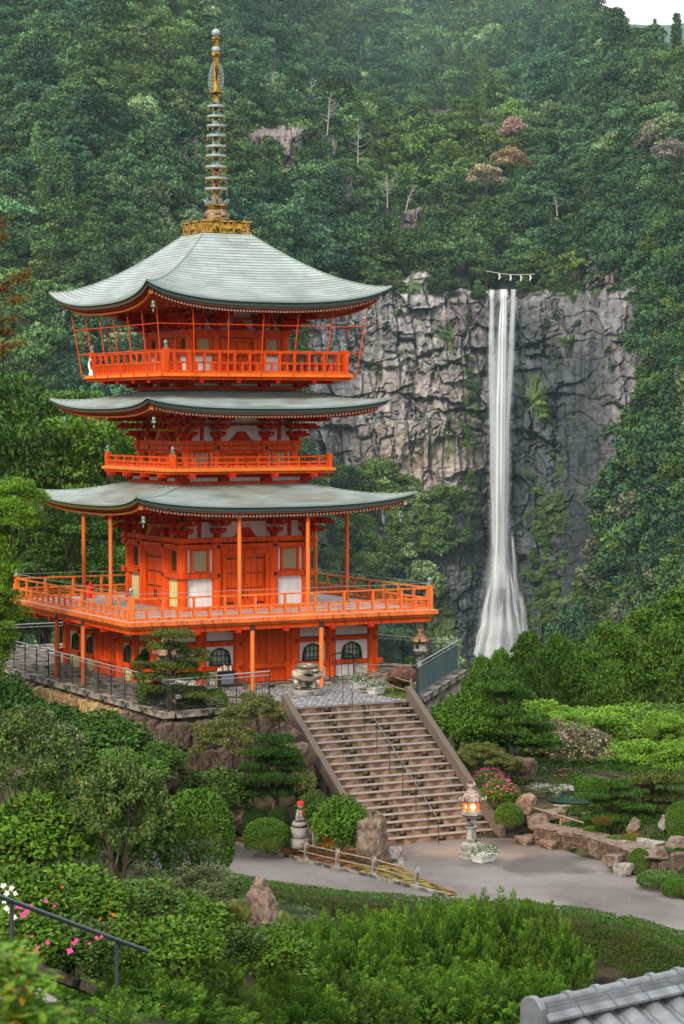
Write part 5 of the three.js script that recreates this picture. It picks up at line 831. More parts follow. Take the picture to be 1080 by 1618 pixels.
function stoneLantern(name, pos, H, label, m, roofM = m, o = {}) { // base, pedestal, post with rings, platform, fire box, roof with curled tips, jewel
  const l = thing(name, pos, label, 'lantern'), s = H / 2.4, L = (p, n = 6) => { const g = lathe(p.map(([a, b]) => [a * s, b * s]), n); return boxUV(g.toNonIndexed()); };
  const g1 = L([[0.001, 0.2], [0.36, 0.2], [0.38, 0.16], [0.4, 0.0]]); g1.computeVertexNormals(); part('base', g1, m, l);
  const g2 = L([[0.16, 0.56], [0.2, 0.5], [0.28, 0.44], [0.34, 0.34], [0.34, 0.2]]); g2.computeVertexNormals(); part('pedestal', g2, m, l);
  part('post', lathe([[0.14, 1.2], [0.145, 1.02], [0.19, 1.0], [0.19, 0.92], [0.14, 0.9], [0.15, 0.62], [0.2, 0.52]].map(([a, b]) => [a * s, b * s]), 20), m, l);
  const g3 = L([[0.31, 1.46], [0.33, 1.42], [0.33, 1.34], [0.24, 1.24], [0.14, 1.19]]); g3.computeVertexNormals(); part('platform', g3, m, l);
  const rf = L([[0.09, 2.1], [0.15, 2.06], [0.24, 1.96], [0.31, 1.84], [0.37, 1.77], [0.33, 1.73], [0.001, 1.76]]); rf.computeVertexNormals(); part('roof', rf, roofM, l);
  for (let k = 0; k < 6; k++) { const a = k * 1.047; part('roof_curl', tube([[Math.sin(a) * 0.3 * s, 1.84 * s, Math.cos(a) * 0.3 * s], [Math.sin(a) * 0.4 * s, 1.79 * s, Math.cos(a) * 0.4 * s], [Math.sin(a) * 0.45 * s, 1.85 * s, Math.cos(a) * 0.45 * s], [Math.sin(a) * 0.41 * s, 1.9 * s, Math.cos(a) * 0.41 * s]], 0.05 * s, 8, 6, 0.03 * s), roofM, l); }
  part('jewel', lathe([[0.001, 2.44], [0.03, 2.4], [0.1, 2.34], [0.145, 2.27], [0.13, 2.2], [0.08, 2.16], [0.1, 2.13], [0.1, 2.09]].map(([a, b]) => [a * s, b * s]), 18), roofM, l);
  const glow = o.lit ? new THREE.MeshPhysicalMaterial({ color: new THREE.Color().setRGB(0.8, 0.32, 0.05), roughness: 0.8, transmission: 0.55, thickness: 0, side: THREE.DoubleSide, emissive: new THREE.Color().setRGB(1, 0.3, 0.03), emissiveIntensity: 0.28 }) : M.dark;
  for (let k = 0; k < 6; k++) {
    const a = k * 1.047 + 0.5236; part('corner_post', bx(0.035 * s, 0.3 * s, 0.035 * s), o.lit ? mat(0.35, 0.14, 0.04, { rough: 0.8 }) : m, l, Math.sin(k * 1.047) * 0.26 * s, 1.6 * s, Math.cos(k * 1.047) * 0.26 * s, k * 1.047);
    part('fire_box_panel', bx(0.22 * s, 0.28 * s, 0.012), k % 2 && !o.lit ? m : glow, l, Math.sin(a) * 0.215 * s, 1.6 * s, Math.cos(a) * 0.215 * s, a);
  }
  if (o.lit) {
    const em = new THREE.MeshStandardMaterial({ color: 0x000000, emissive: new THREE.Color().setRGB(1, 0.72, 0.3), emissiveIntensity: 9 }), a = Math.atan2(EYE.x - pos.x, EYE.z - pos.z);
    for (const [da, w, h] of [[0.22, 0.12, 0.2], [-0.75, 0.05, 0.07]]) { const g = new THREE.CylinderGeometry(w / 2, w / 2, 0.02, 18); g.rotateX(Math.PI / 2); g.scale(1, h / w, 1); const p = part('lamp_opening', g, em, l, Math.sin(a + da) * 0.232 * s, 1.59 * s, Math.cos(a + da) * 0.232 * s, a + da); }
    part('bulb', new THREE.SphereGeometry(0.05, 12, 10), em, l, 0, 1.6 * s, 0);
    const lamp = new THREE.PointLight(new THREE.Color().setRGB(1, 0.42, 0.12), 9, 0, 2); lamp.position.set(Math.sin(a + Math.PI) * 0.34, 1.6 * s, Math.cos(a + Math.PI) * 0.34); lamp.castShadow = true; lamp.shadow.radius = 5; l.add(lamp);
  }
  l.rotation.y = o.turn ?? 0; return l;
}
stoneLantern('stone_lantern', new THREE.Vector3(-0.25, PLAZA, 19.75), 2.42, 'lit grey stone lantern standing on the plaza at the foot of the stairs', M.stonePale, mat(0.40, 0.33, 0.29, { rough: 0.9, map: lichenA }), { lit: true });
stoneLantern('stone_lantern', new THREE.Vector3(5.4, 0.0, 6.4), 2.1, 'unlit stone lantern with a brown mossy roof behind the right hand railing', M.stone, mat(0.28, 0.16, 0.10, { rough: 0.95, map: lichenA, bumpMap: roughA, bumpScale: 0.03 }), { turn: 0.4 });
stoneLantern('stone_lantern', new THREE.Vector3(-5.25, 0.0, 7.2), 2.2, 'weathered stone lantern with a reddish roof half hidden behind the pine on the terrace', M.stone, mat(0.30, 0.20, 0.15, { rough: 0.95, map: lichenA, bumpMap: roughA, bumpScale: 0.03 }), { turn: 0.9 });
{ // barrier with a rounded top, and the bamboo rails leading from it
  const g = thing('metal_barrier', new THREE.Vector3(2.85, 0.02, 4.95), 'small black arched metal barrier at the right of the pagoda front', 'barrier'); g.rotation.y = 0.15;
  part('frame', tube([[-0.55, 0, 0], [-0.55, 0.9, 0], [-0.45, 1.05, 0], [0, 1.08, 0], [0.45, 1.0, 0], [0.55, 0.85, 0], [0.55, 0, 0]], 0.025, 40, 8), M.dark, g); part('lower_bar', bar([-0.55, 0.2, 0], [0.55, 0.2, 0], 0.018), M.dark, g);
  for (const x of [-0.3, 0, 0.3]) part('upright', bar([x, 0.2, 0], [x, 1.06, 0], 0.012, 6), M.dark, g);
  const f = thing('bamboo_rail', new THREE.Vector3(0, 0, 0), 'low bamboo rail fencing the grass strip between the barrier and the terrace corner', 'fence');
  const P = [[3.45, 4.9], [3.0, 7.2], [2.62, 10.7]], Q = [[3.6, 4.6], [5.2, 6.0], [6.3, 6.2]];
  for (const S of [P, Q]) for (let i = 0; i < 2; i++) for (const y of [0.28, 0.62]) part('rail', bar([S[i][0], y, S[i][1]], [S[i + 1][0], y - 0.02, S[i + 1][1]], 0.022, 7), M.bamboo, f);
  for (const [x, z] of [...P, Q[1], Q[2], [2.8, 9.0]]) part('post', bar([x, 0, z], [x, 0.72, z], 0.03, 8), M.bamboo, f);
}
// planters of small white flowers
function planter(pos, w, label, turn) {
  const g = thing('flower_planter', pos, label, 'planter'); g.rotation.y = turn;
  const s = new THREE.CylinderGeometry(0.5, 0.42, 0.2, 4, 1); s.rotateY(Math.PI / 4); s.scale(w * 1.15, 1, w * 0.75); s.translate(0, 0.13, 0); const q = s.toNonIndexed(); q.computeVertexNormals(); part('pot', q, M.pot, g); part('pot_rim', bx(w * 0.86, 0.035, w * 0.58), M.pot, g, 0, 0.235, 0);
  for (const x of [-0.25, 0.25]) part('pot_foot', bx(0.08, 0.05, w * 0.4), M.pot, g, x * w, 0.02, 0);
  const R = [w * 0.6, 0.24, w * 0.46], sd = Math.round(pos.x * 100 + 999);
  part('leaves', fill(sd, (L, r) => clump(L, r, [0, 0.28, 0], R, { n: 700, len: 0.06, wid: 0.03, depth: 0.5, bottom: -0.2 })), leafMat(0.07, 0.15, 0.035), g);
  part('flowers', fill(sd + 1, (L, r) => { for (let k = 0; k < 230; k++) { const d = sphereDir(r); if (d.y < -0.1) d.y = -d.y; const c = [d.x * R[0] * 1.04, 0.28 + d.y * R[1] * 1.06, d.z * R[2] * 1.04]; for (let q = 0; q < 3; q++) { const a = q * 1.05 + r(); L.blade(c[0] - Math.cos(a) * 0.02, c[1], c[2] - Math.sin(a) * 0.02, new THREE.Vector3(Math.cos(a), 0.1, Math.sin(a)).normalize(), new THREE.Vector3(d.x, d.y + 0.6, d.z).normalize(), 0.042, 0.022, [1, 1, 1], 0.6); } } }), leafMat(0.8, 0.8, 0.76, { trans: 0.15 }), g);
  return g;
}
planter(new THREE.Vector3(2.3, 0.03, 7.3), 0.62, 'white planter of white flowers nearest the small black barrier', 0.2);
planter(new THREE.Vector3(2.08, 0.03, 9.1), 0.72, 'white planter of white flowers nearest the head of the stairs', 0.35);
planter(new THREE.Vector3(-0.32, PLAZA, 20.62), 0.86, 'white planter full of white flowers at the foot of the lit lantern', 0.3);
function rock(px, py, d, w, h, label, m, seed, o = {}) { // a boulder whose foot is at the sighted point
  const p = sight(px, py, d), q = thing('rock', p, label, 'rock', o.group), g = rockGeo(seed, w, h, o.t ?? w * 0.8, o); g.translate(0, h * 0.42, 0);
  const b = part('boulder', g, m, q); b.rotation.y = seed; if (o.lean) b.rotation.z = o.lean; return q;
}
rock(632, 1084, 83.6, 1.15, 0.75, 'dark red brown boulder on the grass inside the terrace rail', mat(0.11, 0.06, 0.048, { rough: 0.95, map: lichenA, bumpMap: roughA, bumpScale: 0.04 }), 3, { block: false });
// red cones and wires behind the pagoda deck railing, a plastic sheet tied to the upper cage
{
  const c = thing('traffic_cone', new THREE.Vector3(-3.3, 2.7, -4.9), 'red traffic cone standing on the pagoda deck behind the left railing', 'cone'); part('cone', lathe([[0.03, 0.7], [0.15, 0.05], [0.2, 0.04], [0.2, 0]], 16), M.red, c); part('foot', bx(0.42, 0.03, 0.42), M.red, c, 0, 0.015, 0);
  const s = thing('plastic_sheet', new THREE.Vector3(-3.78, 11.5, -3.6), 'crumpled bluish white sheet tied at the far left corner of the top balcony', 'sheet');
  part('sheet', gridMesh(8, 12, (u, v) => [0.05 * Math.sin(u * 9 + v * 3), v * 0.62 + 0.05 * Math.sin(u * 7), (u - 0.5) * (0.5 - 0.3 * v) + 0.06 * Math.sin(v * 8)]), mat(0.6, 0.68, 0.72, { rough: 0.6 }), s);
}

// ---------- plants ----------
const LM = {
  clip: leafMat(0.075, 0.178, 0.016), clipDark: leafMat(0.036, 0.098, 0.016), azalea: leafMat(0.085, 0.185, 0.015), azaleaDark: leafMat(0.062, 0.130, 0.022), broad: leafMat(0.085, 0.165, 0.036, { rough: 0.45, spec: 0.35 }),
  pine: leafMat(0.050, 0.125, 0.018, { trans: 0.15 }), pineOld: leafMat(0.085, 0.125, 0.022, { trans: 0.15 }), maple: leafMat(0.105, 0.225, 0.022, { trans: 0.42 }), mapleDark: leafMat(0.060, 0.140, 0.022, { trans: 0.38 }), mapleBright: leafMat(0.15, 0.31, 0.025, { trans: 0.45 }),
  juniper: leafMat(0.082, 0.205, 0.018, { trans: 0.28 }), juniperTip: leafMat(0.10, 0.22, 0.028, { trans: 0.3 }), cedar: leafMat(0.072, 0.165, 0.018, { trans: 0.25 }), yellowish: leafMat(0.125, 0.165, 0.045), hedge: leafMat(0.055, 0.135, 0.018), silver: leafMat(0.13, 0.20, 0.085, { rough: 0.4 }),
  fresh: leafMat(0.185, 0.37, 0.03, { trans: 0.45 }), autumn: leafMat(0.26, 0.13, 0.035, { trans: 0.35 }), pink: leafMat(0.72, 0.075, 0.30, { trans: 0.25 }), white: leafMat(0.75, 0.75, 0.72, { trans: 0.25 }), palePink: leafMat(0.62, 0.36, 0.33, { trans: 0.25 }), orange: leafMat(0.55, 0.10, 0.02), redF: leafMat(0.62, 0.015, 0.012), silverLeaf: leafMat(0.16, 0.20, 0.12),
};
// prototype crowns (leaf geometry), reused by many plants
const G = {};
for (let v = 0; v < 3; v++) G['dome' + v] = fill(200 + v, (L, r) => { clump(L, r, [0, 0.36, 0], [0.5, 0.56, 0.5], { n: 9500, len: 0.042, wid: 0.024, depth: 0.10, bottom: -0.55, out: 0.9, mess: 0.8, lump: 0.045, hue: 0.28, soft: 0.55, clumpTone: 0 }); }); // clipped dome, 1 m tall and wide
for (let v = 0; v < 3; v++) G['bush' + v] = fill(210 + v, (L, r) => { for (let k = 0; k < 22; k++) { const a = k * 2.4, q = 0.38 * Math.sqrt(k / 22); clump(L, r, [Math.cos(a) * q, 0.36 + 0.34 * (1 - q * q / 0.145) * (0.7 + 0.5 * r()) - 0.05, Math.sin(a) * q], [0.19, 0.16, 0.19], { n: 380, len: 0.06, wid: 0.028, depth: 0.5, bottom: -0.5, clumpTone: 0.2, soft: 0.4 }); } clump(L, r, [0, 0.3, 0], [0.44, 0.4, 0.44], { n: 1200, len: 0.07, wid: 0.04, depth: 0.4, bottom: -0.7 }); });
for (let v = 0; v < 2; v++) G['pad' + v] = fill(220 + v, (L, r) => { for (let k = 0; k < 13; k++) { const a = k * 2.4, q = 0.40 * Math.sqrt(k / 13); clump(L, r, [Math.cos(a) * q, 0.02 * r(), Math.sin(a) * q], [0.18, 0.15, 0.18], { n: 330, len: 0.085, wid: 0.017, depth: 0.6, bottom: -0.15, rise: 0.7, out: 0.8, mess: 0.5, hue: 0.35, clumpTone: 0.2, soft: 0.5 }); } }); // cloud-pruned pine pad 1 m wide
for (let v = 0; v < 3; v++) G['maple' + v] = fill(230 + v, (L, r) => { for (let k = 0; k < 46; k++) { const t = k / 45, a = k * 2.4 + r(), q = 0.46 * Math.sin(Math.PI * (0.2 + 0.66 * t)) * (0.55 + 0.5 * r()); clump(L, r, [Math.cos(a) * q, 0.12 + 0.78 * t, Math.sin(a) * q], [0.15 + 0.07 * r(), 0.045, 0.15 + 0.07 * r()], { n: 300, len: 0.036, wid: 0.024, depth: 0.9, bottom: -0.6, out: 0.7, rise: -0.15, faceUp: 1.2, hue: 0.3, clumpTone: 0.25, soft: 0.45 }); } }); // layered sprays, 1 m
for (let v = 0; v < 3; v++) G['grand' + v] = fill(235 + v, (L, r) => { for (let k = 0; k < 90; k++) { const t = k / 89, a = k * 2.4 + r(), q = 0.47 * Math.sin(Math.PI * (0.2 + 0.66 * t)) * (0.5 + 0.55 * r()); clump(L, r, [Math.cos(a) * q, 0.1 + 0.82 * t, Math.sin(a) * q], [0.10 + 0.06 * r(), 0.022, 0.10 + 0.06 * r()], { n: 330, len: 0.02, wid: 0.014, depth: 0.9, bottom: -0.5, out: 0.7, rise: -0.15, faceUp: 1.2, hue: 0.3, clumpTone: 0.35, soft: 0.45 }); } });
for (let v = 0; v < 3; v++) G['cedar' + v] = fill(240 + v, (L, r) => { for (let k = 0; k < 60; k++) { const t = Math.pow(k / 59, 0.8), a = k * 2.4, q = lerp(0.42, 0.06, t * t) * (0.65 + 0.45 * r()); clump(L, r, [Math.cos(a) * q, 0.08 + 0.86 * t, Math.sin(a) * q], [0.085, 0.065 + 0.04 * r(), 0.085], { n: 170, len: 0.05, wid: 0.018, depth: 0.6, bottom: -0.4, rise: 0.55, out: 0.8, clumpTone: 0.28, soft: 0.45 }); } });
for (let v = 0; v < 3; v++) G['juniper' + v] = fill(250 + v, (L, r) => { // billowing juniper: plumes that point up and outwards
  for (let k = 0; k < 120; k++) { const d = sphereDir(r); if (d.y < -0.25) d.y *= -1; const q = 0.82 + 0.2 * r(), c = [d.x * 0.46 * q, 0.42 + d.y * 0.46 * q, d.z * 0.46 * q], ax = d.clone().multiplyScalar(0.7).addScaledVector(up3, 0.75).addScaledVector(sphereDir(r), 0.25).normalize(), len = 0.13 + 0.10 * r(), tone = 0.6 + 0.7 * r();
    for (let j = 0; j < 95; j++) { const t = r(), w = 0.052 * Math.sin(Math.PI * Math.min(1, 0.18 + t * 0.82)), o = sphereDir(r), n = o.clone().addScaledVector(ax, -o.dot(ax)).normalize(), dir = ax.clone().multiplyScalar(0.8).addScaledVector(n, 0.75).addScaledVector(sphereDir(r), 0.3).normalize(), h = tone * (0.75 + 0.5 * r()) * (0.7 + 0.7 * t), dry = r() < 0.008; L.blade(c[0] + ax.x * len * t + n.x * w * r(), c[1] + ax.y * len * t + n.y * w * r(), c[2] + ax.z * len * t + n.z * w * r(), dir, n.clone().addScaledVector(d, 0.8).normalize(), 0.030 + 0.012 * r(), 0.010, dry ? [3, 0.7, 1.2] : [h * (1 + 0.25 * t), h, h * 0.9], 0.4); } }
  clump(L, r, [0, 0.38, 0], [0.36, 0.36, 0.36], { n: 700, len: 0.09, wid: 0.045, depth: 0.3, bottom: -0.9, hue: 0.2 });
});
for (let v = 0; v < 2; v++) G['open' + v] = fill(260 + v, (L, r) => { for (let k = 0; k < 70; k++) { const d = sphereDir(r); if (d.y < -0.35) d.y *= -0.7; const q = 0.55 + 0.45 * Math.sqrt(r()); clump(L, r, [d.x * 0.44 * q, 0.56 + d.y * 0.4 * q, d.z * 0.44 * q], [0.075, 0.05, 0.075], { n: 150, len: 0.030, wid: 0.017, depth: 0.9, bottom: -0.8, out: 0.6, mess: 1, hue: 0.45, clumpTone: 0.3, soft: 0.25, yel: 0.35 }); } }); // airy shrub that shows its branches
for (let v = 0; v < 2; v++) G['flower' + v] = fill(270 + v, (L, r) => { for (let k = 0; k < 46; k++) { const d = sphereDir(r); d.y = Math.abs(d.y) * 0.95 + 0.05; const c = [d.x * 0.5, 0.36 + d.y * 0.48, d.z * 0.5], n = new THREE.Vector3(d.x, d.y + 0.3, d.z).normalize(), tt = 0.8 + 0.35 * r(); for (let q = 0; q < 5; q++) { const a = q * 1.257 + k, e = new THREE.Vector3(Math.cos(a), Math.sin(a * 1.7) * 0.4, Math.sin(a)).addScaledVector(n, 0.5).normalize(); L.blade(c[0], c[1], c[2], e, n, 0.042, 0.03, [tt, tt, tt], 0.5); } } });
G.speck = fill(275, (L, r) => { for (let k = 0; k < 330; k++) { const d = sphereDir(r); d.y = Math.abs(d.y); const q = 0.75 + 0.27 * r(), c = [d.x * 0.5 * q, 0.3 + d.y * 0.5 * q, d.z * 0.5 * q], n = new THREE.Vector3(d.x, d.y + 0.4, d.z).normalize(), tt = 0.75 + 0.5 * r(); for (let j = 0; j < 3; j++) { const e = sphereDir(r).addScaledVector(n, 0.6).normalize(); L.blade(c[0], c[1], c[2], e, n, 0.022, 0.018, [tt, tt, tt], 0.5); } } });
for (let v = 0; v < 3; v++) G['puff' + v] = fill(280 + v, (L, r) => { for (let k = 0; k < 64; k++) { const d = sphereDir(r); d.y = Math.abs(d.y) * 1.1 - 0.1; const q = 0.5 + 0.5 * Math.sqrt(r()), R = 0.07 + 0.07 * r(); clump(L, r, [d.x * 0.46 * q, 0.32 + d.y * 0.55 * q, d.z * 0.46 * q], [R * 1.3, R * 0.6, R * 1.3], { n: 330, len: 0.026, wid: 0.017, depth: 0.7, bottom: -0.5, out: 0.7, rise: -0.1, faceUp: 0.9, hue: 0.3, clumpTone: 0.4, soft: 0.5 }); } });
const twig = (seed, n, h, sp, r0) => { const r = rng(seed), g = []; for (let k = 0; k < n; k++) { const a = k * 2.4 + r(), e = [Math.cos(a) * sp * (0.4 + 0.6 * r()), h * (0.6 + 0.4 * r()), Math.sin(a) * sp * (0.4 + 0.6 * r())], m = [e[0] * 0.35, h * 0.35, e[2] * 0.35]; g.push(tube([[0, -0.1, 0], m, e], r0, 6, 5, r0 * 0.25)); for (let q = 0; q < 2; q++) { const t = 0.6 + 0.3 * r(), b = [e[0] * t, lerp(m[1], e[1], t), e[2] * t], f = [b[0] + (r() - 0.5) * sp * 0.6, b[1] + h * 0.2 * r(), b[2] + (r() - 0.5) * sp * 0.6]; g.push(tube([b, f], r0 * 0.4, 2, 4, r0 * 0.15)); } } return mergeGeometries(g); };
const TW = { bush: twig(1, 7, 0.6, 0.36, 0.022), open: twig(2, 6, 0.85, 0.4, 0.009), tree: twig(3, 5, 0.8, 0.42, 0.016), dense: twig(4, 5, 0.5, 0.25, 0.03) };
// a plant standing at a sighted foot: width and height in station units at that distance
function plant(name, geo, m, px, pyFoot, pyTop, wpx, d, label, o = {}) {
  const k = d / 3700, p = sight(px, pyFoot, d), t = thing(name, p, label, o.cat ?? (name.includes('tree') ? 'tree' : 'shrub'), o.group), w = wpx * k, h = (pyFoot - pyTop) * k * (o.hs ?? 1);
  const f = part(name.includes('tree') ? 'crown' : 'foliage', G[geo], m, t); f.scale.set(w, h, o.depth ? o.depth : w); f.rotation.y = o.turn ?? (px * 0.7 + pyTop);
  if (o.twig !== null) { const s = part(name.includes('tree') ? 'trunk' : 'stem', TW[o.twig ?? 'dense'], o.bark ?? M.bark, t); s.scale.set(w, h, w); }
  for (const [fg, fm, s] of o.flowers ?? []) { const q = part('flowers', G[fg], fm, t); q.userData.kind = 'stuff'; if (geo.startsWith('open')) q.position.y = 0.2 * h; q.scale.set(w * s, h * s, w * s); q.rotation.y = px; }
  return t;
}
// pine trained in pads: [dx, dy, w] of every pad in station units from the foot
function padPine(px, py, d, pads, label, m, trunkTop, name = 'pine_tree', flat = 0.75) {
  const k = d / 3700, t = thing(name, sight(px, py, d), label, 'tree'), r = rng(Math.round(px * 3 + py)), tr = [[0, -0.2, 0]];
  for (let i = 1; i <= 4; i++) tr.push([0.12 * (r() - 0.5) * trunkTop * k, trunkTop * k * i / 4, 0.12 * (r() - 0.5) * trunkTop * k]); part('trunk', tube(tr, 0.10 * Math.sqrt(trunkTop / 60), 14, 7, 0.04), M.bark, t);
  pads.forEach(([dx, dy, w], i) => { const z = (r() - 0.5) * w * k * 0.9, X = RIGHT.clone().multiplyScalar(dx * k).addScaledVector(AHEAD, z), q = part('foliage_pad', G['pad' + i % 2], m, t, X.x, dy * k, X.z, r() * 6); q.scale.set(w * k * 1.12, w * k * flat * 1.2, w * k * 1.12); const y0 = Math.max(0.1, dy * k - 0.25 * w * k); part('limb', tube([[0, y0 * 0.9, 0], [X.x * 0.5, y0 * 0.97, X.z * 0.5], [X.x * 0.9, dy * k - 0.02, X.z * 0.9]], 0.04, 6, 5, 0.02), M.bark, t); });
  return t;
}
// -- left: maples behind and beside the pagoda
const maples = 'green maple trees behind the left side of the pagoda';
const mapleTree = (px, foot, top, w, d, v, m, label) => plant('maple_tree', 'grand' + v, m, px, foot, top, w, d, label, { twig: 'tree' });
mapleTree(70, 1010, 590, 330, 128, 0, LM.mapleDark, 'tall maple tree left of the pagoda, its crown level with the middle roof'); plant('maple_tree', 'puff1', LM.mapleBright, 22, 865, 738, 112, 84.5, 'maple sprays hiding the left corner of the lowest roof', { twig: 'tree' }); mapleTree(150, 990, 640, 300, 118, 1, LM.maple, 'maple tree with dark forked branches beside the middle roof of the pagoda'); mapleTree(-40, 1040, 560, 300, 115, 2, LM.mapleDark, 'maple tree at the left edge of the view above the other maples');
mapleTree(-40, 1060, 730, 170, 85, 1, LM.mapleBright, 'bright green maple tree at the left edge beside the pagoda deck'); mapleTree(95, 1010, 770, 190, 108, 2, LM.mapleDark, 'shaded maple tree behind the left column of the deck'); mapleTree(-30, 1090, 880, 130, 84, 0, LM.mapleBright, 'lowest bright maple tree, its sprays reaching over the pagoda deck at the left'); mapleTree(30, 1010, 900, 190, 110, 1, LM.mapleDark, 'dark maple under the deck level behind the left railing'); mapleTree(200, 985, 790, 170, 124, 0, LM.mapleDark, 'deep green tree seen between the deck and the lowest roof at the left'); mapleTree(262, 700, 560, 90, 140, 2, LM.mapleDark, 'tree top showing between the two upper roofs at the left');
{ const t = thing('bare_branch', sight(196, 800, 116), 'dark forked tree trunk leaning left below the middle roof of the pagoda', 'trunk'), k = 116 / 3700, V = (x, y) => RIGHT.clone().multiplyScalar((x - 196) * k).add(new THREE.Vector3(0, (800 - y) * k, 0)); part('trunk', tube([V(200, 860), V(178, 765), V(165, 715), V(140, 672), V(118, 640)], 0.2, 20, 7, 0.06), M.bark, t); part('limb', tube([V(163, 712), V(190, 682), V(210, 655)], 0.1, 10, 6, 0.04), M.bark, t); part('limb', tube([V(160, 705), V(158, 668), V(150, 640)], 0.06, 8, 5, 0.02), M.bark, t); }
{ // reddish twigs of a spring tree reaching in from the left edge
  const r = rng(77), d = 60, k = d / 3700, t = thing('spring_tree', sight(-120, 760, d), 'spring tree with tan young leaves reaching in at the left edge', 'tree'), g = [], V = (x, y, z) => RIGHT.clone().multiplyScalar((x + 120) * k).add(new THREE.Vector3(0, (760 - y) * k, 0)).addScaledVector(AHEAD, z), L = new Leaves();
  g.push(tube([V(-120, 1300, 0), V(-125, 900, 0), V(-115, 600, 0), V(-120, 330, 0)], 0.14, 10, 7, 0.05));
  for (const [x0, y0, x1, y1] of [[-120, 560, 70, 408], [-120, 600, 40, 470], [-118, 520, 30, 335], [-118, 640, 22, 500], [-120, 500, 48, 440], [-120, 480, 10, 372], [-118, 620, 30, 545], [-118, 560, 52, 520]]) {
    const a = V(x0, y0, 0), b = V(x1, y1, 2 * (r() - 0.5)), m = a.clone().lerp(b, 0.5); m.y += 10 * k; g.push(tube([a, m, b], 0.05, 10, 5, 0.012));
    for (let q = 0; q < 7; q++) { const s = 0.55 + 0.45 * r(), p = a.clone().lerp(b, s), e = p.clone().add(new THREE.Vector3((r() - 0.5) * 0.8, 0.25 * (r() - 0.3), (r() - 0.5) * 0.8)); g.push(tube([p, e], 0.012, 2, 4, 0.006)); for (let j = 0; j < 55; j++) { const c = p.clone().lerp(e, r()); L.blade(c.x + 0.3 * (r() - 0.5), c.y + 0.14 * (r() - 0.5), c.z + 0.3 * (r() - 0.5), sphereDir(r), sphereDir(r), 0.085, 0.045, r() < 0.5 ? [1.0, 0.8, 0.6] : [0.5, 1.0, 0.7], 0.2); } }
  }
  part('branches', mergeGeometries(g), M.bark, t); part('leaves', L.build(), LM.autumn, t);
}
// -- plants on the terrace
padPine(268, 1122, 78.2, [[8, 118, 62], [-4, 96, 58], [36, 88, 44], [48, 78, 40], [4, 62, 76], [-28, 48, 56], [34, 46, 60], [-12, 30, 66], [26, 24, 56], [-44, 72, 30], [44, 22, 40]], 'trained pine tree with layered pads on the terrace corner behind the railing', LM.pineOld, 112);
plant('clipped_shrub', 'dome0', LM.clip, 338, 1122, 1086, 44, 79, 'small clipped round shrub behind the railing, right of the terrace pine'); plant('clipped_shrub', 'dome1', LM.clipDark, 226, 1075, 1030, 34, 85, 'round dark shrub beside the half hidden lantern on the terrace'); plant('shrub', 'bush0', LM.azaleaDark, 244, 1118, 1072, 60, 79.5, 'low bluish dark shrub under the terrace pine', {}); plant('shrub', 'bush1', LM.pineOld, 300, 1124, 1095, 50, 79, 'low brownish green shrub between the pine and the railing');
// -- below the terrace, left of the stairs
plant('shrub', 'open0', LM.yellowish, 402, 1185, 1092, 112, 76.5, 'pale yellow green airy shrub beneath the railing left of the stair head', { twig: 'open', bark: M.barkPale }); plant('shrub', 'open1', LM.yellowish, 350, 1235, 1130, 120, 75.5, 'yellowish green spreading shrub against the retaining wall', { twig: 'open', bark: M.barkPale }); plant('shrub', 'bush2', LM.azaleaDark, 345, 1282, 1195, 120, 74, 'dark reddish tinged azalea at the foot of the wall', {}); plant('shrub', 'bush1', LM.yellowish, 452, 1230, 1160, 56, 75, 'small pale shrub beside the left stair wall');
padPine(432, 1290, 73.4, [[2, 118, 50], [-22, 100, 44], [22, 98, 40], [-32, 78, 40], [2, 84, 52], [28, 74, 40], [-12, 60, 54], [20, 54, 46], [-34, 52, 40], [-24, 32, 44], [10, 34, 46], [-2, 104, 40], [34, 90, 26]], 'dark cloud pruned pine beside the left stair wall, above the red capped statue', LM.clipDark, 110, 'cloud_pruned_pine', 1.1);
plant('clipped_shrub', 'dome0', LM.clip, 421, 1342, 1288, 74, 72.2, 'wide clipped dome shrub left of the statue beside the path'); plant('clipped_shrub', 'dome2', LM.clip, 487, 1310, 1266, 36, 74, 'small rounded shrub directly behind the statue'); plant('clipped_shrub', 'dome1', LM.clipDark, 402, 1312, 1272, 40, 73.6, 'small dark clipped shrub behind the wide dome'); plant('clipped_shrub', 'dome2', LM.clipDark, 440, 1306, 1272, 34, 73.4, 'small dark round shrub under the cloud pruned pine');
plant('shrub', 'bush0', LM.clip, 538, 1340, 1242, 98, 71.8, 'rounded glossy shrub on a short trunk leaning over the big boulder by the stairs', { twig: 'bush', bark: M.barkPale });
plant('shrub', 'bush2', LM.azalea, 296, 1226, 1206, 26, 73, 'small azalea with bright pink flowers below the wall stones', { flowers: [['flower0', LM.pink, 1.03], ['flower1', LM.pink, 1.02]] });
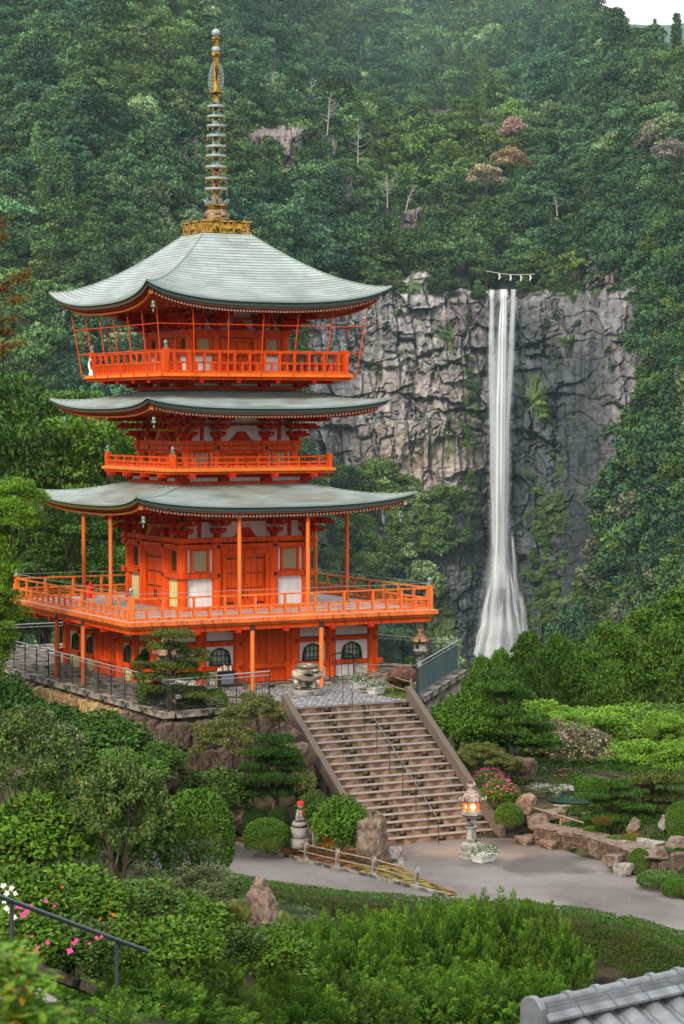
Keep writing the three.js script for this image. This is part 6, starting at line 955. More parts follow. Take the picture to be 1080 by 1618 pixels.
rock(585, 1372, 71.0, 1.15, 1.7, 'tall grey brown boulder leaning by the foot of the stairs', M.stoneWarm, 31, { detail: 9, gouge: 0.1 }); rock(618, 1366, 71.6, 0.72, 0.62, 'small pale rounded stone between the tall boulder and the stairs', M.stone, 32); rock(618, 1386, 70.6, 0.5, 0.26, 'low dark stone at the foot of the pale rounded stone', M.stoneDark, 33); rock(372, 1310, 73.8, 0.9, 1.1, 'dark rounded boulder left of the clipped dome shrubs', M.stoneDark, 34); rock(388, 1262, 74.6, 0.8, 0.9, 'dark brown boulder under the pale spreading shrub', M.stoneDark, 35); rock(480, 1262, 74.6, 0.9, 1.0, 'brownish rock face below the left stair wall', M.stoneDark, 36); rock(470, 1225, 75.8, 0.9, 1.1, 'dark rough rock against the upper part of the left stair wall', M.stoneDark, 38); rock(505, 1290, 73.5, 0.9, 0.9, 'dark rough rock against the lower part of the left stair wall', M.stoneDark, 39); rock(455, 1180, 77, 0.9, 0.9, 'dark rock under the head of the left stair wall', M.stoneDark, 40); 
for (const [x, y, w, i] of [[505, 1377, 0.42, 0], [572, 1396, 0.34, 1], [548, 1352, 0.3, 2]]) rock(x, y, 71.5, w, 0.12, ['flat stone lying on the red soil below the statue', 'flat stone on the mossy soil near the end of the low fence', 'flat stone under the glossy rounded shrub'][i], M.stoneWarm, 50 + i);
plant('shrub', 'bush1', LM.yellowish, 470, 1258, 1196, 60, 73.8, 'pale green shrub growing against the middle of the left stair wall'); plant('shrub', 'bush0', LM.azaleaDark, 496, 1300, 1240, 60, 72.8, 'dark leafy shrub against the lower left stair wall');
{ // the bed between path and stairs
  const bed = [[-6.1, 13.4], [-5.45, 16.3], [-5.25, 17.9], [-4.9, 19.5], [-4.5, 21.1], [-3.95, 24.6], [-3.55, 24.6], [-3.3, 21.3], [-3.0, 19.2], [-2.6, 17.1], [-3.2, 13.2]]; structure('garden_bed', slab(bed, PLAZA + 0.05, 0.25), M.soilRed); structure('moss_patch', slab([[-4.4, 21.0], [-3.95, 24.2], [-3.6, 24.2], [-3.35, 21.2], [-3.4, 19.6], [-4.3, 19.4]], PLAZA + 0.058, 0.02), M.mossy);
  const cu = []; const edge = bed.slice(0, 6); for (let i = 0; i < edge.length - 1; i++) { const [a, b] = [edge[i], edge[i + 1]], L = Math.hypot(b[0] - a[0], b[1] - a[1]); cu.push(moved(new THREE.BoxGeometry(L + 0.03, 0.16, 0.08), (a[0] + b[0]) / 2, PLAZA + 0.02 + i * 0.002, (a[1] + b[1]) / 2, 0, -Math.atan2(b[1] - a[1], b[0] - a[0]))); } const c = structure('kerb', boxUV(mergeGeometries(cu)), M.stone);
  const f = thing('low_fence', new THREE.Vector3(0, PLAZA, 0), 'low fence of pale posts and two bamboo rails along the path below the statue', 'fence'), P = [[-5.24, 16.27], [-5.07, 17.89], [-4.76, 19.42], [-4.35, 21.0], [-3.95, 22.9]];
  P.forEach(([x, z], i) => part('post', bx(0.1, 0.62, 0.1), M.stonePale, f, x, 0.31, z)); for (let i = 0; i < P.length - 1; i++) for (const y of [0.26, 0.5]) part('rail', bar([P[i][0], y, P[i][1]], [P[i + 1][0], y - (i === 3 ? 0.06 : 0), P[i + 1][1]], 0.024, 8), M.bamboo, f);
  const f2 = thing('stone_post', sight(632, 1388, 70.4), 'short square pale stone post at the end of the low fence', 'post'); part('post', bx(0.14, 0.62, 0.14), M.stonePale, f2, 0, 0.31, 0); part('cap', bx(0.12, 0.03, 0.12), M.stonePale, f2, 0, 0.635, 0);
}
{ // seated statue with a red cap and bib on a round two-tier pedestal
  const p = sight(474, 1337, 72.4), s = thing('statue', p, 'small grey seated statue with a red cap and bib on a round grey pedestal', 'statue'), L = (pts, n = 24) => lathe(pts, n); s.rotation.y = 0.55; s.scale.setScalar(0.64);
  part('pedestal', L([[0.001, 0.46], [0.58, 0.46], [0.62, 0.42], [0.62, 0]]), M.stone, s, 0.02, -0.02, 0); part('pedestal', L([[0.001, 0.52], [0.46, 0.52], [0.49, 0.48], [0.49, 0]]), M.stone, s, 0, 0.44, 0);
  const body = (pts, sc, m, y, name) => { const g = L(pts, 28); g.scale(...sc); return part(name, g, m, s, 0, y, 0); };
  body([[0.001, 0.4], [0.2, 0.38], [0.36, 0.3], [0.44, 0.2], [0.46, 0.12], [0.4, 0.03], [0.3, 0]], [1, 1, 0.85], M.stone, 0.96, 'lap');
  body([[0.001, 0.58], [0.1, 0.57], [0.17, 0.52], [0.22, 0.4], [0.26, 0.22], [0.3, 0.0]], [1, 1, 0.8], M.stonePale, 1.26, 'torso');
  for (const q of [-1, 1]) part('arm', tube([[q * 0.2, 1.72, 0.02], [q * 0.3, 1.52, 0.06], [q * 0.24, 1.38, 0.2], [q * 0.06, 1.36, 0.28]], 0.075, 14, 10, 0.05), M.stonePale, s);
  const hg = new THREE.SphereGeometry(0.165, 24, 20); hg.scale(0.92, 1.1, 0.95); part('head', hg, M.stonePale, s, 0, 1.98, 0.03); part('nose', new THREE.ConeGeometry(0.022, 0.07, 8), M.stonePale, s, 0, 1.975, 0.19); for (const q of [-1, 1]) { part('ear', new THREE.SphereGeometry(0.04, 8, 8), M.stonePale, s, q * 0.15, 1.96, 0.03).scale.set(0.5, 1.6, 0.8); part('eye', bx(0.05, 0.012, 0.02), M.stoneDark, s, q * 0.06, 1.99, 0.168); } part('mouth', bx(0.05, 0.012, 0.02), M.stoneDark, s, 0, 1.9, 0.172);
  part('cap', L([[0.001, 0.17], [0.08, 0.155], [0.145, 0.1], [0.175, 0.02], [0.18, -0.03], [0.165, -0.03]]), M.red, s, 0, 2.06, 0.02);
  const bib = gridMesh(10, 8, (u, v) => { const a = (u - 0.5) * 1.6, r = 0.2 + 0.09 * v; return [Math.sin(a) * r * 0.95, 1.82 - v * 0.3 * Math.cos(a * 0.6) * 0.7, Math.cos(a) * r * 0.9 + 0.02]; }); part('bib', bib, M.red, s);
  const sp = thing('stone_slab', sight(503, 1336, 72), 'upright dark stone slab beside the statue pedestal', 'slab'); part('slab', rockGeo(71, 0.5, 0.85, 0.14, { block: true, detail: 6 }).translate(0, 0.38, 0), M.stone, sp); const sp2 = thing('stone_slab', sight(490, 1338, 72.3), 'narrow brownish upright stone post beside the statue', 'slab'); part('post', bx(0.2, 0.95, 0.14), M.stoneWarm, sp2, 0, 0.46, 0);
  const bu = thing('bucket', sight(516, 1340, 71.8), 'small red box standing under the glossy shrub by the statue', 'box'); part('box', bx(0.26, 0.3, 0.26), mat(0.62, 0.06, 0.02, { rough: 0.5 }), bu, 0, 0.16, 0); part('lid', bx(0.29, 0.03, 0.29), M.red, bu, 0, 0.325, 0);
}
// -- right of the stairs
plant('shrub', 'bush0', LM.clip, 722, 1178, 1090, 100, 81, 'large rounded leafy shrub right of the stair wall, front half of the pair', { hs: 1.05 }); plant('shrub', 'bush1', LM.clip, 752, 1172, 1058, 76, 82.5, 'taller rounded leafy shrub right of the stair wall, behind its neighbour'); plant('shrub', 'bush2', LM.clip, 762, 1182, 1100, 70, 81.5, 'rounded leafy shrub between the leafy pair and the trained pine'); plant('clipped_shrub', 'dome1', LM.hedge, 782, 1130, 1042, 84, 86, 'smooth clipped dark dome behind the leafy shrubs beneath the waterfall');
padPine(800, 1215, 82, [[-8, 128, 66], [14, 112, 60], [-14, 92, 66], [24, 78, 72], [-4, 60, 84], [34, 46, 80], [60, 36, 60], [4, 34, 80], [-20, 70, 50], [52, 60, 54]], 'dense green trained pine beyond the right stair wall', LM.pine, 120);
plant('shrub', 'open0', LM.yellowish, 760, 1228, 1172, 92, 79, 'sparse pale twiggy shrub on the rocks right of the stairs', { twig: 'open', bark: M.barkPale }); plant('shrub', 'open1', LM.yellowish, 800, 1232, 1190, 60, 79, 'second sparse pale shrub, right of the twiggy one on the rocks', { twig: 'open', bark: M.barkPale });
plant('azalea', 'bush1', LM.azalea, 790, 1270, 1222, 58, 76.5, 'azalea bush with bright pink flowers right of the stairs', { flowers: [['flower0', LM.pink, 1.0], ['flower1', LM.pink, 1.03]], cat: 'shrub' }); plant('azalea', 'bush2', LM.azaleaDark, 772, 1246, 1208, 46, 77.5, 'darker azalea crowned with many pink flowers beside the upper stair wall', { flowers: [['flower0', LM.pink, 1.0], ['flower1', LM.pink, 1.04]], cat: 'shrub' }); plant('clipped_shrub', 'dome2', LM.clip, 803, 1304, 1266, 46, 75, 'small clipped round shrub at the foot of the right stair wall');
const R_ = (x, y, d, w, h, l, m, s, o) => rock(x, y, d, w, h, l, m, s, o);
R_(830, 1290, 76, 0.78, 0.9, 'pinkish brown standing stone at the end of the bamboo rail', mat(0.24, 0.165, 0.135, { rough: 0.92, map: lichenA, bumpMap: roughA, bumpScale: 0.03 }), 61); R_(822, 1236, 80, 1.1, 1.0, 'dark brown rock ledge below the trained pine', M.stoneDark, 62, { block: true }); R_(852, 1252, 80, 1.3, 0.34, 'flat pale slab bridging the dark pond inlet', M.stone, 63, { block: true }); R_(884, 1254, 80, 1.2, 0.3, 'flat grey slab at the back of the pond', M.stone, 64, { block: true }); R_(912, 1284, 77.5, 1.6, 0.3, 'long flat stone on the near shore of the pond', M.stone, 65, { block: true }); R_(880, 1300, 76, 1.0, 0.5, 'brown stone behind the bamboo rail', M.stoneWarm, 66, { block: true }); R_(850, 1306, 75.6, 1.0, 0.42, 'brown step stone left of the bamboo rail post', M.stoneWarm, 67, { block: true }); R_(905, 1312, 75.4, 0.8, 0.5, 'brown stone right of the bamboo rail post', M.stoneWarm, 68, { block: true }); R_(1001, 1320, 73, 0.42, 0.62, 'upright pinkish stone between the pines on the right', M.stoneWarm, 69); R_(1052, 1318, 73, 0.6, 0.66, 'rounded grey boulder at the right beside the clipped shrub', M.stone, 70); R_(1030, 1346, 71.5, 0.8, 0.4, 'flat grey stone above the stone edging at the right', M.stone, 71, { block: true }); R_(1063, 1348, 71, 0.75, 0.55, 'slanting reddish stone near the right edge', M.stoneWarm, 72, { lean: 0.3 }); R_(1028, 1374, 70, 0.5, 0.55, 'dark stone in the edging right of the tall clipped shrub', M.stoneDark, 73, { block: true }); R_(1048, 1376, 69.6, 0.36, 0.8, 'narrow upright brown stone in the edging at the right', M.stoneWarm, 74, { block: true }); R_(1072, 1380, 69, 0.6, 0.7, 'brown block stone at the right edge of the view', M.stoneDark, 75, { block: true }); R_(985, 1352, 71.6, 0.5, 0.5, 'grey boulder behind the tall clipped shrub', M.stone, 76); R_(1015, 1338, 72, 0.5, 0.3, 'small flat grey stone below the right hand pine', M.stone, 77, { block: true });
structure('pond', (() => { const c = sight(885, 1262, 79), s = new THREE.Shape(); for (let i = 0; i < 24; i++) { const a = i / 24 * 6.283, q = 1 + 0.2 * Math.sin(a * 3); i ? s.lineTo(Math.cos(a) * 1.5 * q, Math.sin(a) * 1.5 * q) : s.moveTo(1.5, 0); } const g = new THREE.ShapeGeometry(s, 3); g.rotateX(-Math.PI / 2); g.translate(c.x, c.y + 0.1, c.z); return g; })(), new THREE.MeshPhysicalMaterial({ color: new THREE.Color().setRGB(0.012, 0.03, 0.02), roughness: 0.06, specularIntensity: 1 }));
padPine(968, 1330, 75, [[-6, 92, 60], [24, 78, 56], [-34, 74, 58], [-2, 60, 70], [38, 56, 50], [-50, 50, 48], [-20, 40, 60], [24, 36, 66], [-44, 26, 60], [2, 20, 66], [40, 20, 40]], 'flat tiered pine spreading over the pond stones, left of two there', LM.pine, 90, 'pine_tree', 0.5); padPine(1030, 1312, 77, [[0, 84, 84], [30, 72, 60], [-30, 66, 66], [14, 52, 70], [-14, 36, 74], [36, 34, 56], [-30, 18, 56]], 'tiered pine with brownish tips over the stones, right of two there', LM.pineOld, 84, 'pine_tree', 0.5);
plant('clipped_shrub', 'dome0', LM.clip, 930, 1268, 1228, 84, 81, 'flat clipped shrub on the far shore of the pond', { hs: 1.1 }); plant('clipped_shrub', 'dome1', LM.clip, 1010, 1380, 1336, 33, 69.6, 'tall clipped barrel shrub in the stone edging'); plant('clipped_shrub', 'dome2', LM.clip, 1077, 1322, 1262, 52, 72.5, 'big clipped round shrub cut off by the right edge of the view'); plant('clipped_shrub', 'dome0', LM.clip, 1042, 1400, 1374, 72, 67.5, 'low clipped mound beside the path, upper of two'); plant('clipped_shrub', 'dome1', LM.clip, 1076, 1416, 1386, 62, 66.5, 'low clipped mound beside the path, lower of two at the right edge'); plant('clipped_shrub', 'dome2', LM.clip, 1002, 1350, 1338, 36, 72, 'tiny clipped mound between grey stones'); plant('clipped_shrub', 'dome2', LM.clipDark, 1074, 1365, 1338, 34, 70.5, 'greyish rounded shrub wedged behind the brown block stone'); plant('clipped_shrub', 'dome0', LM.clip, 978, 1346, 1318, 62, 72.5, 'wide low shrub on top of the stone wall below the left pine', { flowers: [] }); plant('azalea', 'bush1', LM.azalea, 938, 1328, 1300, 44, 73.8, 'bush with orange leaf tips beside the red flowers', { flowers: [['flower0', LM.orange, 0.9]], cat: 'shrub' }); plant('azalea', 'bush2', LM.azalea, 1000, 1335, 1312, 34, 72.3, 'low azalea covered in orange red flowers under the pines', { flowers: [['flower0', LM.orange, 1.0], ['flower1', LM.orange, 1.0]], cat: 'shrub' }); plant('azalea', 'bush1', LM.clipDark, 951, 1308, 1286, 32, 73.4, 'small bush covered in bright red flowers at the foot of the left pine', { cat: 'shrub', flowers: [['flower0', LM.redF, 0.95], ['flower1', LM.redF, 0.95], ['speck', LM.redF, 1]] }); plant('clipped_shrub', 'dome1', LM.clip, 870, 1296, 1272, 44, 77.5, 'small clipped shrub between the pinkish stone and the pond'); plant('clipped_shrub', 'dome2', LM.clip, 962, 1288, 1258, 56, 77, 'rounded clipped shrub on the near shore of the pond'); plant('azalea', 'bush0', LM.azalea, 1022, 1362, 1338, 44, 70.6, 'low bush with a few red flowers between the edging stones', { cat: 'shrub', flowers: [['flower1', LM.orange, 0.95]] }); plant('azalea', 'bush2', LM.azaleaDark, 895, 1240, 1208, 60, 83, 'dark azalea with scattered pink flowers at the head of the pond', { cat: 'shrub', flowers: [['flower0', LM.pink, 0.95]] }); plant('clipped_shrub', 'dome0', LM.clipDark, 1050, 1326, 1300, 46, 74, 'dark clipped shrub behind the rounded grey boulder');
{ // low stone wall along the plaza, and its step
  const w = thing('low_stone_wall', new THREE.Vector3(0, 0, 0), 'low wall of rough brown stones along the right side of the plaza', 'wall'), r = rng(31), P = [[2.75, 18.8], [3.35, 20.3], [3.2, 23.3], [2.9, 24.6]], gs = [1, 2, 3, 4].map((s) => rockGeo(s + 80, 1, 1, 1, { block: true, detail: 7, planes: 2, gouge: 0.08 })), ms = [M.stoneWarm, M.stoneDark, M.stoneDark, M.stone];
  for (let i = 0; i < 3; i++) { const L = Math.hypot(P[i + 1][0] - P[i][0], P[i + 1][1] - P[i][1]), n = Math.round(L / 0.5); for (let k = 0; k < n; k++) { const t = (k + 0.5) / n, x = lerp(P[i][0], P[i + 1][0], t), z = lerp(P[i][1], P[i + 1][1], t), ry = -Math.atan2(P[i + 1][1] - P[i][1], P[i + 1][0] - P[i][0]); const a = part('stone', gs[Math.floor(r() * 4)], ms[Math.floor(r() * 3)], w, x + 0.1, PLAZA + 0.24, z, ry); a.scale.set(L / n + 0.14, 0.6 + 0.08 * r(), 0.7); if (k % 2 === 0) { const c = part('capstone', gs[Math.floor(r() * 4)], M.stoneWarm, w, x + 0.3, PLAZA + 0.52, z, ry); c.scale.set(2 * L / n + 0.2, 0.14, 1.1); } } }
  for (const [x, z, s] of [[2.55, 18.55, 0.9], [2.85, 19.5, 0.8]]) { const a = part('step_stone', gs[2], M.stoneWarm, w, x, PLAZA + 0.12, z, 0.3); a.scale.set(s, 0.3, 0.8); }
  const E2 = [[3.0, 24.5], [2.55, 26.6], [1.75, 29.3], [0.6, 32.4]], e = thing('stone_edging', new THREE.Vector3(0, 0, 0), 'row of small rough stones edging the garden along the lower path', 'edging'); for (let i = 0; i < 3; i++) for (let k = 0; k < 9; k++) { const t = (k + 0.5) / 9; const a = part('stone', gs[Math.floor(r() * 4)], ms[Math.floor(r() * 4)], e, lerp(E2[i][0], E2[i + 1][0], t) + 0.08 * r(), PLAZA + 0.08, lerp(E2[i][1], E2[i + 1][1], t), r() * 6); a.scale.set(0.3 + 0.1 * r(), 0.24, 0.26); }
  for (const [x, y, d, s, m] of [[985, 1384, 69.4, 0.55, 3], [968, 1372, 70, 0.6, 0], [770 + 210, 1366, 70.4, 0.5, 1]]) rock(x, y, d, s, s * 0.8, ['rough brown stone in the end of the low wall', 'dark stone tucked into the end of the low wall', '', 'pale grey stone ending the low wall'][m], ms[m], 90 + m, { block: true });
  const f = thing('bamboo_fence', new THREE.Vector3(0, 0, 0), 'low pale bamboo rail fence slanting over the garden stones right of the stairs', 'fence'), a = sight(822, 1270, 76.3), b = sight(922, 1300, 74), c = sight(822, 1288, 76.3), q = sight(918, 1316, 74), po = sight(886, 1316, 74.9), pt = sight(886, 1290, 74.9); part('rail', bar(a.toArray(), b.toArray(), 0.028), M.bamboo, f); part('rail', bar(c.toArray(), q.toArray(), 0.026), M.bamboo, f); part('post', bar(po.toArray(), pt.toArray(), 0.04), M.bamboo, f); part('post', bar(sight(826, 1298, 76.2).toArray(), sight(826, 1266, 76.2).toArray(), 0.04), M.bamboo, f);
}
// flowering shrub and maple crowns behind the garden
plant('flowering_shrub', 'open1', LM.silverLeaf, 908, 1240, 1140, 124, 88, 'loose shrub scattered with pale pink blossom behind the pond', { twig: 'open', bark: M.barkPale, flowers: [['speck', LM.palePink, 1.0]] }); plant('flowering_shrub', 'open0', LM.silverLeaf, 868, 1225, 1130, 70, 89.5, 'taller pale pink flowering shrub left of the loose one behind the pond', { twig: 'open', bark: M.barkPale, flowers: [['speck', LM.palePink, 1.0]] });
const mp = (x, f, t, w, d, v, m, l) => plant('maple_tree', 'puff' + v, m === LM.mapleBright ? LM.fresh : LM.mapleBright, x, f, t, w, d, l, { twig: 'tree' });
mp(850, 1215, 1095, 170, 96, 0, LM.mapleBright, 'bright green maple crown behind the trained pine right of the stairs'); mp(940, 1230, 1100, 200, 98, 1, LM.mapleBright, 'broad bright green maple crown above the pink flowering shrub'); mp(1030, 1245, 1092, 220, 99, 2, LM.maple, 'bright green maple filling the right edge above the pond pines'); mp(1000, 1270, 1160, 180, 91, 0, LM.mapleBright, 'nearer low maple crown right of the pink flowering shrub'); mp(1085, 1270, 1150, 150, 90, 1, LM.maple, 'low maple crown at the right edge, nearest of the green maples there'); mp(1170, 1300, 1170, 190, 86, 0, LM.maple, 'maple crown just beyond the right edge of the view'); mp(1230, 1330, 1210, 170, 80, 1, LM.maple, 'low maple crown further beyond the right edge of the view'); mp(890, 1190, 1108, 150, 104, 2, LM.maple, 'pale maple crown below the cedars'); mp(985, 1180, 1112, 110, 101, 1, LM.mapleDark, 'small shaded maple crown between the broad maples at the right'); mp(945, 1240, 1165, 110, 92, 2, LM.maple, 'small maple crown just right of the blossoming shrub'); mp(1055, 1200, 1120, 100, 96, 0, LM.mapleBright, 'small bright maple crown near the right edge below the cedars'); mp(880, 1170, 1118, 90, 94, 1, LM.mapleBright, 'small bright maple crown above the pale blossoming shrub');
const cd = (x, f, t, w, d, v, m, l) => plant('cedar_tree', 'cedar' + v, m, x, f, t, w, d, l, { twig: 'tree' });
cd(835, 1130, 1000, 96, 118, 0, LM.cedar, 'dark green cedar in front of the foot of the waterfall'); cd(880, 1140, 1006, 104, 114, 1, LM.cedar, 'cedar with brownish limbs right of the foot of the waterfall'); cd(930, 1150, 1030, 110, 112, 2, LM.cedar, 'rounded cedar in the middle of the cedar row'); cd(985, 1140, 998, 120, 120, 0, LM.cedar, 'tall cedar in the cedar row, second from the right'); cd(1050, 1150, 990, 130, 118, 1, LM.cedar, 'tallest cedar of the row at the right edge'); cd(790, 1120, 1028, 70, 124, 2, LM.juniper, 'small cedar just below the foot of the waterfall'); cd(905, 1120, 1015, 90, 128, 2, LM.cedar, 'cedar half hidden in the back of the row'); cd(1090, 1160, 1030, 110, 108, 2, LM.cedar, 'cedar cut by the right edge in front of the tallest one'); cd(960, 1160, 1050, 100, 107, 1, LM.cedar, 'low cedar in front of the row above the maples'); cd(840, 1145, 1050, 90, 108, 2, LM.cedar, 'low cedar left of the row, above the bright maple');
for (const [x, t, w, d, v] of [[760, 1040, 80, 150, 1], [715, 1052, 70, 160, 2], [650, 1040, 90, 170, 0], [1020, 960, 140, 150, 2], [1080, 930, 150, 155, 0], [960, 985, 110, 160, 1]]) cd(x, t + 120, t, w, d, v, LM.cedar, { 760: 'distant cedar left of the foot of the waterfall', 715: 'distant cedar behind the right terrace railing corner', 650: 'distant cedar behind the unlit lantern', 1020: 'large cedar rising behind the row at the right', 1080: 'largest cedar at the right edge behind the row', 960: 'cedar top showing behind the middle of the row' }[x]);
// more planting that closes the gaps of the garden
plant('clipped_shrub', 'dome1', LM.clipDark, 900, 1302, 1278, 60, 77, 'low dark shrub between the pond and the bamboo rail'); plant('shrub', 'bush0', LM.clipDark, 1005, 1302, 1262, 70, 79, 'dark low shrub behind the upright pinkish stone'); plant('shrub', 'bush1', LM.clip, 1048, 1290, 1238, 80, 82, 'green shrub behind the right hand pine'); plant('shrub', 'bush2', LM.clip, 985, 1262, 1222, 90, 85, 'green shrub between the two tiered pines, further back'); plant('shrub', 'bush1', LM.silverLeaf, 850, 1246, 1205, 66, 84, 'pale leafed low shrub at the head of the pond'); plant('shrub', 'bush0', LM.clip, 1085, 1280, 1220, 90, 86, 'green shrub at the right edge behind the big clipped one'); plant('shrub', 'bush2', LM.pine, 925, 1316, 1296, 60, 75.5, 'low green juniper under the left tiered pine'); plant('shrub', 'bush0', LM.azaleaDark, 1025, 1330, 1308, 60, 74.5, 'low dark shrub among the grey stones under the right pine');
plant('shrub', 'bush1', LM.azalea, 250, 1440, 1380, 140, 46, 'low green azalea under the branching trees'); plant('shrub', 'bush0', LM.azalea, 470, 1530, 1450, 130, 50, 'low green shrub right of the standing rock'); plant('shrub', 'bush2', LM.azaleaDark, 355, 1450, 1410, 100, 49, 'low dark shrub behind the mossy rock'); plant('shrub', 'bush1', LM.azalea, 420, 1560, 1490, 150, 44, 'green shrub in front of the standing rock');
{ const r = rng(55), L = new Leaves(), put = (x, z, s) => { const y = groundY(x, z); if (y < -3.9 && polyDist([x, z], plazaEdge) < 0.15) return; const t = 0.6 + 0.7 * r(); L.blade(x, y + 0.01, z, sphereDir(r).multiplyScalar(0.8).add(up3).normalize(), sphereDir(r), s * (0.6 + 0.8 * r()), s * 0.5, [t * (1 + 0.4 * r()), t, t * 0.8], 0.3); };
  for (let k = 0; k < 52000; k++) { const x = 2.2 + 20 * Math.pow(r(), 1.5), z = 6 + 27 * r(); if (polyDist([x, z], plazaEdge) > 0.12 && polyDist([x, z], terraceEdge) > 0.2) put(x, z, 0.10); }
  for (let k = 0; k < 45000; k++) { const x = -32 + 26 * r(), z = 10 + 50 * r(); if (polyDist([x, z], plazaEdge) > 0.12) put(x, z, 0.12); }
  const c = part('ground_cover', L.build(), LM.clipDark, scene); tag(c, 'low green ground cover growing between the shrubs and stones', 'ground cover', null, 'stuff'); }
// -- left foreground bank
const sh = (name, geo, m, x, f, t, w, d, l, o) => plant(name, geo, m, x, f, t, w, d, l, o);
sh('shrub', 'bush0', LM.hedge, 160, 1195, 1112, 150, 73, 'dense dark shrub mass against the retaining wall under the railing'); sh('shrub', 'bush1', LM.hedge, 240, 1225, 1160, 110, 72.5, 'dense shrub continuing right along the retaining wall'); sh('shrub', 'bush2', LM.clipDark, 80, 1185, 1090, 150, 74, 'dark shrub at the far left end of the retaining wall'); sh('shrub', 'bush0', LM.clipDark, 5, 1165, 1050, 120, 76, 'shrub at the left edge below the railing'); sh('shrub', 'bush1', LM.clip, 190, 1260, 1165, 140, 68, 'mid green shrub below the retaining wall shrubs'); sh('shrub', 'bush2', LM.azaleaDark, 120, 1290, 1150, 160, 62, 'leafy shrub in the middle of the left bank');
sh('shrub', 'open0', LM.broad, 30, 1330, 1110, 200, 46, 'tall glossy shrub filling the left edge of the view', { twig: 'open' }); sh('shrub', 'open1', LM.silver, 70, 1260, 1120, 150, 52, 'shrub with pale shining leaves on the left bank', { twig: 'open' }); sh('shrub', 'bush0', LM.azalea, 60, 1390, 1230, 200, 42, 'broad green shrub under the glossy one at the left'); sh('shrub', 'bush2', LM.azaleaDark, 190, 1370, 1200, 180, 50, 'dark shrub behind the branching small tree');
sh('small_tree', 'open1', LM.broad, 192, 1415, 1180, 165, 41, 'small branching tree with glossy leaves in the middle of the left bank', { twig: 'tree', bark: M.bark }); sh('small_tree', 'open0', LM.silver, 320, 1450, 1365, 130, 42.5, 'lower branching shrub with pale leaves right of the small tree', { twig: 'open', bark: M.barkPale }); sh('small_tree', 'open0', LM.broad, 175, 1400, 1220, 150, 42, 'leafy branching shrub left of the small tree trunk', { twig: 'open', bark: M.barkPale }); sh('small_tree', 'open1', LM.broad, 345, 1440, 1375, 100, 43.5, 'low leafy branches right of the small tree above the flat rock', { twig: 'open' });
sh('clipped_shrub', 'dome0', LM.clip, 310, 1378, 1242, 122, 52, 'large clipped round shrub beside the path on the left bank', { hs: 1.05 }); sh('clipped_shrub', 'dome1', LM.clip, 248, 1340, 1268, 90, 56, 'second clipped shrub half hidden behind the large round one');
// azalea bank: overlapping bushes with scattered pink flowers
[[30, 1480, 1350, 190, 30, 0], [120, 1470, 1345, 180, 32, 1], [210, 1475, 1372, 170, 34, 2], [290, 1480, 1398, 150, 36, 0], [20, 1540, 1410, 170, 26, 1], [110, 1545, 1420, 170, 26.5, 2], [200, 1550, 1430, 170, 28, 0], [280, 1540, 1428, 150, 31, 1], [360, 1520, 1440, 130, 38, 2], [430, 1530, 1450, 130, 41, 0]].forEach(([x, f, t, w, d, v], i) => sh('azalea', 'bush' + v, i % 3 === 2 ? LM.azaleaDark : LM.azalea, x, f, t, w, d, ['azalea at the left edge behind the handrail', 'azalea behind the handrail, second from the left edge', 'azalea with reddish leaves in the middle of the bank', 'azalea below the small branching tree', 'azalea with pink flowers at the left edge in front of the handrail post', 'flowering azalea below the left end of the handrail', 'flowering azalea below the right half of the handrail', 'azalea at the right end of the handrail', 'low azalea right of the handrail below the flat rock', 'low azalea before the standing rock'][i], { cat: 'shrub' }));
{ // single large azalea blossoms
  const fl = (px, py, d, s, m, seed) => { const r = rng(seed), L = new Leaves(), tc = EYE.clone().sub(sight(px, py, d)).normalize().add(new THREE.Vector3(0, 0.4, 0)).normalize(), a0 = new THREE.Vector3().crossVectors(tc, up3).normalize(), b0 = new THREE.Vector3().crossVectors(tc, a0); for (let q = 0; q < 5; q++) { const a = q * 1.2566 + r(), e = a0.clone().multiplyScalar(Math.cos(a)).addScaledVector(b0, Math.sin(a)).addScaledVector(tc, 0.35).normalize(); L.blade(0, 0, 0, e, tc, s, s * 0.72, [1, 0.9 + 0.2 * r(), 1], 0.4); } return [L.build(), sight(px, py, d), m]; };
  const spots = [[30, 1432, 25, 0.045, 0], [42, 1440, 25, 0.04, 0], [36, 1446, 25, 0.045, 0], [48, 1434, 25, 0.04, 0], [72, 1424, 25, 0.028, 0], [85, 1432, 25.2, 0.02, 0], [75, 1490, 23, 0.028, 0], [58, 1498, 23, 0.03, 0], [110, 1503, 23, 0.04, 0], [116, 1490, 23.3, 0.03, 0], [120, 1486, 23.3, 0.026, 0], [141, 1491, 24, 0.02, 0], [152, 1482, 24.4, 0.026, 0], [160, 1480, 24.6, 0.02, 0], [50, 1480, 23, 0.018, 0], [158, 1452, 28, 0.022, 1], [178, 1445, 29, 0.022, 1], [98, 1402, 30, 0.026, 1], [182, 1447, 29, 0.02, 1], [5, 1400, 24, 0.036, 2], [10, 1412, 24, 0.036, 2], [18, 1404, 24, 0.034, 2], [6, 1424, 24, 0.036, 2], [16, 1440, 24, 0.036, 2], [22, 1450, 24, 0.034, 2], [10, 1436, 24, 0.036, 2], [24, 1412, 24, 0.03, 2]];
  const grp = ['bright pink azalea blossom on the near azalea bank at the left', 'small orange red blossom on the azalea bank at the left', 'large white azalea blossom at the left edge behind the handrail'], gn = ['pink azalea blossoms', 'orange blossoms', 'white azalea blossoms'];
  spots.forEach(([x, y, d, s, m], i) => { const [g, p, k] = fl(x, y, d - 2.2, s, m, 300 + i), t = thing('blossom', p, grp[k], 'flower', gn[k]); part('petals', g, [LM.pink, LM.orange, LM.white][k], t); });
}
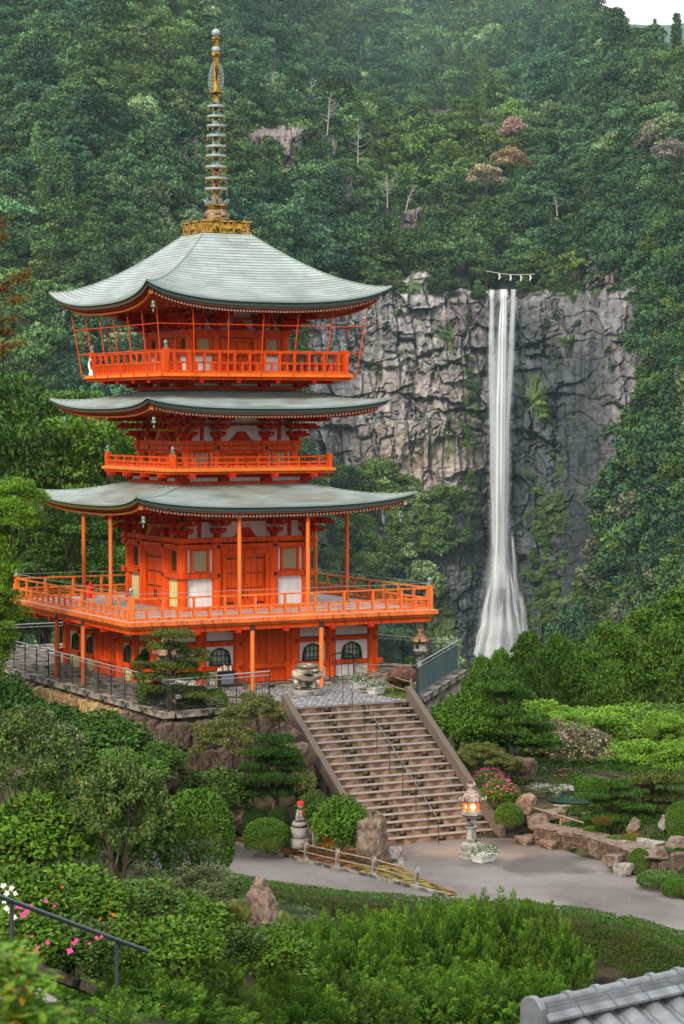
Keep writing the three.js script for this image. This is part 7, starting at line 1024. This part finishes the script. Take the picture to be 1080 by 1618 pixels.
// rocks of the bank
rock(412, 1480, 47.5, 0.82, 1.15, 'upright pinkish brown standing rock before the hedge', mat(0.24, 0.175, 0.15, { rough: 0.93, map: lichenA, bumpMap: roughA, bumpScale: 0.04 }), 101, { detail: 10, gouge: 0.12, lean: -0.2 }); rock(316, 1452, 43, 0.95, 0.55, 'low pale grey rock under the branching shrubs', M.stone, 102, { detail: 9 }); rock(372, 1462, 46, 0.7, 0.6, 'mossy rock left of the standing rock', mat(0.12, 0.13, 0.03, { rough: 1, map: lichenA }), 103); rock(440, 1478, 49, 0.6, 0.5, 'mossy boulder right of the standing rock', mat(0.10, 0.13, 0.03, { rough: 1, map: lichenA }), 104); rock(62, 1592, 20.5, 0.34, 0.16, 'pale flat stone at the lower left corner', M.stonePale, 105); rock(25, 1580, 20, 0.3, 0.14, 'second pale stone at the lower left edge', M.stone, 106);
{ // stone step edge below the azaleas
  const s = thing('stone_kerb', new THREE.Vector3(0, 0, 0), 'brown stone kerb of a step below the flowering azaleas at the left', 'kerb'), a = sight(46, 1526, 22), b = sight(140, 1562, 24); const L = a.distanceTo(b), k = part('kerb', bx(+L.toFixed(2), 0.1, 0.16), M.stoneWarm, s, (a.x + b.x) / 2, (a.y + b.y) / 2, (a.z + b.z) / 2); k.quaternion.setFromUnitVectors(new THREE.Vector3(1, 0, 0), b.clone().sub(a).normalize());
  const h = thing('garden_handrail', new THREE.Vector3(0, 0, 0), 'dark blue grey metal handrail on two posts across the azaleas at the lower left', 'handrail'), A = sight(-60, 1392, 20.6), B = sight(0, 1417, 21), C = sight(232, 1503, 23.2); part('rail', tube([A, B, C], 0.022, 20, 10), mat(0.10, 0.12, 0.14, { rough: 0.4, metal: 0.5 }), h);
  for (const [x, y, f, d] of [[18, 1424, 1530, 21.2], [184, 1486, 1560, 22.75]]) part('post', bar(sight(x, y, d).toArray(), sight(x, f, d).toArray(), 0.02), mat(0.07, 0.085, 0.10, { rough: 0.4, metal: 0.5 }), h);
}
// -- clipped hedge along the path
function hedge(pts, w, h, label) {
  const g = thing('hedge', new THREE.Vector3(pts[0][0], PLAZA - 0.3, pts[0][1]), label, 'hedge'), O = pts[0], L = new Leaves(), r = rng(Math.round(pts[0][0] * 31 + 500)), core = [];
  for (let i = 0; i < pts.length - 1; i++) {
    const a = pts[i], b = pts[i + 1], len = Math.hypot(b[0] - a[0], b[1] - a[1]), dx = (b[0] - a[0]) / len, dz = (b[1] - a[1]) / len; core.push(moved(new THREE.BoxGeometry(len, h - 0.12, w - 0.16), (a[0] + b[0]) / 2 - O[0], (h - 0.12) / 2, (a[1] + b[1]) / 2 - O[1], 0, -Math.atan2(dz, dx)));
    const n = Math.round(len * (w + 2 * h) * 1150);
    for (let k = 0; k < n; k++) { const t = r() * len, q = r() * (w + 2 * h); let u, y, N; const wob = 0.05 * fbm(t * 1.2 + i * 9, q, 3, 3); if (q < h) { u = -w / 2 - wob; y = q; N = [dz, 0.15, -dx]; } else if (q < h + w) { u = q - h - w / 2; y = h + wob + 0.02 * r(); N = [0, 1, 0]; } else { u = w / 2 + wob; y = q - h - w; N = [-dz, 0.15, dx]; }
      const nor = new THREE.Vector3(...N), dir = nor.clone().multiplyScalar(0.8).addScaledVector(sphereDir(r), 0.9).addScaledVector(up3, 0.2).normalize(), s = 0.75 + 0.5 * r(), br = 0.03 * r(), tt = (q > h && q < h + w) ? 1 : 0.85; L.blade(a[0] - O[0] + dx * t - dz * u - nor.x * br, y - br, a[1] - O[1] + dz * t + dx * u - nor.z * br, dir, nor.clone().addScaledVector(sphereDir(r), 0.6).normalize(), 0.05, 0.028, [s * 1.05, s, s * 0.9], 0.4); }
  }
  for (const [e, q] of [[pts[0], pts[1]], [pts[pts.length - 1], pts[pts.length - 2]]]) { const l = Math.hypot(e[0] - q[0], e[1] - q[1]), dx = (e[0] - q[0]) / l, dz = (e[1] - q[1]) / l; for (let k = 0; k < 1500; k++) { const u = (r() - 0.5) * w, y = r() * h, nor = new THREE.Vector3(dx, 0.1, dz), dir = nor.clone().multiplyScalar(0.8).addScaledVector(sphereDir(r), 0.9).normalize(), s = 0.75 + 0.5 * r(); L.blade(e[0] - O[0] - dz * u + dx * 0.04 * r(), y, e[1] - O[1] + dx * u + dz * 0.04 * r(), dir, nor, 0.05, 0.028, [s, s, s * 0.9], 0.4); } }
  part('foliage', L.build(), LM.hedge, g); part('stems', mergeGeometries(core), mat(0.05, 0.04, 0.02, { rough: 1 }), g); return g;
}
hedge([[-11.2, 21.2], [-10.0, 22.0], [-9.2, 23.9], [-8.0, 25.9], [-6.3, 27.8], [-5.3, 29.0]], 1.0, 1.0, 'long clipped hedge along the near side of the curving path'); hedge([[-5.2, 29.1], [-4.2, 30.6], [-3.5, 32.0]], 1.1, 1.1, 'clipped hedge section by the path, left of the gap with brown stems'); hedge([[-3.42, 32.25], [-3.2, 34.6], [-3.6, 38]], 1.1, 1.1, 'clipped hedge section by the path nearest the tiled roof');
// -- juniper mass in the foreground
[[120, 1660, 1550, 170, 24, 0], [215, 1660, 1530, 190, 27, 1], [165, 1720, 1585, 220, 21, 2], [300, 1640, 1492, 170, 35, 0], [290, 1700, 1565, 210, 28, 1], [370, 1640, 1475, 170, 43, 2], [450, 1640, 1458, 180, 46, 0], [350, 1690, 1560, 190, 39, 1], [460, 1690, 1550, 190, 41, 2], [540, 1640, 1446, 180, 47.5, 1], [620, 1640, 1436, 180, 48.5, 2], [560, 1690, 1540, 190, 43, 0], [700, 1640, 1424, 170, 49, 0], [770, 1640, 1412, 170, 49.5, 1], [660, 1690, 1530, 190, 45, 1], [830, 1640, 1424, 170, 49.5, 2], [760, 1690, 1520, 180, 46, 2], [880, 1640, 1456, 120, 49, 0], [840, 1690, 1530, 150, 46.5, 1], [500, 1600, 1470, 150, 49, 2], [600, 1610, 1470, 150, 50, 0], [690, 1600, 1452, 150, 51, 1], [70, 1700, 1590, 150, 20, 1]].forEach(([x, f, t, w, d, v], i) => {
  sh('juniper', 'juniper' + v, i % 4 === 3 ? LM.cedar : LM.juniper, x, f, t, w, d, ['feathery juniper at the left end of the foreground mass', 'feathery juniper right of the stone kerb', 'juniper at the bottom edge below the stone kerb', 'juniper below the right end of the handrail', 'juniper at the bottom edge, a quarter of the way across', 'juniper before the low azaleas', 'juniper in front of the standing rock', 'juniper at the bottom edge left of the middle', 'juniper at the bottom edge in the middle', 'juniper before the middle of the long hedge', 'upright juniper before the right end of the long hedge', 'juniper at the bottom edge right of the middle', 'tall juniper below the lit lantern', 'tallest juniper with feathery tips below the plaza', 'juniper at the bottom edge below the lantern', 'tall juniper left of the clipped hedge gap', 'juniper at the bottom edge left of the tiled roof', 'juniper at the right end of the foreground mass', 'lowest juniper against the tiled roof', 'juniper behind the front row left of the middle', 'juniper behind the front row in the middle', 'juniper behind the front row below the plaza', 'small juniper at the lower left corner'][i], { cat: 'shrub', twig: 'bush', depth: w * d / 3700 * 0.9 });
});
{ // blurred maple sprays close to the camera at the lower left
  const t = thing('maple_spray', sight(0, 1600, 6.5), 'bright yellow green maple sprays close to the camera in the lower left corner', 'branch'), r = rng(66), L = new Leaves(), k = 6.5 / 3700, g = [];
  for (const [x, y, n] of [[12, 1500, 46], [30, 1536, 50], [10, 1560, 50], [44, 1585, 46], [18, 1610, 60], [60, 1602, 30], [5, 1530, 40]]) { const c = RIGHT.clone().multiplyScalar(x * k).add(new THREE.Vector3(0, (1600 - y) * k, 0)); for (let j = 0; j < n * 2.2; j++) { const e = new THREE.Vector3((r() - 0.5) * 0.13, (r() - 0.5) * 0.03, (r() - 0.5) * 0.3); const dir = sphereDir(r); dir.y = dir.y * 0.3 - 0.15; L.blade(c.x + e.x, c.y + e.y, c.z + e.z, dir.normalize(), up3.clone().addScaledVector(sphereDir(r), 0.4).normalize(), 0.05, 0.02, r() < 0.1 ? [2.4, 0.7, 0.8] : [0.9 + 0.3 * r(), 1, 1], 0.2); } const o = RIGHT.clone().multiplyScalar(-90 * k).add(new THREE.Vector3(0, (1600 - y) * k - 0.1, 0)); g.push(tube([o, o.clone().lerp(c, 0.6).add(new THREE.Vector3(0, 0.03, 0)), c], 0.006, 8, 5, 0.002)); }
  part('leaves', L.build(), LM.mapleBright, t); part('twigs', mergeGeometries(g), M.bark, t);
}

// ---------- tiled roof ridge in the lower right corner ----------
{
  const A = new THREE.Vector3(-27.68, 5.47, 67.285), B = new THREE.Vector3(-26.08, 5.5, 66.96), X = B.clone().sub(A).normalize(), t = thing('tiled_roof', A, 'grey clay tiled roof ridge cutting across the lower right corner', 'roof');
  t.rotation.y = -Math.atan2(X.z, X.x); t.scale.setScalar(0.69);
  const r = rng(19), tl = [0.88, 0.96, 1.04, 1.14].map((k) => mat(0.185 * k, 0.21 * k, 0.235 * k, { rough: 0.36, metal: 0.1, spec: 0.5, map: withRep(T.pave, 0.9) })), any = () => tl[Math.floor(r() * 4)];
  const prof = (pts, len) => { const s = new THREE.Shape(); pts.forEach((p, i) => i ? s.lineTo(p[0], p[1]) : s.moveTo(p[0], p[1])); s.closePath(); const g = new THREE.ExtrudeGeometry(s, { depth: len, bevelEnabled: true, bevelSize: 0.003, bevelThickness: 0.003, bevelSegments: 1 }); g.rotateY(Math.PI / 2); return boxUV(g, 1); }; // profile in (-z, y), run along x
  const arc = (r0, n = 10) => { const p = []; for (let i = 0; i <= n; i++) { const a = Math.PI * i / n; p.push([r0 * Math.cos(a), r0 * 0.95 * Math.sin(a)]); } return p; };
  const cap = prof(arc(0.066), 0.415), collar = prof(arc(0.092), 0.07), c1 = prof([[-0.105, 0], [0.105, 0], [0.1, 0.026], [-0.1, 0.026]], 0.485), c2 = prof([[-0.13, 0], [0.13, 0], [0.125, 0.026], [-0.125, 0.026]], 0.485), c3 = prof([[-0.215, -0.055], [0.215, -0.055], [0.215, -0.03], [0.14, 0.03], [-0.14, 0.03], [-0.215, -0.03]], 0.505);
  for (let i = 0; i < 12; i++) { const x = 0.05 + i * 0.44; part('ridge_tile', cap, any(), t, x, 0, 0); if (i) part('ridge_tile_collar', collar, any(), t, x - 0.03, 0.0, 0); }
  for (let i = 0; i < 10; i++) { part('flat_tile', c1, any(), t, 0.03 + i * 0.505, -0.03, 0); part('flat_tile', c2, any(), t, -0.2 + i * 0.505 + 0.24, -0.062, 0); part('shoulder_tile', c3, any(), t, 0.02 + i * 0.526, -0.10, 0); }
  const end = new THREE.Shape(); end.moveTo(-0.16, -0.3); end.lineTo(0.16, -0.3); end.lineTo(0.15, 0.0); end.quadraticCurveTo(0.12, 0.09, 0, 0.1); end.quadraticCurveTo(-0.12, 0.09, -0.15, 0.0); end.closePath(); const eg = new THREE.ExtrudeGeometry(end, { depth: 0.05, bevelEnabled: true, bevelSize: 0.02, bevelThickness: 0.02, bevelSegments: 3 }); eg.rotateY(Math.PI / 2); boxUV(eg); part('ridge_end_tile', eg, tl[2], t, -0.05, -0.01, 0);
  // wavy pan tiles down the slope, each overlapping the one below
  const wave = (u) => 0.045 * Math.sin(u * 6.283 - 0.6), tile = gridMesh(14, 4, (u, v) => [u * 0.42, wave(u) - 0.012 * v, v * 0.27]), lip = gridMesh(14, 1, (u, v) => [u * 0.42, wave(u) - 0.012 - 0.022 * v, 0.27]), tg = mergeGeometries([tile, lip]); boxUV(tg, 1);
  for (const s of [1, -1]) for (let j = 0; j < (s > 0 ? 5 : 2); j++) for (let i = 0; i < 12; i++) { const q = part('roof_tile', tg, any(), t, 0.02 + i * 0.385, -0.17 - j * 0.108 - 0.02, s * (0.1 + j * 0.225)); q.rotation.order = 'YXZ'; if (s < 0) { q.rotation.y = Math.PI; q.position.x += 0.385; } q.rotation.x = 0.42; }
  part('roof_board', gridMesh(2, 2, (u, v) => [0.05 + u * 3.3, -0.3 - Math.abs(v - 0.5) * 1.1, (v - 0.5) * 2.6]), M.dark, t);
  for (let j = 0; j < 5; j++) part('verge_tile', prof([[-0.06, -0.1], [0.06, -0.1], [0.06, 0.0], [0, 0.04], [-0.06, 0.0]], 0.1), any(), t, -0.06, -0.2 - j * 0.11, 0.15 + j * 0.22);
  // the hall wall under it, so that the roof stands on something
  part('hall_wall', bx(3, 4.5, 1.6), M.white, t, 2.0, -3.4, 0);
}
renderer.render(scene, camera);
